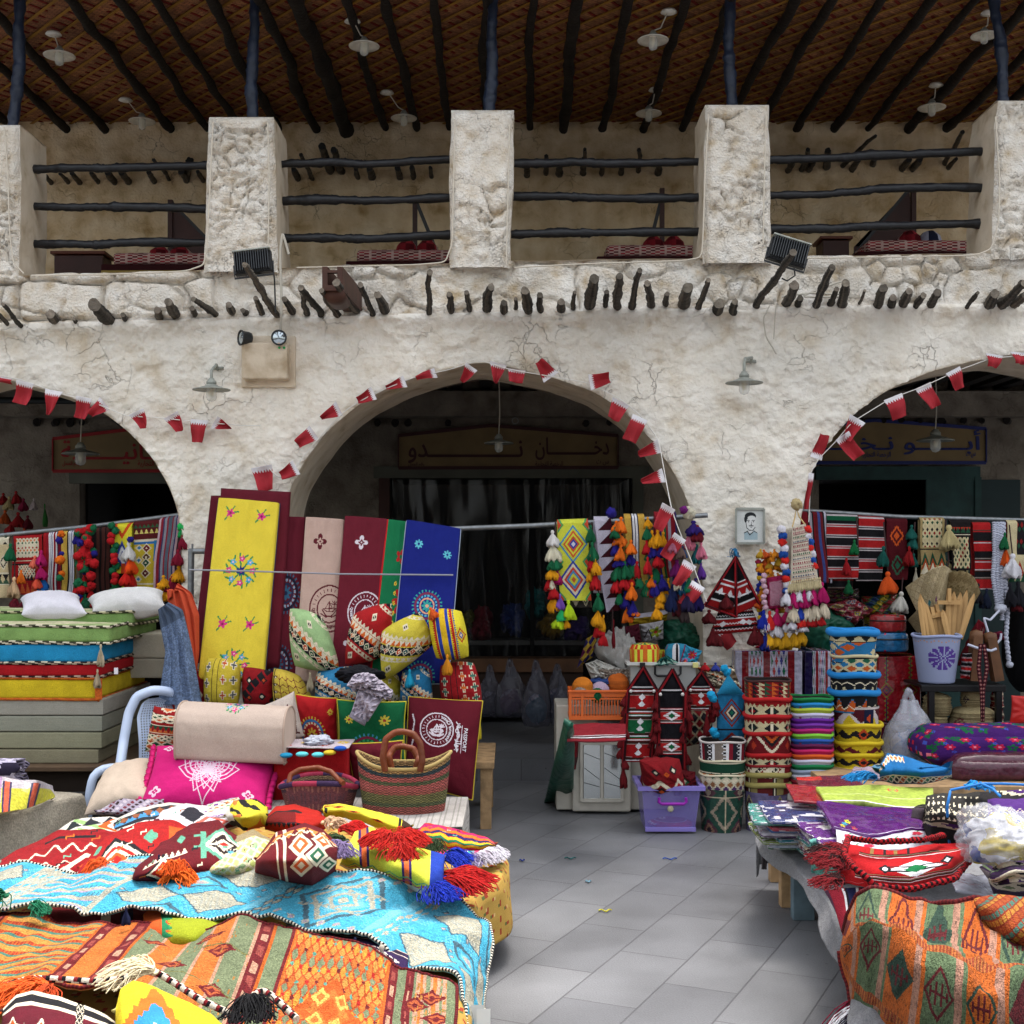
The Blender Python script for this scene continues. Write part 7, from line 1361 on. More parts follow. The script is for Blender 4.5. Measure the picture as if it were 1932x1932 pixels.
garland('multicoloured tassels with pink, cream and violet hanging at the pier',[(1300,968,0,12,'#c4bda8','p'),(1308,982,26,14,'#2a1464'),(1290,962,0,8,'#6a1a6a','p'),(1316,990,30,10,'#6a1020'),(1302,1000,34,10,'#d87890'),(1322,1022,30,9,'#d87890'),(1279,1018,34,10,'#6a544c'),(1270,1016,26,8,'#a8647a'),(1314,1026,34,9,'#135a60'),(1287,1030,20,8,'#1a4a80'),(1277,1054,32,11,'#6a0f5a'),(1294,1058,30,9,'#c8301c'),(1322,1060,30,7,'#5a2c8a'),(1277,1084,28,9,'#ccc4ae'),(1291,1086,34,9,'#0f4a70'),(1300,1086,32,9,'#0f6a4a'),(1271,1088,40,8,'#14204a'),(1312,1090,24,8,'#3c2a6a'),(1264,1112,38,10,'#101c44'),(1300,1110,40,11,'#1c1438'),(1280,1120,40,8,'#4a1018'),(1290,1130,40,9,'#3c3030'),(1312,1100,48,9,'#1c0f50')],RM-.14)
garland('two dark red braided cords hanging from the saw toothed strip',[(1158,1168,50,3,'#7a1420')],RM-.06,[(1156,1150),(1155,1190)])
# ================================================================ inside the shop window
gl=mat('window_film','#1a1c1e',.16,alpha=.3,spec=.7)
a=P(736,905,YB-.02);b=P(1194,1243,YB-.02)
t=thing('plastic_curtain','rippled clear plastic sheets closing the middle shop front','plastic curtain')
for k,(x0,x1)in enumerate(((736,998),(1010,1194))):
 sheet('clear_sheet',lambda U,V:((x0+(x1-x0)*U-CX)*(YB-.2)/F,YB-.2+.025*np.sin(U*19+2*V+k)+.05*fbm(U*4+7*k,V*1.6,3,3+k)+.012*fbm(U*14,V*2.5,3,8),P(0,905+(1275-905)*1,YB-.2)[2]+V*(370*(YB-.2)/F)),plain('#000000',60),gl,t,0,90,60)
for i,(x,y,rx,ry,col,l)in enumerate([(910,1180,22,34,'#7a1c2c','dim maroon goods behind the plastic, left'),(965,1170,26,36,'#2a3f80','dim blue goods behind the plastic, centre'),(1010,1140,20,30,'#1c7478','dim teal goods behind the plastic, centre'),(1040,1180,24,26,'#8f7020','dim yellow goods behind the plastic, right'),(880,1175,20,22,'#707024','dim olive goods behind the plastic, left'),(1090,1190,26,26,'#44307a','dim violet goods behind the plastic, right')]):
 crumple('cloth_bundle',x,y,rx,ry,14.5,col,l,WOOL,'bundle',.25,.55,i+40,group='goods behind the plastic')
t=thing('shop_shelf','low dark shelf with wrapped goods inside the middle shop','shelf');a=P(760,1210,14.6);b=P(1180,1225,14.6);box('board',((a[0]+b[0])/2,14.6,a[2]),(b[0]-a[0],.5,.05),mat('grey_shelf','#4a4a48',.5),t)
for x in(a[0]+.1,b[0]-.1):box('upright',(x,14.6,(a[2]+.1)/2+.05),(.05,.45,a[2]-.12),mat('grey_shelf','#4a4a48',.5),t)
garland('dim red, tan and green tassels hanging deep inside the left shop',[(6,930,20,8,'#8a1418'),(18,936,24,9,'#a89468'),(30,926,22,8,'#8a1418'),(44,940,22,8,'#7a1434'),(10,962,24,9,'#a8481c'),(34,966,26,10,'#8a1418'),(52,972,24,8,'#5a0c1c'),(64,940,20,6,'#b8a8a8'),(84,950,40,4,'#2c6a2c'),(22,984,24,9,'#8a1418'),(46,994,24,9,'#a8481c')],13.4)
PB=mat('grey_plastic_bag','#565662',.3,alpha=.5,spec=.6,bump=.02,bscale=14)
def plbag(cx,ytop,ybot,w,Y,label,col,handle=True,grp='plastic bags on the step',bagm=None,cat='plastic bag'):
 t=thing('plastic_bag',label,cat,grp);s=Y/F;h=ybot-ytop;bm_=bagm or PB
 pr=[(w*.16,h),(w*.2,h*.9),(w*.3,h*.8),(w*.44,h*.62),(w*.5,h*.35),(w*.5,h*.12),(w*.4,0),(0,-.5)]
 lathe('bag',[(r*s,z*s)for r,z in pr],bm_,t,40,c=P(cx,ybot,Y),sy=.7,jit=.5,seed=int(cx))
 crumple('contents',cx,ybot-h*.3,w*.4,h*.27,Y,col,None,WOOL,dep=w*.25*s,amp=.25,seed=int(cx)%17,parent=t,ch=Ch(50,50,col).lattice(3,3,[col,'#8f8ba0',col],col,th=.05))
 if handle:tube('handle',resample(np.array([P(cx-w*.12,ytop+h*.2,Y),P(cx-w*.1,ytop-h*.02,Y),P(cx-w*.02,ytop-h*.16,Y),P(cx+w*.06,ytop-h*.04,Y),P(cx+w*.14,ytop+h*.22,Y)])[:,[0,2,1]],24)[:,[0,2,1]],.02,bm_,t,6,rough=.5)
 return t
for a_ in((925,1268,1352,46,12.9,'grey plastic bag furthest left on the step','#4a4450'),(963,1258,1352,50,12.6,'tall grey plastic bag with purple goods on the step','#5c3a5a'),(1012,1262,1370,50,12.2,'full plastic bag with blue and teal goods in the middle of the step','#2b5a70'),(1052,1265,1340,44,12.7,'plastic bag with blue goods behind the others on the step','#34406a'),(1060,1290,1370,36,12.2,'small plastic bag at the right end of the step','#5a4a5a')):plbag(*a_)
# ================================================================ goods around the right pier
YP=10.2
t=thing('triangle_bag','triangular red and black woven bag hanging on the right pier below the portrait','bag')
c=Ch(110,100,'#0f0e12')
for k,(y,h,col)in enumerate(((.0,.1,'#9c1418'),(.1,.05,'#0f0e12'),(.15,.14,'#9c1418'),(.29,.03,WT),(.32,.1,'#0f0e12'),(.42,.12,'#9c1418'),(.56,.02,WT))):c.rect(0,y,1,y+h,col)
for y in(.08,.2,.36,.45):c.zig(y,.03,14,.02,WT)
for x,y in((.2,.2),(.52,.45),(.8,.2),(.35,.4),(.66,.22)):c.dia(x,y,.09,.06,[WT]);c.rect(x-.12,y-.005,x+.12,y+.012,WT)
o,sf=pillow('body',[(1376,1100),(1400,1100),(1436,1190),(1338,1198)],YP,c,.1,WOOL,t,pinch=0,sharp=.4);
vv=[P(1388,1050,YP-.02),P(1334,1140,YP-.06),P(1350,1188,YP-.05),P(1392,1190,YP-.05)]
def tri(pts,ch,name,par,Yo,th=.01):
 A,B_,C_=[P(x,y,Yo)for x,y in pts]
 def fn(U,V):w=1-V;return tuple(A[k]*V+(B_[k]*(1-U)+C_[k]*U)*w-(.04*np.sin(PI*U)*w*np.sin(PI*V)if k==1 else 0)for k in range(3))
 return sheet(name,fn,ch,WOOL,par,th)
c2=Ch(90,90,'#0f0e12').hs([(1.2,'#9c1418'),(.3,WT),(1,'#0f0e12'),(.3,WT),(1.2,'#9c1418'),(.25,WT),(.5,'#9c1418'),(.2,WT),(4,'#0f0e12')]);[c2.dia(x,.33,.1,.07,[WT])for x in(.25,.7)]
tri([(1388,1050),(1330,1142),(1390,1160)],c2,'flap',t,YP-.07);tri([(1388,1052),(1386,1160),(1434,1140)],c2,'flap',t,YP-.06)
for a_,b_ in(((1388,1050),(1330,1142)),((1388,1050),(1434,1142)),((1330,1142),(1388,1164)),((1388,1050),(1389,1165))):tube('braid',[P(*a_,YP-.085),P((a_[0]+b_[0])/2,(a_[1]+b_[1])/2,YP-.12),P(*b_,YP-.085)],.012,WOOL,t,7,rope_ch(['#8a1018','#3a0810'],1),rough=.4)
strands('hanging_loop',P(1389,1052,YP-.05),.12,.3,'#2b78a8',t,85,20,.08,r=.003)
for x,y,L in((1345,1185,30),(1352,1190,26),(1370,1120,26),(1424,1180,34),(1432,1184,30),(1338,1150,24)):tassel(P(x,y,YP-.1),L*YP/F,.045,'#5a0c14',t)
t=thing('fringed_bag','small pink woven bag in an orange fringe hanging beside the triangular bag','bag')
c=Ch(50,80,'#8a1440').lattice(6,9,['#8a1440','#5a1030'],'#c4a0ae',.12,.88,.1,.85,.12)
pillow('body',[(1446,1090),(1482,1084),(1484,1146),(1448,1150)],YP-.1,c,.06,WOOL,t,pinch=0)
for k in range(56):
 x=1434+random.random()*44;y=1032+random.random()*108;tassel(P(x,y,YP-.03-random.random()*.04),16*YP/F,.028,random.choice(['#d8841c','#d8841c','#c8521c','#c49a2c']),t,random.uniform(-.5,.5))
for k in range(16):pompom(P(1430+random.random()*8,1060+k*7.5,YP-.05),.022,random.choice(['#1c2a8a','#8a1a3a','#1c2a8a','#c8a020']),t)
for k in range(14):pompom(P([1443,1487][k%2]+random.uniform(-3,3),1086+k*5,YP-.13),.022,'#d0a8b8',t)
for x,y,L,r,c_ in((1441,1150,36,9,'#1a2a9a'),(1447,1160,30,9,'#dad6dc'),(1452,1152,36,10,'#c8241c'),(1466,1148,32,10,'#a81050'),(1484,1146,30,9,'#a81050'),(1464,1164,34,11,'#dad6dc'),(1486,1160,30,10,'#dad6dc'),(1499,1158,24,9,'#dad6dc'),(1444,1190,34,9,'#14207a'),(1452,1186,34,10,'#d8a01c'),(1466,1192,30,11,'#d8a01c'),(1482,1190,32,11,'#d8a01c'),(1498,1186,32,10,'#d8a01c'),(1511,1180,34,9,'#d8a01c')):tassel(P(x,y,YP-.12),L*YP/F,r*YP/F,c_,t)
t=thing('long_woven_bag','long cream woven bag with pompom border and rows of magenta and cream tassels','bag')
c=Ch(70,160,'#c4b8a4')
for k in range(13):y=.06+k*.072;c.rect(.08,y,.92,y+.008,'#7a3040');c.put((c.V>y+.015)&(c.V<y+.045)&((c.U*11)%1<.55)&(c.U>.08)&(c.U<.92),['#8a2a3c','#3c4a6a','#2c5a40','#a04a5a'][k%4])
o,sf=pillow('body',[(1494,994),(1520,988),(1546,1100),(1490,1108)],YP-.16,c,.05,WOOL,t,pinch=0)
pillow('back_panel',[(1477,1000),(1498,994),(1494,1080),(1482,1060)],YP-.1,plain('#c4b8a4',20),.02,WOOL,t,pinch=0)
tube('handle',[P(1495,994,YP-.16),P(1500,975,YP-.12),P(1502,958,YP-.08),P(1508,975,YP-.12),P(1519,990,YP-.16)],.006,mat('straw_string','#b59a6a',.9),t,6)
pompom(P(1503,952,YP-.1),.045,'#b8a57a',t,'straw_knot')
for k in range(18):
 L=k<11;y=1000+(k if L else k-11)*11.5;x=(1474+(k if L else 0)*1.1)if L else(1521+(k-11)*2.0);pompom(P(x+2*(k%2),y,YP-.15),.034,['#d4d0d8','#1c4a9a','#c8241c'][k%3],t)
strands('fringe',P(1518,1100,YP-.2),.0001,.1,'#c9b88c',t,0,2,0)
for k in range(16):tassel(P(1490+k*3.8,1096-k*.5,YP-.2),20*YP/F,4*YP/F,'#c4b48c',t)
for x,y,L,r,c_ in((1484,1112,28,9,'#d4d0d8'),(1497,1110,34,10,'#a80f5a'),(1508,1112,22,8,'#d4d0d8'),(1517,1110,34,10,'#a80f5a'),(1527,1108,24,8,'#d4d0d8'),(1534,1104,34,10,'#a80f5a'),(1551,1098,36,10,'#a80f5a'),(1497,1136,34,10,'#cfc0a8'),(1524,1134,34,10,'#cfc0a8'),(1538,1130,36,10,'#cfc0a8'),(1554,1126,36,9,'#cfc0a8'),(1510,1142,26,9,'#1c3a9a'),(1513,1154,28,10,'#c8241c'),(1530,1156,24,10,'#a81418'),(1545,1152,26,10,'#a81418'),(1495,1168,18,8,'#d4d0d8'),(1515,1170,20,9,'#d4d0d8')):tassel(P(x,y,YP-.2),L*YP/F,r*YP/F,c_,t)
# ================================================================ right rail
RR=10.75
tag(tube('hanging_rail',[P(1500,962,RR),P(1700,975,RR),P(1990,983,RR)],.018,STEEL),'grey metal rail across the right arch hung with woven strips','rail')
hang('striped_strip',1508,1556,964,1100,Ch(50,30,'#7c1220').vs([(4,'#7a1420'),(.6,BK),(1.6,'#9a96a0'),(.6,BK),(1,'#7a1420'),(1.4,'#6a1c24'),(1.4,'#3c4a8a'),(1.4,'#6a1c24'),(.6,BK),(1.2,'#b9b8c8')]),'red, blue and white edged strip at the left end of the right rail',Y=RR-.02,skew=12)
hang('sadu_strip',1558,1617,969,1092,sadu(60,60,0,'#9c1418',False,6).rect(0,.9,1,.96,'#12583a'),'red and black banded strip with a green line on the right rail',Y=RR-.03,ytr=971)
hang('sadu_strip',1562,1608,1060,1112,sadu(60,60,1,'#9c1418',False,3),'dark end of a banded strip hanging below the first one',Y=RR,skew=0,back=False)
hang('sadu_strip',1619,1667,974,1096,sadu(60,60,1,'#9c1418',False,6),'red and black banded strip with rounded end on the right rail',Y=RR-.03,ytr=976,skew=-3)
c=Ch(50,80,'#4e0d16').gul(.5,.72,.34,.5,'#c8501c','#4e0d16','#c8501c').gul(.5,.24,.34,.5,'#2c6a50','#4e0d16','#2c6a50')
hang('kilim_strip',1671,1710,979,1094,c,'dark maroon strip with an orange and a green medallion on the right rail',Y=RR-.03)
c=Ch(60,90,'#a08a5a').lattice(4,4,['#8a1c1c','#1f4a34','#b8a880',BK],'#c4b68c',.1,.9,.5,.98).rect(0,.46,1,.48,BK).teeth(.2,.22,3,'#1f4a34').teeth(.12,.2,3,'#a8441c').teeth(.04,.2,3,CR)
hang('kilim_strip',1734,1780,977,1088,c,'tan strip with a diamond lattice and triangles on the right rail',Y=RR-.03)
c=Ch(50,70,'#1c1618').teeth(.86,.12,4,'#a8301c',False).teeth(.74,.12,4,'#1f4a34').rect(0,.7,1,.72,CR).lattice(4,4,['#8a1c1c','#1f4a34','#1c1618'],'#c4b68c',.1,.9,.05,.66)
hang('kilim_strip',1791,1829,981,1076,c,'black strip with cream diamonds and red triangles on the right rail',Y=RR-.03)
hang('kilim_strip',1785,1826,1060,1100,Ch(40,30,'#8a7a4a').lattice(3,2,[BK,'#8a7a4a'],'#b8a878'),'olive patterned strip end hanging below the black one',Y=RR+.02,back=False)
hang('sadu_strip',1833,1866,985,1112,sadu(50,60,0,'#9c1418',False,7),'narrow red banded strip beside the white ropes',Y=RR-.03,skew=6)
c=Ch(70,70,'#c4b68c').lattice(5,4,[BK,'#8a1c1c','#1f4a34',BK],'#1c1618',.3,1,.45,1,.14).teeth(.1,.25,4,'#a8301c').teeth(.0,.2,5,'#1f4a34')
hang('kilim_strip',1898,1960,982,1098,c,'cream strip with black diamonds at the right edge of the rail',Y=RR-.03)
garland('dark green and red tassels on a black and white cord on the right rail',[(1720,990,26,9,'#0f5048'),(1724,1008,26,8,'#0f5048'),(1716,1030,34,9,'#8a1014'),(1724,1044,24,6,'#0f5048'),(1728,1070,30,4,'#c4bda8')],RR-.06,[(1726,985),(1722,1060),(1728,1078)])
garland('straw coloured yarn tassel between the tan and the black strips',[(1790,990,44,16,'#b8a878')],RR-.08,[(1784,980),(1790,1060),(1784,1088)])
garland('green and red tassels between the two banded strips',[(1612,1018,26,7,'#0f6a38'),(1597,1052,30,7,'#a0141c'),(1667,1030,36,10,'#0f5048'),(1601,1094,24,7,'#0f5a34')],RR-.08,[(1616,975),(1620,1050)])
garland('orange tassel hanging below the maroon strip',[(1675,1078,38,14,'#e0581c')],RR-.1,[(1667,985),(1675,1080)])
garland('white tassel hanging low beside the palm fans',[(1701,1116,36,13,'#c9c6bc')],RR-.1,[(1703,1090),(1701,1118)])
garland('orange and white tassels at the right edge of the right rail',[(1898,1030,34,8,'#e0581c'),(1896,1004,30,7,'#0f5a34'),(1911,1044,42,15,'#d4d2d8'),(1905,1100,40,10,'#14141c'),(1920,1096,44,10,'#14141c'),(1918,1120,30,9,'#5a1018'),(1862,1110,34,9,'#101a30'),(1846,1100,34,8,'#14141c')],RR-.1,[(1904,990),(1910,1046)])
t=thing('white_rope_bundle','bundle of thick white twisted ropes hanging with a knot at the right end','rope');RW=mat('white_rope','#b4b8c8',.85,bump=.004,bscale=70)
for k,(x0,x1,x2,ye)in enumerate(((1876,1874,1880,1140),(1882,1882,1886,1150),(1888,1890,1890,1170),(1893,1896,1900,1252))):
 p=[P(x0,985,RR-.06),P(x0+1,1040,RR-.1),P(x1,1090,RR-.1),P(x2,1130,RR-.1)]+([P(x2+1,1160,RR-.1),P(x2-2,1200,RR-.12),P(x2+4,ye,RR-.14)]if k==3 else[P(x2+1,ye,RR-.1)])
 q=resample(np.array(p)[:,[0,2,1]],120)[:,[0,2,1]];tube('rope',q,.019*(1+.15*np.sin(np.arange(120)*1.5)),WOOL,t,8,rope_ch(['#c0c4d4','#c0c4d4','#8a8ea2'],1))
crumple('knot',1888,1148,12,9,RR-.16,'#b4b8c8',None,dep=.05,amp=.3,parent=t,n=20);crumple('rope_end',1905,1254,7,6,RR-.14,'#b4b8c8',None,dep=.03,amp=.2,parent=t,n=20)
tube('loop',resample(np.array([P(1885,1152,RR-.3),P(1868,1170,10.2),P(1856,1166,10.1),P(1866,1198,10.1),P(1874,1222,10.1),P(1888,1206,10.1),P(1889,1195,10.1)])[:,[0,2,1]],70)[:,[0,2,1]],.009,RW,t,7)
# ================================================================ big stand of goods, right of the middle arch
GR='goods stacked around the right pier'
PLW=cloth_mat('glossy_plastic_wrap',30,.006,.22,.6)
GT=mat('green_tarpaulin','#0b4a38',.45,bump=.02,bscale=9,var=.25)
o=crumple('green_tarpaulin',1282,1205,46,36,10.9,'#0b4a38','dark green plastic sheet bundled behind the clear box',GT,'tarpaulin',.25,.3,3)
o=crumple('green_tarpaulin',1556,1192,52,46,10.8,'#0b4a38','dark green plastic sheet bundled right of the tasselled bags',GT,'tarpaulin',.25,.3,5)
drape('green_net',[(1060,1370,.9),(1080,1372,.9)],[(1028,1512,.01),(1086,1512,.01)],plain('#0b4032',40),GT,wr=.09,ws=3,thick=.03,seed=2,bulge=.1);tag(bpy.data.objects['green_net'],'dark green net cloth trailing on the floor left of the white cabinet','cloth')
YC=9.95;t=thing('white_cabinet','old white cabinet with two cracked mirror panels in its door','cabinet');WP=mat('old_white_paint','#b9b4a8',.55,var=.12,vscale=8,bump=.001)
a=P(1080,1398,YC);b=P(1190,1533,YC);zb=.02;w=b[0]-a[0]
box('carcass',(P(1215,0,YC+.1)[0]-.2,YC+.32,.42),(.95,.5,.8),WP,t,.01)
box('door',((a[0]+b[0])/2,YC+.02,(a[2]+zb)/2),(w,.05,a[2]-zb),WP,t,.012,rz=-.04)
for x0,x1 in((1101,1132),(1139,1171)):
 A=P(x0,1404,YC);B_=P(x1,1506,YC);box('mirror',((A[0]+B_[0])/2,YC-.012,(A[2]+B_[2])/2),(B_[0]-A[0],.006,A[2]-B_[2]),mat('cracked_mirror','#c4c8c8',.12,.75,bump=.002,bscale=4),t,.001)
 for q in range(3):p0=P(x0+1,1420+q*28,YC);p1=P(x1-1,1432+q*26+(q%2)*12,YC);joinv([beamv((p0[0],YC-.016,p0[2]),(p1[0],YC-.016,p1[2]),.002,.004)],'crack_strip',DARK,t)
for(x0,y0,x1,y1)in((1097,1400,1097,1511),(1135.5,1400,1135.5,1511),(1174,1400,1174,1511),(1097,1402,1174,1402),(1097,1510,1174,1510)):joinv([beamv(P(x0,y0,YC-.02),P(x1,y1,YC-.02),.02,.025)],'moulding',WP,t)
c=Ch(90,50,'#7c1620').rect(0,.12,1,.3,'#4a2a2c').rect(0,.18,1,.22,WT).rect(0,.3,1,.33,WT)
drape('red_shawl',[(1072,1368,.82),(1120,1362,.84),(1180,1366,.84)],[(1070,1398,.8),(1120,1398,.76),(1180,1396,.76)],c,WOOL,wr=.01,thick=.01);so_=bpy.data.objects['red_shawl'];tag(so_,'dusty red shawl with grey stripes spread over the white cabinet','shawl',GR)
droop('hanging_end',[(1070,1372),(1069,1400),(1070,1440),(1078,1452)],[(1090,1372),(1092,1395),(1090,1430),(1086,1452)],YC-.04,'#7c1620',None,WOOL,ch=plain('#7c1620',30).rect(0,.1,1,.3,'#4a2a2c'));
he=bpy.data.objects['hanging_end'];he.parent=so_;[he.__delitem__(k)for k in list(he.keys())if k in('label','category','group')]
c=Ch(50,34,'#8a8c8c').rect(0,.5,1,1,'#5c6266');[c.flower(x,y,.1,5,col,'#d8c8b8',1.5)for x,y,col in((.25,.4,'#c9c2b8'),(.5,.3,'#a8303c'),(.15,.7,'#8a2a3a'),(.75,.2,'#3a7a90'),(.4,.6,'#3a7a90'))]
o=clothbox('floral_box',(P(1153,1382,9.9)[0],10.0,P(1153,1381,9.9)[2]+.02),(.2,.16,.13),{'all':c},PLW,None,r=.01,puff=0);tag(o,'flat grey box printed with roses on top of the white cabinet','box',GR)
t=thing('plastic_crate','orange slatted plastic crate standing on the white cabinet','crate',GR);OC=mat('orange_plastic','#c85c20',.45,spec=.4,var=.08)
Yc=9.75;x0,x1=P(1076,0,Yc)[0],P(1188,0,Yc)[0];z0,z1=P(0,1358,Yc)[2],P(0,1304,Yc)[2];D=.34;parts=[]
def slats(ax,fixed,a0,a1):
 n=20 if ax=='x' else 14
 for k in range(n+1):
  q=a0+(a1-a0)*k/n;c_=(q,fixed,z0+(z1-z0)*.42)if ax=='x' else(fixed,q,z0+(z1-z0)*.42);parts.append(bxv(c_,(.008,.008,(z1-z0)*.62)))
 for zz,h_ in((z0+.015,.03),(z1-.02,.045),(z0+(z1-z0)*.74,.014)):parts.append(bxv(((a0+a1)/2,fixed,zz)if ax=='x' else(fixed,(a0+a1)/2,zz),(abs(a1-a0)+.01,.014,h_)if ax=='x' else(.0136,abs(a1-a0),h_*.99)))
slats('x',Yc,x0,x1);slats('x',Yc+D,x0,x1);slats('y',x0,Yc,Yc+D);slats('y',x1,Yc,Yc+D);parts.append(bxv(((x0+x1)/2,Yc+D/2,z0+.004),(x1-x0,D,.012)))
for x in(x0,x0+(x1-x0)*.2,x1):parts.append(bxv((x,Yc-.002,(z0+z1)/2),(.02,.02,(z1-z0))))
joinv(parts,'frame',OC,t);box('rim',((x0+x1)/2,Yc-.008,z1),(x1-x0+.04,.02,.018),OC,t,.003)
for i,(x,y,r,dy,col,l)in enumerate(((1099,1297,20,.1,'#d8791c','orange yarn ball at the left of the crate'),(1166,1290,21,.2,'#c8601c','dark orange yarn ball at the right of the crate'),(1132,1304,18,.12,'#b9a0b8','pale pink yarn ball in the middle of the crate'),(1096,1308,14,.05,'#8a7c70','brown and white yarn ball at the front of the crate'),(1127,1312,14,.04,'#0c5a34','green yarn ball in the middle of the crate'))):
 o=crumple('yarn_ball',x,y,r,r,Yc+dy,col,l,WOOL,'yarn ball',r*Yc/F,.03,i,ch=Ch(90,70,col).put(((Ch(90,70,col).U*30+Ch(90,70,col).V*24)%1)<.4,'#%02x%02x%02x'%tuple(int(v*200)for v in srgb(col))),group='yarn balls in the orange crate')
crumple('blue_cloth',1138,1284,26,8,Yc+.28,'#27407a','blue folded cloth behind the yarn balls',cat='cloth',group=GR)
drape('white_leather_cloth',[(1118,1222,1.35),(1140,1200,1.44),(1170,1194,1.44),(1200,1215,1.38)],[(1100,1262,1.2),(1140,1278,1.14),(1180,1280,1.14),(1204,1262,1.18)],plain('#b5b3b0',60),COTTON,wr=.05,thick=.03,bulge=.1,seed=4)if 0 else None
def upcloth(name,q,Y,T_,ch,label,m=None,seed=0,pinch=.03,cat='cloth',group=GR,wr=.05):o,s_=pillow(name,q,Y,ch,T_,m or WOOL,None,label,cat,group,pinch=pinch,wr=wr,seed=seed,sharp=.5);return o
upcloth('white_cloth_pile',[(1112,1218),(1168,1190),(1204,1222),(1196,1280)],[10.3,10.4,10.4,10.1],.3,plain('#b9b7b3',70),'pile of white stitched cloth above the orange crate',seed=1,wr=.12)
upcloth('white_lace_cloth',[(1104,1252),(1126,1244),(1200,1272),(1122,1300)],[10.1]*4,.2,plain('#b0ada6',60),'crumpled white lace edge below the white cloth pile',seed=5,wr=.12)
upcloth('patchwork_cloth',[(1106,1205),(1130,1190),(1118,1240),(1088,1262)],[10.3]*4,.16,Ch(60,60,'#a88a2c').lattice(2,3,['#a88a2c','#5c1440','#a88a2c','#24205a'],'#a88a2c',th=.02),'mustard, plum and navy patchwork cloth left of the white pile',seed=2,wr=.05)
upcloth('grey_quilted_cloth',[(1128,1262),(1200,1262),(1204,1292),(1130,1284)],[10.0]*4,.14,Ch(60,30,'#7c7066').lattice(12,5,['#8a7e72','#6a5e54'],'#5c5048',th=.1),'grey brown scrolled quilt under the white pile',seed=3)
upcloth('maroon_cushion',[(1160,1186),(1206,1176),(1212,1216),(1176,1222)],[10.7]*4,.2,plain('#4a0f20',40),'maroon cushion behind the white cloth pile',COTTON,seed=3,cat='cushion')
upcloth('white_printed_cushion',[(1206,1178),(1252,1170),(1252,1206),(1212,1214)],[10.75]*4,.2,Ch(50,50,'#b0aeb2').flower(.6,.5,.3,5,'#8a9a2c','#b83a2c').line([(.1,.3),(.3,.7),(.4,.2)],.02,BK),'white cushion printed with a green flower behind the hats',COTTON,seed=4,cat='cushion')
upcloth('yellow_striped_cloth',[(1186,1160),(1262,1150),(1258,1176),(1186,1186)],[10.9]*4,.2,Ch(40,30,'#a88a1c').hs([(1,'#28306a'),(2,'#a88a1c'),(1,'#b8b4c0')]),'navy, yellow and white folded cloths behind the tassels',seed=6)
t=thing('clear_box','frosted clear plastic storage box with black handles holding embroidered hats','storage box');FB=mat('frosted_plastic','#a9a9a6',.35,alpha=.55,spec=.5)
Yh=9.85;a=P(1190,1252,Yh);b=P(1312,1330,Yh);w=b[0]-a[0];h=a[2]-b[2];cx_=(a[0]+b[0])/2
joinv([bxv((cx_,Yh,(a[2]+b[2])/2),(w,.008,h)),bxv((cx_,Yh+.36,(a[2]+b[2])/2),(w,.008,h)),bxv((a[0],Yh+.18,(a[2]+b[2])/2),(.008,.35,h)),bxv((b[0],Yh+.18,(a[2]+b[2])/2),(.008,.35,h)),bxv((cx_,Yh+.18,b[2]+.01),(w,.35,.008))],'body',FB,t)
joinv([bxv((cx_,Yh-.012,a[2]),(w+.06,.03,.022)),bxv((cx_,Yh+.37,a[2]),(w+.06,.03,.022)),bxv((a[0]-.015,Yh+.18,a[2]),(.03,.36,.0216)),bxv((b[0]+.015,Yh+.18,a[2]),(.03,.36,.0216))],'rim',mat('frosted_rim','#c2c2be',.35,alpha=.85),t)
tube('handle',[P(x,y,Yh-.03)for x,y in((1236,1257),(1236,1272),(1240,1275),(1280,1275),(1284,1271),(1284,1257))],.009,BLACKP,t,8)
for x in(1212,1312):box('clip',P(x,1255,Yh-.03),(.04,.03,.04),BLACKP if x<1300 else mat('pale_yellow_label','#c4bd7a',.7),t)
def hat(cx,y0,y1,w,ch,label,Y=10.0,rot=0):t=lathe('embroidered_hat',[(w*.5*Y/F,0),(w*.5*Y/F,(y1-y0)*.75*Y/F),(w*.42*Y/F,(y1-y0)*.95*Y/F),(w*.2*Y/F,(y1-y0)*Y/F),(0,(y1-y0)*1.02*Y/F)],WOOL,None,60,ch,c=P(cx,y1,Y),jit=.12,seed=int(cx));tag(t,label,'hat','embroidered hats in the clear box')
c=Ch(80,40,'#b9c02c');c.lattice(6,2,['#c8401c','#3c7a3c','#2c3a7a','#c8601c'],'#c9cc3c',th=.1);[c.flower((k+.5)/6,.4,.06,8,'#c8301c','#c9cc3c',2)for k in range(6)]
hat(1216,1213,1256,56,c,'lime hat with red and green star flowers at the left of the clear box')
hat(1250,1226,1254,30,Ch(50,30,'#b8b02c').teeth(0,.6,9,'#a8441c'),'small yellow hat with orange teeth behind the lime one',10.15)
c=Ch(80,40,'#2b86a8');c.rect(.42,0,.46,1,WT);c.rect(.48,0,.5,1,BK);c.rect(.5,0,.52,1,WT);[c.flower(x,.5,.06,8,'#b01c3c','#c8601c',2)for x in(.62,.75,.3)]
hat(1277,1214,1256,44,c,'sky blue hat with a braided band in the clear box',10.05)
c=Ch(40,40,'#2b86a8');c.rect(0,0,.05,1,'#8a1448');c.flower(.55,.62,.26,8,'#b01c3c','#c8601c');c.flower(.25,.25,.18,8,'#b01c5a','#c8601c');c.rect(.6,.1,.75,.3,'#2a3a20')
upcloth('embroidered_purse',[(1292,1216),(1325,1228),(1312,1256),(1280,1256)],[9.9]*4,.06,c,'light blue purse with a red star flower at the right of the clear box',cat='purse')
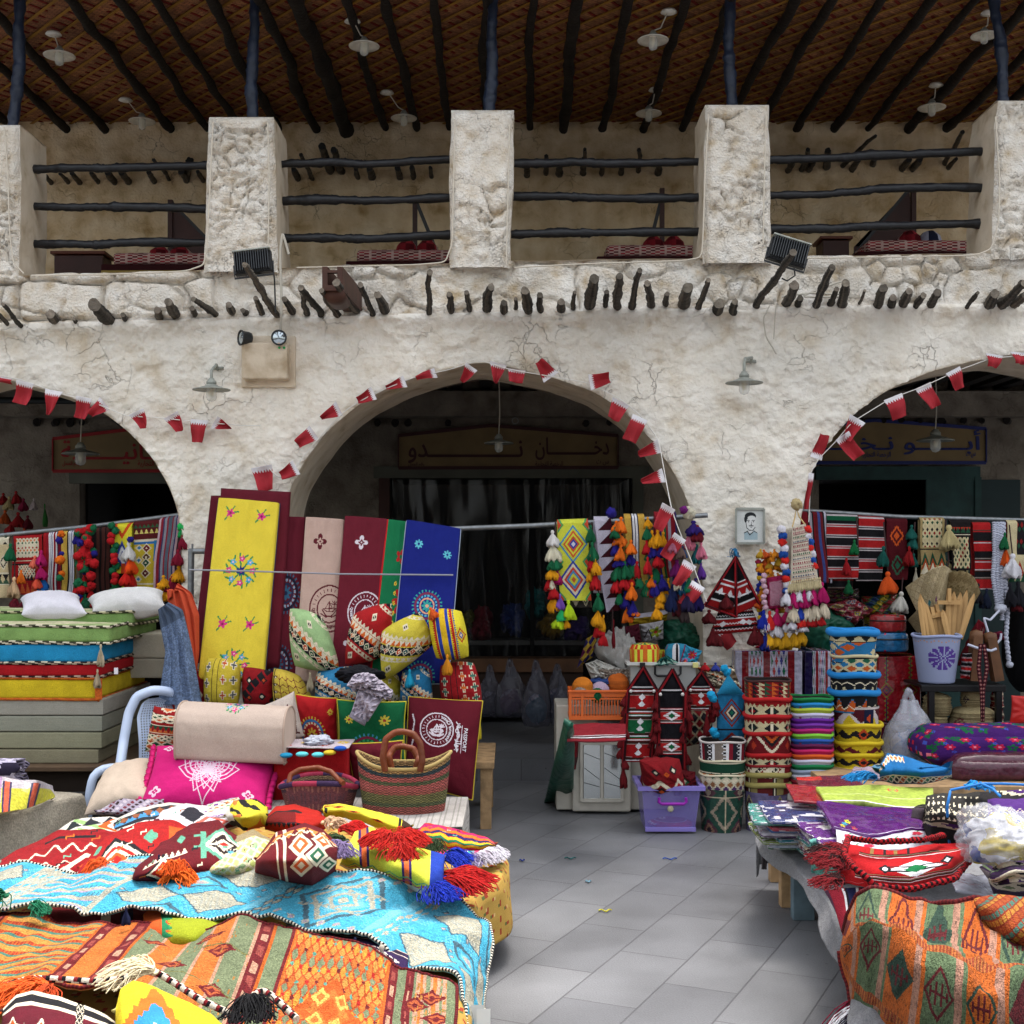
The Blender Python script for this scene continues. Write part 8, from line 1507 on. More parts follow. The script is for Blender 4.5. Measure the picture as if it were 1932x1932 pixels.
upcloth('teal_cap',[(1246,1242),(1258,1236),(1288,1254),(1230,1257)],[9.84]*4,.06,Ch(40,24,'#0f4a44').teeth(.2,.5,4,'#8ab0a0'),'dark teal folded cap with pale leaves at the front of the clear box',cat='hat')
def pocket(cx,ytri,ytop,ybot,w0,w1,Y,sects,label,ex=None):
 t=thing('woven_pocket',label,'woven hanging','woven hanging pockets');n=len(sects);ch=Ch(70,44*n,'#8a1014')
 for i,sct in enumerate(sects):
  y1=1-i/n;y0=1-(i+1)/n;h=y1-y0;base={'r':'#9c1216','g':'#0f5a34','k':'#121016','R':'#a81418'}[sct]
  ch.rect(0,y0,1,y1,base)
  for f,hh,c_ in((.06,.05,WT),(.12,.1,'#3a1c18'),(.23,.03,'#a89a94'),(.74,.03,'#a89a94'),(.78,.1,'#3a1c18'),(.9,.05,WT)):ch.rect(0,y0+h*f,1,y0+h*(f+hh),c_)if sct!='k' else None
  if sct=='r' or sct=='g':ch.dia(.5,y0+h*.38,.13,h*.14,[WT]);ch.rect(.3,y0+h*.2,.7,y0+h*.3,base);ch.dia(.5,y0+h*.68,.13,h*.14,[WT]);ch.rect(.3,y0+h*.68,.7,y0+h*.84,base)if 0 else None
  if sct=='R':ch.dia(.5,y0+h*.5,.34,h*.32,[WT,WT]);ch.rect(.15,y0+h*.42,.85,y0+h*.46,base);ch.rect(.15,y0+h*.56,.85,y0+h*.6,base);ch.dia(.5,y0+h*.5,.13,h*.2,['#0f5a34'])
 pillow('body',[(cx-w0/2,ytop),(cx+w0/2,ytop),(cx+w1/2+(ex or 0),ybot),(cx-w1/2+(ex or 0),ybot)],Y,ch,.05,WOOL,t,pinch=0,sharp=.2)
 tri([(cx+2,ytri),(cx-w0/2,ytop+2),(cx+w0/2,ytop+2)],Ch(40,30,'#121016').rect(0,.1,1,.16,WT),'flap',t,Y-.01)
 bc=rope_ch(['#7a0c14','#2c060c'],1)
 for sx_ in(-1,1):tube('braid',[P(cx+2,ytri,Y-.02),P(cx+sx_*w0/2,ytop,Y-.04)]+[P(cx+sx_*w0/2+(sx_*(w1-w0)/2+(ex or 0))*k,ytop+(ybot-ytop)*k,Y-.03)for k in(.33,.66,1)],.014,WOOL,t,7,bc,rough=.5)
 for k in range(7):
  yy=ytop+(ybot-ytop)*(k+.3)/7
  for sx_ in(-1,1):tassel(P(cx+sx_*(w0/2+3)+(ex or 0)*k/7,yy,Y-.02),.1,.022,'#6a0c14',t,sx_*-.3)
 for sx_ in(-1,1):pompom(P(cx+sx_*w0*.42,ytop+4,Y-.05),.012,'#d8d4d0',t,'bead')
 for dx in(-w1/2,w1/4):tassel(P(cx+dx+(ex or 0),ybot,Y-.04),.17,.024,'#6a0c14',t)
pocket(1212,1258,1300,1438,52,52,9.55,'rgr','long red and green woven hanging with white triangles, leftmost of three',-10)
pocket(1267,1262,1306,1452,50,48,9.5,'kRkRkr'[0:1]+'RkRk','long red and black woven hanging with white stars, middle of three',-1)
pocket(1322,1266,1298,1340,46,46,9.6,'r','short red and white woven hanging, rightmost of three')
t=thing('blue_woven_pocket','turquoise woven hanging with a nested diamond and blue tassels','woven hanging')
c=Ch(60,90,'#1a6a96');c.dia(.5,.62,.42,.3,['#7a2018','#1a6a96','#8a3a20',CR,'#0f3a44','#1f6a50']);c.dia(.5,.0,.4,.22,['#7a2018','#1a6a96','#8a3a20']);c.rect(0,.26,1,.29,BK)
pillow('body',[(1352,1308),(1404,1308),(1405,1400),(1352,1400)],9.6,c,.12,WOOL,t,pinch=.02,sharp=.3);tri([(1374,1272),(1352,1310),(1404,1310)],plain('#1f80aa',30),'flap',t,9.55,.02)
for x,y in((1367,1262),(1372,1268),(1342,1312),(1346,1318),(1346,1380),(1350,1386)):pompom(P(x,y,9.45),.03,'#1490c0',t)
c=diagband('#6a5a48',['#c8602c','#8a1c20','#1f4a34']);upcloth('kilim_folder',[(1310,1252),(1384,1256),(1400,1300),(1340,1300)],[10.0]*4,.1,c,'grey brown kilim folder with red tassels beside the turquoise hanging',cat='bag')
tassel(P(1330,1250,9.9),.06,.03,'#a8141c',bpy.data.objects['kilim_folder']);tassel(P(1350,1250,9.9),.06,.03,'#2c3a8a',bpy.data.objects['kilim_folder'])
upcloth('kilim_cushion_dark',[(1288,1340),(1345,1340),(1345,1400),(1290,1410)],[10.0]*4,.2,Ch(40,40,'#3a0c12').lattice(3,3,['#7a1018',BK],'#8a7a60',th=.12),'dark red kilim cushion in the shade between the hangings',cat='cushion')
t=thing('purple_storage_box','translucent lilac storage box with magenta handle on the floor','storage box');PU=mat('lilac_plastic','#7f74bd',.25,alpha=.55,spec=.5,coat=.3);PU2=mat('lilac_rim','#8478c0',.3,alpha=.9)
Yp=9.25;zt_=P(0,1487,Yp)[2];xa,xb=P(1211,0,Yp)[0],P(1322,0,Yp)[0];xc,xd=P(1219,0,Yp)[0],P(1312,0,Yp)[0];D=.42
v=[(xa,Yp,zt_),(xb,Yp,zt_),(xb,Yp+D,zt_),(xa,Yp+D,zt_),(xc,Yp+.03,.02),(xd,Yp+.03,.02),(xd,Yp+D-.03,.02),(xc,Yp+D-.03,.02)]
vi=[(np.array(q)*.97+np.array([(xa+xb)/2,Yp+D/2,q[2]])*.03)for q in v]
o=mk('body',v,[(4,5,1,0),(5,6,2,1),(6,7,3,2),(7,4,0,3),(7,6,5,4)],PU,t,smooth=False)
joinv([bxv(((xa+xb)/2,Yp-.01,zt_),(xb-xa+.06,.035,.03)),bxv(((xa+xb)/2,Yp+D,zt_),(xb-xa+.06,.035,.03)),bxv((xa-.012,Yp+D/2,zt_),(.035,D,.0294)),bxv((xb+.012,Yp+D/2,zt_),(.035,D,.0294))],'rim',PU2,t);box('base_rim',((xc+xd)/2,Yp+.02,.03),(xd-xc+.01,.03,.03),PU2,t)
tube('handle',[P(x,y,Yp-.035)for x,y in((1244,1505),(1243,1513),(1248,1517),(1290,1517),(1295,1513),(1294,1505))],.011,mat('magenta_plastic','#8a1c9a',.35),t,8)
p=P(1265,1526,Yp-.004);lathe('round_label',[(.0,.003),(.022,.003),(.022,0),(0,0)],mat('label_cream','#c4c0a0',.6),t,20).data.transform(Matrix.Translation(Vector(p))@Matrix.Rotation(PI/2,4,'X'))
crumple('cloth_inside',1266,1556,44,14,Yp+.2,'#5a3a5a','folded red and white woven cloths inside the lilac box',WOOL,'folded cloth',.15,.15,3,ch=sadu(70,60,2,'#7a2a3a',True,4))
c=Ch(80,70,'#7a0f16').dia(.3,.2,.34,.4,[CR,CR,'#7a0f16',BK,'#c8501c']).dia(.75,.35,.14,.3,[CR,'#a81c1c']).dia(.25,.8,.1,.1,[BK,CR]).dia(.7,.85,.1,.1,[BK,CR]).dia(.5,.75,.08,.08,['#c8501c'])
upcloth('red_kilim_bag',[(1206,1434),(1282,1432),(1294,1486),(1216,1494)],[9.2,9.3,9.4,9.32],.24,c,'puffy red kilim bag with cream face like shapes resting in the lilac box',cat='bag',wr=.03)
upcloth('red_kilim_bag',[(1262,1448),(1312,1456),(1316,1490),(1268,1494)],[9.42]*4,.14,Ch(40,40,'#5a0c14').dia(.5,.5,.2,.2,['#1f5a3c',CR]),'dark red fringed bag behind the puffy one in the lilac box',cat='bag')
def bucket(cx,yt,yb,wt,wb,Y,ch,label,rim=None,grp=None,m=None,cat='basket',name='woven_basket',rimr=.016,ht=None,jit=.02,inner='#1a1412'):
 """open tapered bucket, stands at depth Y (axis)"""
 s=Y/F;t=thing(name,label,cat,grp);base=P(cx,yb,Y);h=(yb-yt)*s;r1,r0=wt/2*s,wb/2*s
 lathe('body',[(r0*.96,0)]+[(r0+(r1-r0)*k,h*k)for k in np.linspace(.02,1,40)],m or WOOL,t,100,ch,c=base,jit=jit,seed=int(cx+yt))
 lathe('inside',[(r1*.95,h),(r0*.93,.04),(0,.03)],mat('dark_lining',inner,.9),t,32,c=base)
 if rim:tube('rim',[base+[r1*math.cos(a),r1*math.sin(a),h+.006*math.sin(a*3)]for a in np.linspace(0,2*PI,60)],rimr,mat('rim_'+rim.strip('#'),rim,.85,bump=.003,bscale=120),t,8,caps=False)
 return t
YA=9.42
gA,gB,gC,gD='basket column by the lilac box','red and cream basket column','plastic basin column','blue rimmed basket column'
c=Ch(100,50,'#7c1626').vs([(2,'#2a2628'),(.6,WT),(2.4,'#7c7066'),(.6,WT),(1,'#7c1626'),(2,'#22202a'),(.6,WT),(1,'#7c1626')]*3);[c.dia(x,y,.02,.12,[WT,BK,WT])for x in np.arange(.05,1,.11)for y in(.25,.55,.85)]
wr_=Ch(110,80,'#173f32')
for x in(.0,.25,.5,.75,1.):wr_.dia(x,.5,.11,.42,['#8a7c6a','#173f32','#173f32','#173f32']);wr_.dia(x+.125,.1,.07,.26,['#4a2a34','#7a5a4a','#2a1a20']);wr_.dia(x+.125,.95,.06,.2,['#4a2a34','#8a7c6a'])
wr_.rect(.5,0,.506,1,'#a89a80');wr_.rect(.515,0,.52,1,'#a89a80');wr_.rect(0,.84,1,.86,'#a89a80')
bucket(1361,1484,1568,86,74,YA,wr_,'large green kilim bin wrapped in clear plastic at the foot of the column',None,gA,PLW)
bucket(1363,1458,1490,86,82,YA,Ch(100,30,'#231a30').lattice(16,2,['#2c5a3c',CR,'#8a5a3a','#4a2a5a'],'#c4bba0',th=.12),'purple and cream checked basket above the green bin','#c4bba0',gA,rimr=.008)
bucket(1363,1431,1466,86,82,YA,Ch(100,40,'#14402e').hs([(3,'#14402e'),(.5,CR),(4,'#14402e'),(.6,CR),(.5,'#14402e')]).teeth(.0,.4,14,'#1c1c20').lattice(14,1,['#c8784a','#1c1c20'],CR,0,1,.0,.3,.12),'green banded basket with cream lines in the first column','#c4bba0',gA,rimr=.008)
bucket(1363,1396,1438,86,82,YA,c,'black, white and red striped basket topmost in the first column','#b4aca8',gA,rimr=.008)
pb=Ch(100,70,'#5c5478');[pb.dia(x,.6,.07,.36,['#8a8060','#3a2a3a','#8a8060','#5c5478'])for x in np.arange(.08,1,.25)]
bucket(1445,1490,1568,82,74,YA,pb,'purple kilim bin wrapped in clear plastic under the olive baskets',None,gB,PLW)
OL=Ch(100,30,'#6a5c3a').rect(0,.0,1,.62,'#2c1418').vs([(6,'#5c1a1c'),(.6,BK),(.4,CR),(.6,BK),(3,'#8a7c4a')]*5)
for i,(y0,y1,l)in enumerate(((1476,1494,'lower olive rimmed basket with dark stripes'),(1457,1480,'upper olive rimmed basket with dark stripes'))):bucket(1447,y0,y1,84,82,YA,OL,l,'#8a8048',gB,rimr=.02)
rc=lambda sd,two:Ch(110,44,'#b8141a').rect(0,.1,1,.78,'#c4b890')
def redc(k):
 c=Ch(110,44,'#8a1014').rect(0,.12,1,.8,'#c0b48c');c.teeth(.8,.14,24,'#8a1014',False);c.teeth(.12,.12,24,'#1c1418')
 for i in range(7):x=(i+.5)/7;c.dia(x,.46,.05,.26,[BK,[BK,'#a8141a','#0f3a2c'][(i+k)%3]]);c.rect(x-.005,.25,x+.005,.68,CR)
 return c
bucket(1448,1440,1462,86,84,YA,Ch(110,30,'#7a1018').lattice(16,2,[BK,CR,'#7a1018'],CR,0,.6,0,1,.15),'dark speckled basket with a red part in the second column','#7a1018',gB,rimr=.01)
bucket(1448,1420,1446,86,84,YA,redc(1),'third cream basket with black eyes and a red rim','#9c1216',gB)
c=Ch(110,50,'#6a0f16');[c.dia(x,.95,.12,.8,[CR,'#6a0f16',BK,'#b8501c','#6a0f16'])for x in(.25,.5,.75)];[c.dia(x,.5,.02,.2,['#a8301c'])for x in(.37,.63)]
bucket(1448,1380,1424,86,84,YA,c,'maroon basket with a cream edged sunburst triangle','#9c1216',gB)
bucket(1448,1348,1386,86,84,YA,redc(0),'second cream basket with black and red eyes','#9c1216',gB)
bucket(1448,1316,1356,86,84,YA,redc(2),'first cream basket with red and black eyes','#a01216',gB)
c=Ch(110,44,BK);k=((np.floor(c.U*22+c.V*5)*3+np.floor(c.V*5))%4).astype(int)
for i,col in enumerate(('#1c1a1c','#b8501c','#1f4a34','#c0b48c')):c.put(k==i,col)
c.put(((c.U*22+c.V*5)%1)<((c.V*5)%1)*.9,'#7a1018');k2=((c.U*22+c.V*5)%1>.6);c.put(k2&(k==3),'#c0b48c')
bucket(1448,1282,1322,86,84,YA,c,'black, orange and cream zigzag basket topmost in the second column','#3a1c1c',gB,rimr=.008)
cols=[('#0f6a34','dark green'),('#1f7ab8','sky blue'),('#a8b83a','lime'),('#b9b4d0','pale lilac'),('#5c1c8a','deep purple'),('#6a2c94','violet'),('#a81c6a','magenta'),('#7ac03a','bright green'),('#2450a0','royal blue'),('#5a1444','plum'),('#b81c5c','rose pink'),('#c8541c','orange'),('#bdbcd0','white'),('#0f7040','emerald'),('#8f9ab0','blue grey'),('#c0bfcc','pale grey white'),('#8a1c2c','wine red')]
for i in range(len(cols)-1,-1,-1):
 col,nm=cols[i];y=1316+i*9.6;c=Ch(80,20,col).rect(0,0,1,.3,'#%02x%02x%02x'%tuple(int(v*150)for v in srgb(col)))
 if i in(1,3,8):[c.dia(x,.5,.012,.2,['#8a2c5a'])for x in np.arange(.02,1,.09)]
 bucket(1530,y,y+(14 if i<16 else 16),79,72,YA,c,'nested %s plastic basin in the basin column'%nm,col,gC,COTTON,'basin','plastic_basin',.012,jit=0,inner=col)
c0=Ch(120,60,'#16181c');c0.lattice(7,2,['#c0b48c','#1f6a9c','#b8501c'],'#1f6a9c',0,1,.05,.7,.14);c0.teeth(.72,.2,9,'#c0b48c');c0.vzig(.3,.08,4,.01,CR)
c1=Ch(120,60,'#c0b48c').lattice(9,3,['#1f6a9c','#b8501c','#16181c','#1f5a40'],'#c0b48c',0,1,0,1,.16).rect(0,.9,1,1,'#16181c')
c2=Ch(120,40,'#16181c').teeth(.0,.5,14,'#c0b48c').teeth(.0,.3,14,'#1f4a34').zig(.62,.16,12,.05,CR)
c3=Ch(120,40,'#16181c').teeth(.0,.8,10,'#1f6a9c').teeth(.1,.6,10,'#b8501c').rect(.55,0,1,1,'#16181c').zig(.3,.2,14,.06,CR)
Yd=9.5
yel=lambda k:Ch(120,34,'#c0a81c').rect(0,.3,1,.55,BK if k%2 else '#5a1420').teeth(.55,.25,9+k,'#5a1420' if k%2==0 else BK).teeth(.3,.2,7+k,'#c0a81c').dia(.5,.6,.04,.3,['#b8401c',BK]if k==1 else['#c0a81c'])
for i,(y0,y1,l)in enumerate(((1446,1468,'lowest yellow and black basket of the blue rimmed column'),(1420,1450,'yellow basket with a maroon base, second from the bottom of its column'),(1398,1426,'yellow zigzag basket in the lower part of its column'),(1365,1402,'yellow basket with an orange and black figure'))):bucket(1618,y0,y1,88,82,Yd,yel(i if i<3 else 1),l,'#c0a81c',gD)
bucket(1614,1330,1372,86,82,Yd,Ch(120,44,'#b9b0b0').teeth(0,.7,6,'#c0a81c').teeth(.9,.6,5,'#4a0f1c',False).rect(.52,.1,.6,.9,'#141a38').dia(.56,.5,.02,.2,['#b8401c']),'basket with white, maroon and navy peaks below the blue rims',None,gD)
bucket(1611,1304,1342,88,82,Yd,c3,'third blue rimmed basket with orange and blue teeth','#1570b0',gD,rimr=.024)
bucket(1611,1271,1310,88,82,Yd,c2,'second blue rimmed basket with a black and cream border','#1570b0',gD,rimr=.024)
bucket(1611,1236,1280,84,80,Yd,c1,'cream basket with blue and orange diamonds between the blue rims','#b4a884',gD,rimr=.012)
bucket(1609,1192,1250,88,80,Yd,c0,'topmost blue rimmed black basket with cream arrow motifs','#1570b0',gD,rimr=.026)
BX=lambda bg,a1,a2:Ch(110,90,bg).rect(.1,0,.2,1,'#7a1018').rect(.42,0,.52,1,'#7a1018').rect(.78,0,.88,1,'#7a1018').lattice(3,5,['#14603a',a1],bg,.22,.4,0,1,.2).lattice(3,5,[a2,'#a81c1c','#14603a'],bg,.54,.76,0,1,.2).teeth(0,.1,12,a2)
def gbox(x0,x1,yt,yb,Y,ch,label,d=.4,top=None,name='patterned_box',m=PLW):
 s=Y/F;a=P(x0,yt,Y);b=P(x1,yb,Y);o=clothbox(name,((a[0]+b[0])/2,Y+d/2,(a[2]+b[2])/2),(b[0]-a[0],d,a[2]-b[2]),{'all':ch,'top':top or ch},m,None,r=.012,puff=.004);return tag(o,label,'box','patterned boxes and cases')
gbox(1387,1514,1228,1420,10.35,BX('#a9a4b8','#a81c1c','#2c2a7a'),'large box patterned in white, red, green and purple behind the red basket column',.4)
gbox(1518,1568,1228,1420,10.36,BX('#a9a4b8','#6a5a1c','#3c2060').rect(0,0,.3,1,'#1c1440'),'narrow box with white and dark purple saw teeth left of the blue rimmed column',.4)
upcloth('red_ribbon_cloth',[(1418,1222),(1450,1210),(1490,1218),(1484,1230)],[10.5]*4,.1,plain('#9c1c2c',30),'crumpled red ribbon cloth on top of the large patterned box')
c=Ch(90,120,'#8a0f18');[(c.vzig(x,.06,14,.05,'#6a6a24'),c.rect(x-.01,0,x+.01,1,'#2c1440'))for x in(.2,.75)];[c.dia(x,.48,.17,.12,['#6a6a24','#8a0f18','#2c1440','#8a0f18','#0f4a44'])for x in(.2,.75)]
gbox(1656,1738,1238,1362,10.3,c,'red box with olive chevrons and purple diamonds under the two cases',.4)
gbox(1640,1740,1362,1420,10.3,plain('#4a1020',40),'dark red box under the red chevron box',.4)
def case(x0,x1,yt,yb,col,c2,label):
 Y=10.15;t=thing('round_case',label,'case','patterned boxes and cases');ch=Ch(110,30,col);r=np.random.RandomState(int(yt));[ch.flower(r.rand(),r.uniform(.3,.8),.022,6,c2,'#d89a9a',3)for _ in range(22)]
 a=P(x0,yb,Y);w=(x1-x0)*Y/F;h=(yb-yt)*Y/F;lathe('body',[(0,0),(.47,.0),(.5,.1),(.5,.62)],PLW,t,60,ch,c=a+[w/2,.2,0]).data.transform(Matrix.Identity(4))
 for o in[q for q in t.children]:o.data.transform(Matrix.Translation(Vector(a)+Vector((w/2,.2,0)))@Matrix.Diagonal((w,w*.7,h,1))@Matrix.Translation(-(Vector(a)+Vector((w/2,.2,0)))))
 q=lathe('lid',[(.5,.68),(.49,.9),(.44,1.0),(0,1.02)],PLW,t,60,ch);q.data.transform(Matrix.Translation(Vector(a)+Vector((w/2,.2,0)))@Matrix.Diagonal((w,w*.7,h,1)))
 q=lathe('zip_band',[(.495,.6),(.51,.62),(.51,.68),(.495,.7)],BLACKP,t,60);q.data.transform(Matrix.Translation(Vector(a)+Vector((w/2,.2,0)))@Matrix.Diagonal((w,w*.7,h,1)))
case(1652,1728,1196,1232,'#1a5c8c','#a81c4a','blue flowered round zip case in plastic, lower of two');case(1654,1724,1162,1194,'#8a1c20','#3a3a2c','red flowered round zip case in plastic, upper of two')
upcloth('wrapped_textiles',[(1556,1140),(1610,1128),(1650,1150),(1600,1188)],[10.8]*4,.3,kilim('#7a1c2c',['#a8901c','#8a1c2c','#2c3a6a'],50,40,51,'#9a8a80'),'plastic wrapped red and yellow textiles right of the green sheet',PLW,wr=.1)
upcloth('camouflage_cloth',[(1625,1125),(1695,1120),(1700,1160),(1630,1166)],[10.95]*4,.3,Ch(50,40,'#3c5a2c').lattice(4,3,['#8a1c20','#a8901c','#1f3a6a'],'#3c5a2c',th=.1),'green, red and yellow patterned bundle below the right rail',PLW,wr=.1)
upcloth('camouflage_cloth',[(1560,1112),(1620,1110),(1620,1130),(1560,1136)],[11.0]*4,.3,Ch(50,40,'#3a2a3a').lattice(4,3,['#5a1c30','#5a5a2c'],'#3a2a3a',th=.1),'dim purple bundle in the shade below the banded strips',PLW,wr=.1)
upcloth('yellow_patterned_bundle',[(1630,1165),(1680,1160),(1690,1190),(1630,1196)],[10.9]*4,.3,Ch(50,40,'#8a841c').zig(.5,.2,5,.1,'#2c3a6a').zig(.2,.2,5,.1,'#c4bda0'),'yellow and blue zigzag bundle behind the red case',PLW,wr=.1)
SH_=10.0
bk_=Ch(160,120,'#8a94b4')
for k in range(12):
 a=k*PI/6+.2;dx=bk_.U-.5;dy=(bk_.V-.55)/2.3;R_=np.hypot(dx,dy);A=np.arctan2(dy,dx);dd=np.abs((A-a+PI)%(2*PI)-PI);bk_.put((R_>.022)&(R_<.11)&(dd<.2-.4*np.abs(R_-.075)),'#4a2c86')
bk_.ring(.5,.55,0,.013,'#4a2c86',0,2.3);bk_.zig(.9,.02,30,.012,'#b8845a')
tb=bucket(1767,1199,1287,88,66,SH_,bk_,'pale blue grey waste bin with a purple flower on the black shelf','#8a94b4',None,mat('painted_plastic',attr=True,rough=.45),'waste bin','waste_bin',.012,jit=0,inner='#4a5068')
WD=mat('pale_sanded_wood','#b08a58',.6,var=.15,vscale=6,bump=.001)
def sword(x0,y0,x1,y1,w,label,guard=False,dy=0,tip=True):
 t=thing('wooden_sword',label,'toy sword','wooden swords in the bin');A=P(x0,y0,SH_+dy);B_=P(x1,y1,SH_+dy+.03);d=B_-A;L=np.linalg.norm(d);d/=L;sd=np.cross(d,[0,1,0]);ww=w*SH_/F/2
 prof=[(0,ww*.8),(L*.6,ww),(L*.85,ww*.8),(L,ww*.12)]if tip else[(0,ww),(L*.9,ww),(L,ww*.8)]
 V=[];
 for l,r in prof:c_=A+d*l;V+=[c_-sd*r+[0,-.002,0],c_+[0,-.012,0],c_+sd*r+[0,-.002,0],c_+[0,.012,0]]
 Fc=[(4*i+j,4*i+(j+1)%4,4*i+4+(j+1)%4,4*i+4+j)for i in range(len(prof)-1)for j in range(4)]+[(3,2,1,0),tuple(4*len(prof)-4+j for j in range(4))]
 mk('blade',V,Fc,WD,t,smooth=False)
 if guard:g=A+d*L*.72;joinv([beamv(g-sd*.09+[0,-.02,0],g+sd*.09+[0,-.02,0],.02,.03),beamv(g+[0,-.02,0],g+d*L*.28+[0,-.02,0],.025,.03)],'hilt',WD,t)
SW=[(1744,1205,1734,1128,10,'thin sword at the left rim of the bin'),(1750,1205,1736,1120,12,'leftmost pointed sword'),(1762,1205,1742,1134,15,'broad sword leaning left'),(1768,1205,1756,1145,12,'short sword left of the middle',1),(1778,1205,1765,1140,14,'sword with a pale hilt at the middle',1),(1790,1205,1778,1150,12,'short pointed sword in front of the middle'),(1790,1205,1789,1110,10,'tall sword behind the crossguards',1),(1796,1205,1800,1116,14,'tall light sword right of the middle'),(1804,1205,1812,1118,14,'tall sword with a white sticker'),(1808,1205,1824,1114,13,'tall sword leaning right'),(1812,1205,1838,1120,12,'rightmost sword leaning furthest right')]
for i,q in enumerate(SW):sword(q[0],q[1],q[2],q[3],q[4],'pale wooden '+q[5],len(q)>6,.02+.02*(i%5))
pm=Ch(90,70,'#b8a680').lattice(10,7,['#b8a680','#ae9c76','#c0ae88'],'#a08e68',th=.06);[pm.dia(x,y,.04,.05,[col])for x,y,col in((.2,.5,'#7a4a6a'),(.3,.6,'#3a7a80'),(.4,.5,'#8a3a50'),(.3,.4,'#8a3a50'),(.5,.6,'#7a4a6a'),(.6,.5,'#3a7a80'))]
def fan(pts,Y,label,ch):
 A,B_,C_=[P(x,y,Y)for x,y in pts];t=thing('palm_leaf_cone',label,'palm leaf mat','palm leaf cones')
 def fn(U,V):w=V;e=B_*0;x=tuple(A[k]*(1-w)+(B_[k]*(1-U)+C_[k]*U)*w+((.1*np.sin(PI*U)*w)if k==2 else 0)-((.22*np.sin(PI*U)*w)if k==1 else 0)for k in range(3));return x
 sheet('woven_leaf',fn,ch,RUGM,t,.006)
fan([(1762,1222),(1708,1108),(1796,1078)],10.3,'pale palm leaf cone with pink and teal pattern behind the swords',pm);fan([(1788,1222),(1762,1088),(1850,1118)],10.36,'brown palm leaf cone behind the swords',plain('#94805a',40).lattice(8,6,['#94805a','#86724c'],'#7a6642',th=.06));fan([(1735,1200),(1712,1170),(1745,1150)],10.3,'small palm leaf cone low at the left of the bin',plain('#9c8a66',30))
t=thing('metal_shelf','black metal shelf stand under the bin and the straw baskets','shelf');BMt=mat('black_metal','#121214',.45,.3);xa,xb=P(1738,0,9.85)[0],P(1898,0,9.85)[0];zs=P(0,1292,9.85)[2];z2=P(0,1381,9.85)[2]
box('top_shelf',((xa+xb)/2,10.1,zs-.012),(xb-xa,.5,.02),BMt,t);box('lower_shelf',((xa+xb)/2,10.1,z2),(xb-xa,.5,.02),BMt,t)
for x in(xa+.08,xb-.05):
 for y in(9.87,10.33):box('leg',(x,y,zs/2),(.045,.045,zs),BMt,t)
for y in(9.86,10.34):box('edge_bar',((xa+xb)/2,y,zs-.03),(xb-xa,.03,.045),BMt,t)
def straw(cx,yt,yb,w,label,lid=True,Y=10.0,pat=None,neck=.8):
 s=Y/F;h=(yb-yt)*s;r=w/2*s;n=int(max(8,h/.018));t=thing('straw_basket',label,'basket','straw baskets on the shelf');ch=Ch(100,n*4,'#9c8c66');k=((ch.V*n)%1);ch.put(k<.25,'#6a5c3e');ch.put(((ch.U*60)%1<.3)&(k>.3)&(k<.7),'#857552')
 if pat:[ch.dia(x,.55,.05,.25,[pat,'#9c8c66',pat])for x in(.2,.36,.64,.85)]
 P_=[]
 for i in range(n+1):
  q=i/n;R_=r*(.8+.2*math.sin(PI*min(1,q*1.2))if q<.75 else .97-(1-neck)*(q-.75)*2.0);P_+=[(R_-.004,h*.72*q),(R_+.003,h*.72*(q+.5/n))]
 b=P(cx,yb,Y);lathe('body',P_,RUGM,t,60,ch,c=b)
 lathe('lid',[(r*neck,h*.7),(r*(neck+.16),h*.72),(r*(neck+.16),h*.77),(r*.7,h*.88),(r*.3,h*.96),(0,h)],RUGM,t,50,Ch(60,20,'#a09068').hs([(1,'#a09068'),(.4,'#7a6a48')]*5),c=b)
straw(1763,1345,1380,50,'small straw basket lower left on the shelf');straw(1768,1305,1350,54,'small lidded straw basket stacked at the upper left of the shelf');straw(1835,1330,1381,92,'large coiled straw basket with red marks',pat='#7a4040',neck=.7);straw(1833,1296,1334,42,'small coiled straw basket with a dark diamond on top of the large one',pat='#2a1a2c')
t=thing('wooden_blocks','pair of brown wooden blocks tied with white cord on the black shelf','wooden blocks');BW=mat('brown_block_wood','#5c3c24',.55,var=.3,vscale=8)
for x0,x1,y0,y1 in((1842,1836,1200,1284),(1868,1882,1204,1284)):
 A=P(x1,y1,9.95);B_=P(x0,y0,9.95);joinv([beamv(A,B_,.07,.1)],'block',BW,t);lathe('rounded_top',[(0,.05),(.045,.035),(.05,0),(.045,-.03)],BW,t,20,c=B_)
tube('cord',[P(x,y,9.87)for x,y in((1826,1216),(1842,1222),(1870,1228),(1880,1224))],.01,RW,t,7)
t2=thing('patterned_strap','red and black patterned strap hanging over the shelf edge','strap')
c=Ch(20,140,'#3a141c');[c.dia(.5,(k+.5)/20,.4,.02,['#8a3a40','#a08a7a'])for k in range(20)]
for x0,x1,x2 in((1850,1846,1852),(1856,1862,1856)):droop('strap',[(x0-3,1215),(x1-4,1260),(x2-4,1300),(x2-2,1362)],[(x0+4,1215),(x1+5,1260),(x2+3,1300),(x2+2,1362)],9.76,'',None,WOOL,ch=c,wr=.005,bow=.01);q=[o for o in COL.objects if o.name.startswith('strap')][-1];q.parent=t2;[q.__delitem__(k)for k in list(q.keys())if k in('label','category','group')]
upcloth('red_woven_cushion',[(1846,1168),(1862,1176),(1822,1262),(1806,1256)],[10.2]*4,.16,Ch(40,60,'#6a0f1c').rect(.3,0,.34,1,'#8a7a70').rect(.6,0,.64,1,'#8a7a70'),'dark red woven cushion wedged between the bin and the wooden blocks',cat='cushion')
upcloth('red_woven_saddlebag',[(1816,1232),(1836,1230),(1830,1284),(1812,1280)],[9.95]*4,.1,sadu(30,60,0,'#7a0f18',False,6),'narrow red and white banded bag left of the wooden blocks',cat='bag')
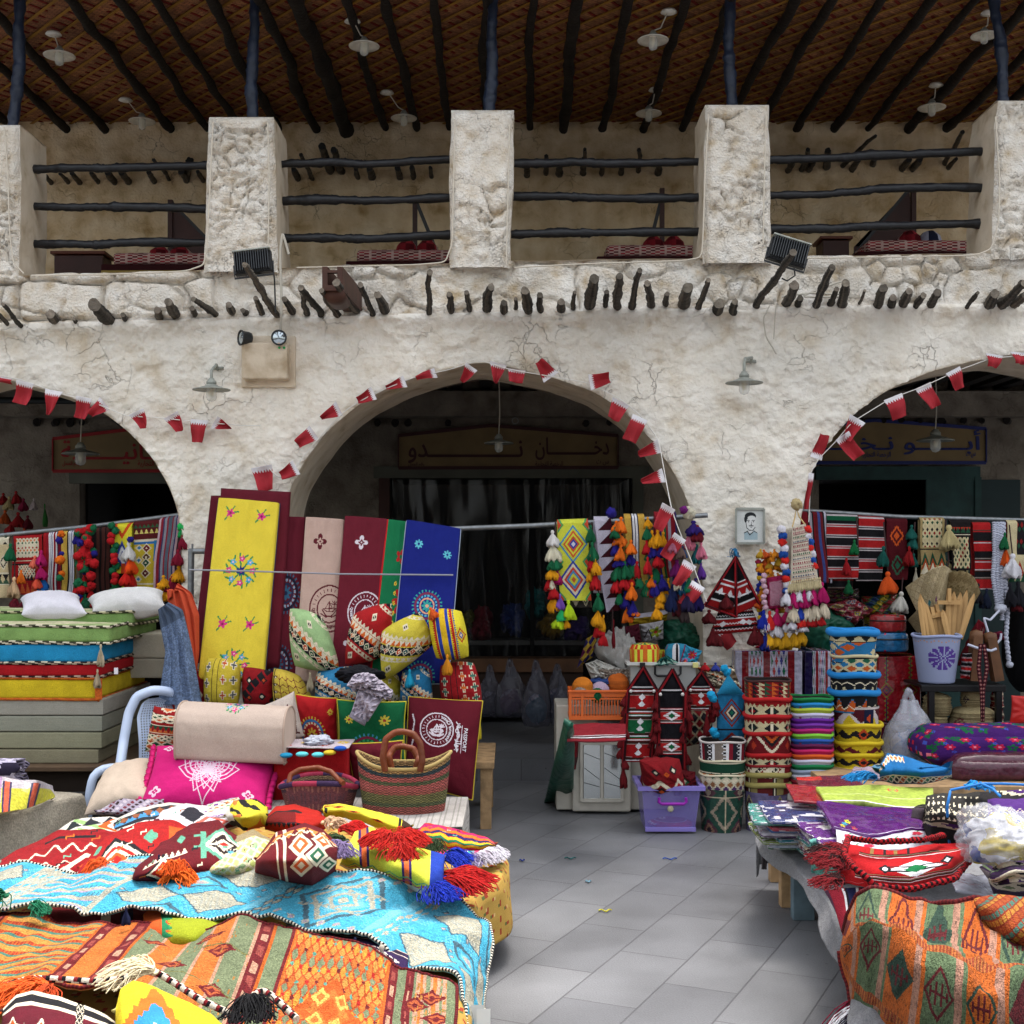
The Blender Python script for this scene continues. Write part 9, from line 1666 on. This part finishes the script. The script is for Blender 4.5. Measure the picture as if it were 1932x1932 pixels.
upcloth('maroon_felt',[(1860,1196),(1890,1190),(1896,1206),(1866,1212)],[10.15]*4,.06,plain('#5a0c24',20),'maroon felt piece above the wooden blocks')
upcloth('red_tasselled_camel',[(1872,1300),(1890,1292),(1894,1370),(1868,1366)],[10.1]*4,.12,kilim('#7a141c',['#1c1418','#8a7a70'],30,50,71),'red and black woven trinket hanging behind the shelf leg',cat='trinket')
crumple('black_bag',1945,1215,52,96,11.3,'#101014','big black fabric bulk at the right edge behind the ropes',COTTON,'bag',.3,.12,7)
t=thing('red_chair','red plastic chair back cut off by the right edge','chair');RC=mat('red_plastic','#a8201c',.4)
o,_=pillow('backrest',[(1908,1312),(1990,1312),(1990,1366),(1904,1366)],9.7,plain('#a8201c',30),.05,RC,t,pinch=.06);
for x in(1912,1985):a=P(x,1360,9.72);tube('leg',[a,np.array([a[0],9.75,0.])],.018,RC,t,8)
q=P(1948,1420,9.5);box('seat',(q[0],9.45,.45),(.42,.42,.04),RC,t,.015)
CLR=mat('clear_plastic','#b4b8c4',.12,alpha=.42,spec=.8,bump=.03,bscale=11)
plbag(1715,1320,1452,82,9.5,'big translucent plastic bag with blue and white goods right of the yellow baskets','#2c5a9a',True,None,CLR)
c=Ch(150,70,'#3c1460');r_=np.random.RandomState(5)
for k in range(26):x,y=r_.rand(2);c.flower(x,y,.05,5,'#0f5a34','#3c1460',2.2,ph=k)
for k in range(16):x,y=(k+.5)/16,[.3,.85,.6][k%3];c.flower(x,y,.045,6,'#b8143c','#e0708a',2.2);c.flower(x+.03,y-.14,.02,5,'#3a4ab0','#3c1460',2.2)
clothbox('x',(0,0,0),(1,1,1),plain('#000000',4),WOOL)and None
bpy.data.objects.remove(bpy.data.objects['x'])
def bundle(name,x0,x1,yt,yb,Y,dep,ch,label,m=WOOL,r=.07,puff=.02,rz=0,seed=0,cat='blanket',group=None):
 s=Y/F;a=P(x0,yt,Y);b=P(x1,yb,Y);o=clothbox(name,((a[0]+b[0])/2,Y+dep/2,(a[2]+b[2])/2),(b[0]-a[0],dep,a[2]-b[2]),{'all':ch,'top':ch},m,None,r=r,puff=puff,rz=rz,seed=seed);return tag(o,label,cat,group)
bundle('floral_blanket',1752,2000,1384,1446,9.0,.5,c,'rolled purple blanket with pink flowers at the right edge',r=.09,puff=.03)
bundle('floral_blanket_under',1800,2010,1430,1480,8.85,.5,plain('#4a2030',30),'plastic wrapped maroon blanket under the flowered one',PLW,r=.07,puff=.03)
t=thing('back_table','low wooden table half hidden behind the right display table','table');box('tabletop',(P(1830,0,8.9)[0],9.05,.42),(2.0,.8,.05),RAWWOOD,t);[box('leg',(P(x,0,8.9)[0],y,.2),(.07,.07,.4),RAWWOOD,t)for x in(1640,2000)for y in(8.8,9.35)]
# ================================================================ right display table
t=thing('display_table','low display table under a grey tarpaulin on the right, on wooden legs','table');zt=.42
GTm=cloth_mat('grey_tarpaulin_cloth',120,.004,.75,0,.1)
def fn(U,V):
 w=U*3.1;over=np.maximum(.28-w,0);x=np.maximum(w-.28,0);v=3.6+V*4.3;ex=np.interp(v,[3.6,4.3,5,6,7,7.9],[1.1,1.22,1.33,1.44,1.46,1.46])+.03*fbm(v*2,v*0,3,4);fo=np.maximum(v-7.72,0);dr=.03*np.sin(v*5)*over/.28+.05*fbm(v*2.4,over*2,3,9)*over/.28
 z=zt+.02*fbm(x*3,v*3,3,3)-over*(.3+.25*fbm(v*1.7,v*0,2,5))-fo*1.4-.02*np.exp(-((x)/.1)**2);return ex+x+dr-over*.1,v-fo*.8,z
sheet('tarpaulin',fn,plain('#77777a',120).spark(.03),GTm,t,.005,150,150)
for x,y,w_,m_ in((1468,1666,.085,RAWWOOD),(1490,1714,.09,RAWWOOD),(1518,1738,.115,mat('blue_painted_wood','#5c6f78',.7,var=.3,vscale=10))):q=G(x,y,0);box('leg',(q[0],q[1]+.05,.2),(w_,.08,.4),m_,t,.004)
box('leg',(3.9,5,.2),(.09,.09,.4),RAWWOOD,t);box('leg',(3.9,7.2,.2),(.09,.09,.4),RAWWOOD,t);box('tabletop',(2.9,5.9,.375),(2.7,3.4,.04),RAWWOOD,t)
for k,x in enumerate((1437,1442)):p=G(x,1596,.3);q=P(x+2,1640,p[1]);tube('cord',[p,(p+q)/2+[.006,0,0],q],.008,mat('dark_cord','#3a3436',.9),t,6)
RG='goods on the right display table'
def rt(name,label,top,bot,zt_,zb_,ch,**k):tp=[(x,y,zt_ if np.isscalar(zt_)else zt_[i])for i,(x,y)in enumerate(top)];b=[(x,y,zb_ if np.isscalar(zb_)else zb_[i])for i,(x,y)in enumerate(bot)];kk=dict(m=k.pop('m',WOOL),wr=k.pop('wr',.012),thick=k.pop('thick',.012),bulge=k.pop('bulge',.0));kk.update(k);return tag(drape(name,tp,b,ch,**kk),label,'folded textile',RG)
pal=[('#3f6a4c','green'),('#9aa6b8','pale blue'),('#7a8c4a','olive'),('#2c6a78','teal'),('#5a3a6a','purple'),('#a8a0b0','lilac grey'),('#2f5a9a','blue'),('#8a2c3c','red'),('#4a8a80','sea green'),('#303a6a','navy')]
for i in range(10):
 z=.44+i*.022;col,nm=pal[i];x0=1478+(i*7)%13-i*1.2;y0=1508+(9-i)*5.5
 a=G(x0,y0+52,z);b=G(x0+120,y0+4,z);c=Ch(40,40,col).spark(.1,i);c.put(vnoise(c.U*14,c.V*14,i)>.68,'#c4c0c8')
 o=clothbox('folded_pack',((a[0]+.28),(a[1]+b[1])/2+.02,z),(.62+.05*(i%3),.5+.04*(i%2),.024),{'all':c},PLW,None,r=.01,puff=.006,rz=-.12+.05*(i%4),seed=i);tag(o,'%s folded pack in the glossy stack at the left end of the right table'%nm,'folded textile',RG)
ZT=.68
for i in range(7):
 z=.45+i*.03;col,nm=[('#2f7a70','teal green'),('#7a2c4a','plum'),('#b09a80','beige'),('#4a8a84','turquoise'),('#6a5a8a','mauve'),('#a8a0a0','ash grey'),('#5c2c78','grape')][i]
 a=G(1515+i*3,1600+(6-i)*5,z);c=Ch(40,40,col).spark(.12,i+9);c.put(vnoise(c.U*16,c.V*16,i+9)>.7,'#c9c4c8');o=clothbox('folded_pack',(a[0]+.42,a[1]+.3,z),(.74,.5,.03),{'all':c},PLW,None,r=.012,puff=.006,rz=.05-.04*(i%3),seed=i+20);tag(o,'folded %s cloth pack in the stack under the purple wrapped cloth'%nm,'folded textile',RG)
rt('red_folded_cloth','glossy red folded cloth at the back left of the right table',[(1482,1478),(1545,1482)],[(1498,1512),(1556,1516)],.72,.7,Ch(60,40,'#8a1620').spark(.05),m=PLW)
rt('maroon_folded_cloth','maroon folded cloth with red edge at the very back of the right table',[(1502,1466),(1560,1464),(1615,1462)],[(1506,1480),(1570,1484),(1632,1488)],.7,.68,Ch(70,24,'#5a1424').rect(0,.6,.4,1,'#a8201c'),m=PLW)
c=Ch(110,50,'#8fa03c');c.rect(0,0,1,.04,WT);c.rect(0,.42,1,.45,'#c4cc90');[c.flower(x,.8,.02,6,'#c8502c','#3a9a6a',3)for x in(.62,.68)]
rt('lime_folded_cloth','lime green folded cloth with white edges on the right table',[(1540,1483),(1640,1481),(1760,1488)],[(1556,1512),(1630,1512),(1690,1522),(1762,1522)],.74,.72,c,m=cloth_mat('smooth_wrapped',60,.003,.5,.25),thick=.03)
c=Ch(120,60,'#4a1460');[c.flower(.12+.04*k,.15+.1*(k%3),.035,5,col,'#3c8a4a',2)for k,col in enumerate(('#c9b82c','#2f8ab0','#c9b82c','#a82c4a'))];c.rect(0,0,1,.02,'#a89ab8')
rt('purple_wrapped_cloth','glossy purple cloth in clear plastic with yellow flowers at its corner',[(1540,1512),(1640,1520),(1752,1524)],[(1574,1556),(1640,1572),(1700,1568),(1756,1560)],.73,.71,c,m=PLW,thick=.04,wr=.02)
c=Ch(120,50,'#c4c0cc');[(c.flower(x,y,.055,5,'#b81c38','#c83048',2.2,.25),c.line([(x,y+.12),(x+.02,y+.2)],.008,'#2c7a44',2.2))for x,y in((.12,.75),(.3,.25),(.55,.6),(.75,.8),(.9,.4),(.18,.2))]
rt('strawberry_cloth','white cloth printed with red strawberries below the purple one',[(1578,1562),(1640,1574),(1700,1572),(1780,1560)],[(1580,1606),(1640,1600),(1700,1602),(1784,1594)],.7,.66,c,m=COTTON,thick=.03,wr=.02)
lc=Ch(60,60,'#6aa89c');lc.put(vnoise(lc.U*30,lc.V*30,3)>.62,'#3f8078')
rt('lace_cloth','pale turquoise lace cloth hanging over the table edge',[(1530,1592),(1560,1590)],[(1530,1650),(1588,1668)],.62,.42,lc,thick=.02,wr=.05,ws=9)
rt('pinstriped_cloths','maroon and white pinstriped folded cloths beside the lace',[(1566,1584),(1592,1592)],[(1580,1640),(1606,1640)],.64,.5,Ch(40,40,'#6a2a38').vs([(1,'#6a2a38'),(.5,'#b0a8a8')]*9),thick=.03)
c=Ch(150,80,'#a80f14');
for y in(.2,.28,.78):c.rect(.1,y,1,y+.012,WT);c.rect(.1,y+.03,1,y+.045,BK);c.rect(.1,y+.05,1,y+.06,'#8a7a5a')
c.dia(.52,.5,.2,.2,[WT]);c.rect(.3,.44,.75,.47,BK);c.rect(.3,.55,.75,.58,BK);c.dia(.52,.5,.09,.1,['#0f6a3a']);c.dia(.3,.5,.05,.12,[BK,WT]);c.dia(.75,.6,.05,.12,[BK,WT]);[c.rect(x,.86,x+.02,1,BK)for x in(.28,.46)];[c.rect(x,.86,x+.025,1,'#8a6a3a')for x in(.18,.36)];c.rect(.1,.84,.7,.86,'#3a0a10')
o=rt('red_woven_bag','bright red woven bag with a white and green star and dark fringes',[(1600,1590),(1680,1600),(1760,1592),(1815,1588),(1842,1600)],[(1582,1662),(1640,1680),(1720,1684),(1800,1664),(1842,1612)],.74,.62,c,thick=.03,wr=.02,bulge=.03)
fr_=[(1576+random.uniform(-8,26),1596+random.uniform(0,80),.68)for _ in range(14)]
for i,q in enumerate(fr_):strands('fringe_tuft',G(*q),.12,1.4,'#6a0c14' if i%3 else '#2a0508',o,180+random.uniform(-50,60),40,.03,seed=i)
for pts in([(1600,1590,.76),(1592,1620,.76),(1610,1645,.74),(1640,1670,.7),(1650,1680,.68)],[(1600,1590,.76),(1660,1598,.77),(1740,1594,.77),(1780,1584,.76)],[(1650,1682,.68),(1720,1688,.66),(1800,1668,.68),(1842,1618,.7)]):
 q=resample(np.array([G(*k)for k in pts]),60);tube('braid',q+[0,0,.02],.013,WOOL,o,7,rope_ch(['#a01018','#1c0508'],1),rough=.5)
c=Ch(50,50,'#8a2030').vs([(3,'#9c2434'),(.5,WT),(.5,BK),(2,'#20244a'),(.5,WT),(.6,'#8a2030'),(2,'#20244a')])
rt('striped_folded_cloth','folded crimson and navy striped cloth at the table edge beside the orange blanket',[(1562,1680),(1605,1676),(1640,1680)],[(1590,1762),(1612,1768),(1640,1770)],.6,.44,c,thick=.03,wr=.03)
tf=[strands('fringe',G(1636+k*4,1880+k*14,.3),.25,.4,['#7a1430',WT.lower(),'#1c1a2c'][k%3],bpy.data.objects['striped_folded_cloth'],200,30,.02,drop=.25,seed=k)for k in range(5)]
c=Ch(360,260,'#c8641c');O2,S2,L2,M2='#b5581c','#586a4a','#a07460','#5e1a20'
for k in range(6):a=k/6;c.rect(a,0,a+.12,1,[O2,S2][k%2]);c.rect(a+.12,0,a+.15,1,L2);c.rect(a+.15,0,a+1/6,1,[O2,S2][k%2])
for y in(.62,.12):c.rect(0,y,1,y+.05,'#8a3a20');c.put((c.V>y)&(c.V<y+.05)&(((c.U*70)%1)<.5),'#a8602c')
for j,y in enumerate((.85,.4,.3)):
 for k in range(6):
  x=(k+.36)/6;col=[M2,'#2a4236'][(k+j)%2];(c.dia(x,y,.062,.15,[col]),c.dia(x,y,.05,.12,[[O2,S2][k%2]if(k+j)%3 else col]),[c.rect(x+q*.011-.0035,y-.075+abs(q)*.016,x+q*.011+.0035,y+.075-abs(q)*.016,M2)for q in(-3,-1,1,3)],c.rect(x-.036,y-.008,x+.036,y+.008,M2))if j<2 else None
k=RS.rand(*c.U.shape)>.85;c.a[k]*=.7;k=np.roll(k,1,0);c.a[np.roll(k,1,0)]*=.8;c.rect(.9,.5,1,1,'#b86a1c').lattice(4,6,['#cf9038','#4f8a78','#a8441c'],'#a8441c',.88,1,.45,1,.14)if 0 else None
topR=[(1596,1745,.56),(1604,1712,.66),(1620,1680,.74),(1645,1669,.78),(1700,1672,.78),(1760,1682,.76),(1810,1684,.78),(1870,1692,.77),(1960,1712,.74)]
botR=[(1590,1775,.5),(1596,1806,.44),(1612,1852,.36),(1630,1905,.28),(1655,1965,.24),(1720,2030,.3),(1800,2060,.36),(1880,2060,.4),(2010,2040,.42)]
o=drape('orange_blanket',topR,botR,c,RUGM,thick=.014,nu=460,nv=320,wr=.13,ws=3,hem=('#7a2420','#5c1a18'),seed=14,bulge=.16,arc=1.6);tag(o,'thick orange and sage plaid blanket with diamonds draped over the corner of the right table','blanket');edging(o,460,320,('#6a1c1e','#4a1014'),.011)
c=Ch(120,80,'#b8641c').lattice(9,6,['#a87028','#446a5c','#98441c'],'#842f1a',0,1,0,1,.12)
o=drape('orange_blanket',[(1838,1690,.8),(1880,1684,.82),(1980,1690,.82)],[(1850,1740,.74),(1910,1790,.7),(1990,1810,.7)],c,RUGM,thick=.014,wr=.03,seed=3,bulge=.05);tag(o,'second orange blanket with small blue diamonds behind the plaid one at the right edge','blanket')
c=kilim('#1c1a1c',['#3c1a5a',CR,'#1c1a1c'],120,70,91,'#b0a890');c.rect(0,.5,.5,1,'#2a2826');c.lattice(14,3,[CR,'#2a2826'],'#2a2826',0,.5,.55,.95,.2);c.rect(.55,.55,1,.9,'#4a2470');c.zig(.7,.1,16,.02,CR)
def bun2(name,x0,x1,yt,yb,zt_,zb_,ch,label,m=WOOL,wr=.03):return rt(name,label,[(x0,(yt+yb)/2-6),(x0+6,yt+14),(x0+40,yt),(x1,yt-4)],[(x0+2,(yt+yb)/2),(x0+14,yb-10),(x0+60,yb),(x1,yb+6)],[zt_-.12,zt_-.02,zt_,zt_],[zb_+.1,zb_+.02,zb_,zb_],ch,m=m,wr=wr,thick=.05,bulge=.08)
o=bun2('kilim_bundle',1740,2000,1492,1618,.92,.56,c,'big folded black, cream and purple kilim bundle tied with blue string')
q=[(1790,1500,.93),(1784,1530,.88),(1786,1575,.74),(1790,1612,.62)];sb=mat('blue_string','#1f6ab0',.7)
tube('string',[G(*k)+[0,-.02,.02]for k in q],.006,sb,o,6);tube('string',[G(*k)+[0,-.02,.03]for k in((1790,1502,.92),(1830,1494,.94),(1848,1490,.95),(1890,1490,.95),(1932,1492,.94))],.006,sb,o,6);tube('string',[G(*k)+[0,-.02,.03]for k in((1848,1490,.95),(1870,1500,.94),(1884,1514,.92))],.006,sb,o,6)
strands('knot',G(1846,1488,.95),.07,3,'#1f80c0',o,90,40,.03,r=.003)
o=bun2('kilim_bundle',1862,2010,1630,1706,.88,.62,kilim('#2a1634',['#3c1a5a','#c4bda0','#14121a','#5a6a4a'],70,60,95,'#b8b09c'),'small folded cream, black and purple kilim bundle at the right edge')
crumple('yellow_blue_cloth',1890,1585,66,54,5.35,'#a8962c','yellow, blue and white cloth inside the clear plastic bag on the right table',WOOL,'cloth',.2,.3,4,ch=(lambda c:(c.put(vnoise(c.U*8,c.V*6,3)>.5,'#c4c4c8'),c.put(vnoise(c.U*9,c.V*7,8)>.68,'#26408a'))[0])(Ch(80,60,'#b09c2c')))
crumple('clear_plastic_bag',1888,1580,76,64,5.3,'#c0c4d0','crumpled clear plastic bag bulging over the kilim bundle on the right table',mat('clear_bag','#d0d2dc',.1,alpha=.3,spec=1,bump=.04,bscale=9),'plastic bag',.25,.35,6)
rt('clear_wrap','flat clear plastic wrap under the small kilim bundle',[(1790,1650),(1870,1640)],[(1800,1690),(1880,1690)],.64,.6,plain('#8a8c98',30),m=PLW,wr=.04)
c=Ch(110,60,'#0f5a94');c.lattice(12,1,['#b8501c','#1c1c20','#1f6a4a'],CR,0,1,.04,.26,.14);c.rect(0,.0,1,.04,'#0a3a5c');c.rect(0,.27,1,.3,CR);c.lattice(8,1,['#0f5a94','#c8601c'],CR,0,.4,.7,.95,.14)
o=rt('blue_kilim_bag','blue kilim bag with a diamond border and a blue tassel lying behind the lime cloth',[(1658,1452),(1674,1420),(1700,1424),(1740,1440),(1796,1448)],[(1660,1474),(1690,1480),(1740,1480),(1796,1466)],.84,.72,c,thick=.04,bulge=.05)
strands('tassel',G(1655,1468,.74),.2,.5,'#0f70a8',o,200,90,.04)
drape('clear_wrap',[(1610,1452,.72),(1660,1446,.72)],[(1600,1468,.7),(1665,1474,.7)],plain('#8a7a88',20),PLW,wr=.04,thick=.02);tag(bpy.data.objects[[q.name for q in COL.objects if q.name.startswith('clear_wrap')][-1]],'crumpled clear plastic wrap behind the maroon folded cloth','plastic wrap',RG)
for x,y,col,l,L in((1142,1719,'#b8b02c','yellow yarn scrap on the paving',.07),(1264,1621,'#1f4a9a','blue yarn scrap on the paving',.09),(1076,1620,'#1f5a5a','teal yarn scrap on the paving',.07),(985,1624,'#1c2f7a','tiny navy yarn scrap on the paving',.03),(1110,1664,'#6a90a0','tiny pale yarn scrap on the paving',.03)):
 p=G(x,y,.006);n=20;t_=np.linspace(0,1,n);q=np.stack([p[0]+(t_-.5)*L,p[1]+.02*np.sin(t_*9),p[2]+.004+0*t_],-1);tag(tube('yarn_scrap',q,.004,yarn_mat(col),None,5),l,'yarn scrap')
# ---------------------------------------------------------------- origins: every thing stands at its own base
def finalize():
 for o in list(COL.objects):
  if o.parent or o.type not in('EMPTY','MESH')or o.get('kind')=='structure':continue
  lo=np.full(3,1e9);hi=-lo
  def ext(q):
   nonlocal lo,hi
   if q.type=='MESH' and len(q.data.vertices):
    a=np.empty(len(q.data.vertices)*3);q.data.vertices.foreach_get('co',a);a=a.reshape(-1,3)
    M=np.array(q.matrix_basis);w=a@M[:3,:3].T+M[:3,3];lo=np.minimum(lo,w.min(0));hi=np.maximum(hi,w.max(0))
   for c in q.children:ext(c)
  ext(o)
  if lo[0]>1e8:print('EMPTY THING',o.name);continue
  b=Vector(((lo[0]+hi[0])/2,(lo[1]+hi[1])/2,lo[2]))
  if o.type=='EMPTY':
   o.location=b
   for c in o.children:c.location=Vector(c.location)-b
  else:
   if o.data.users>1 or Vector(o.location).length>0:continue
   o.data.transform(Matrix.Translation(-b));o.location=b
   for c in o.children:c.location=Vector(c.location)-b
bpy.context.view_layer.update()
finalize()
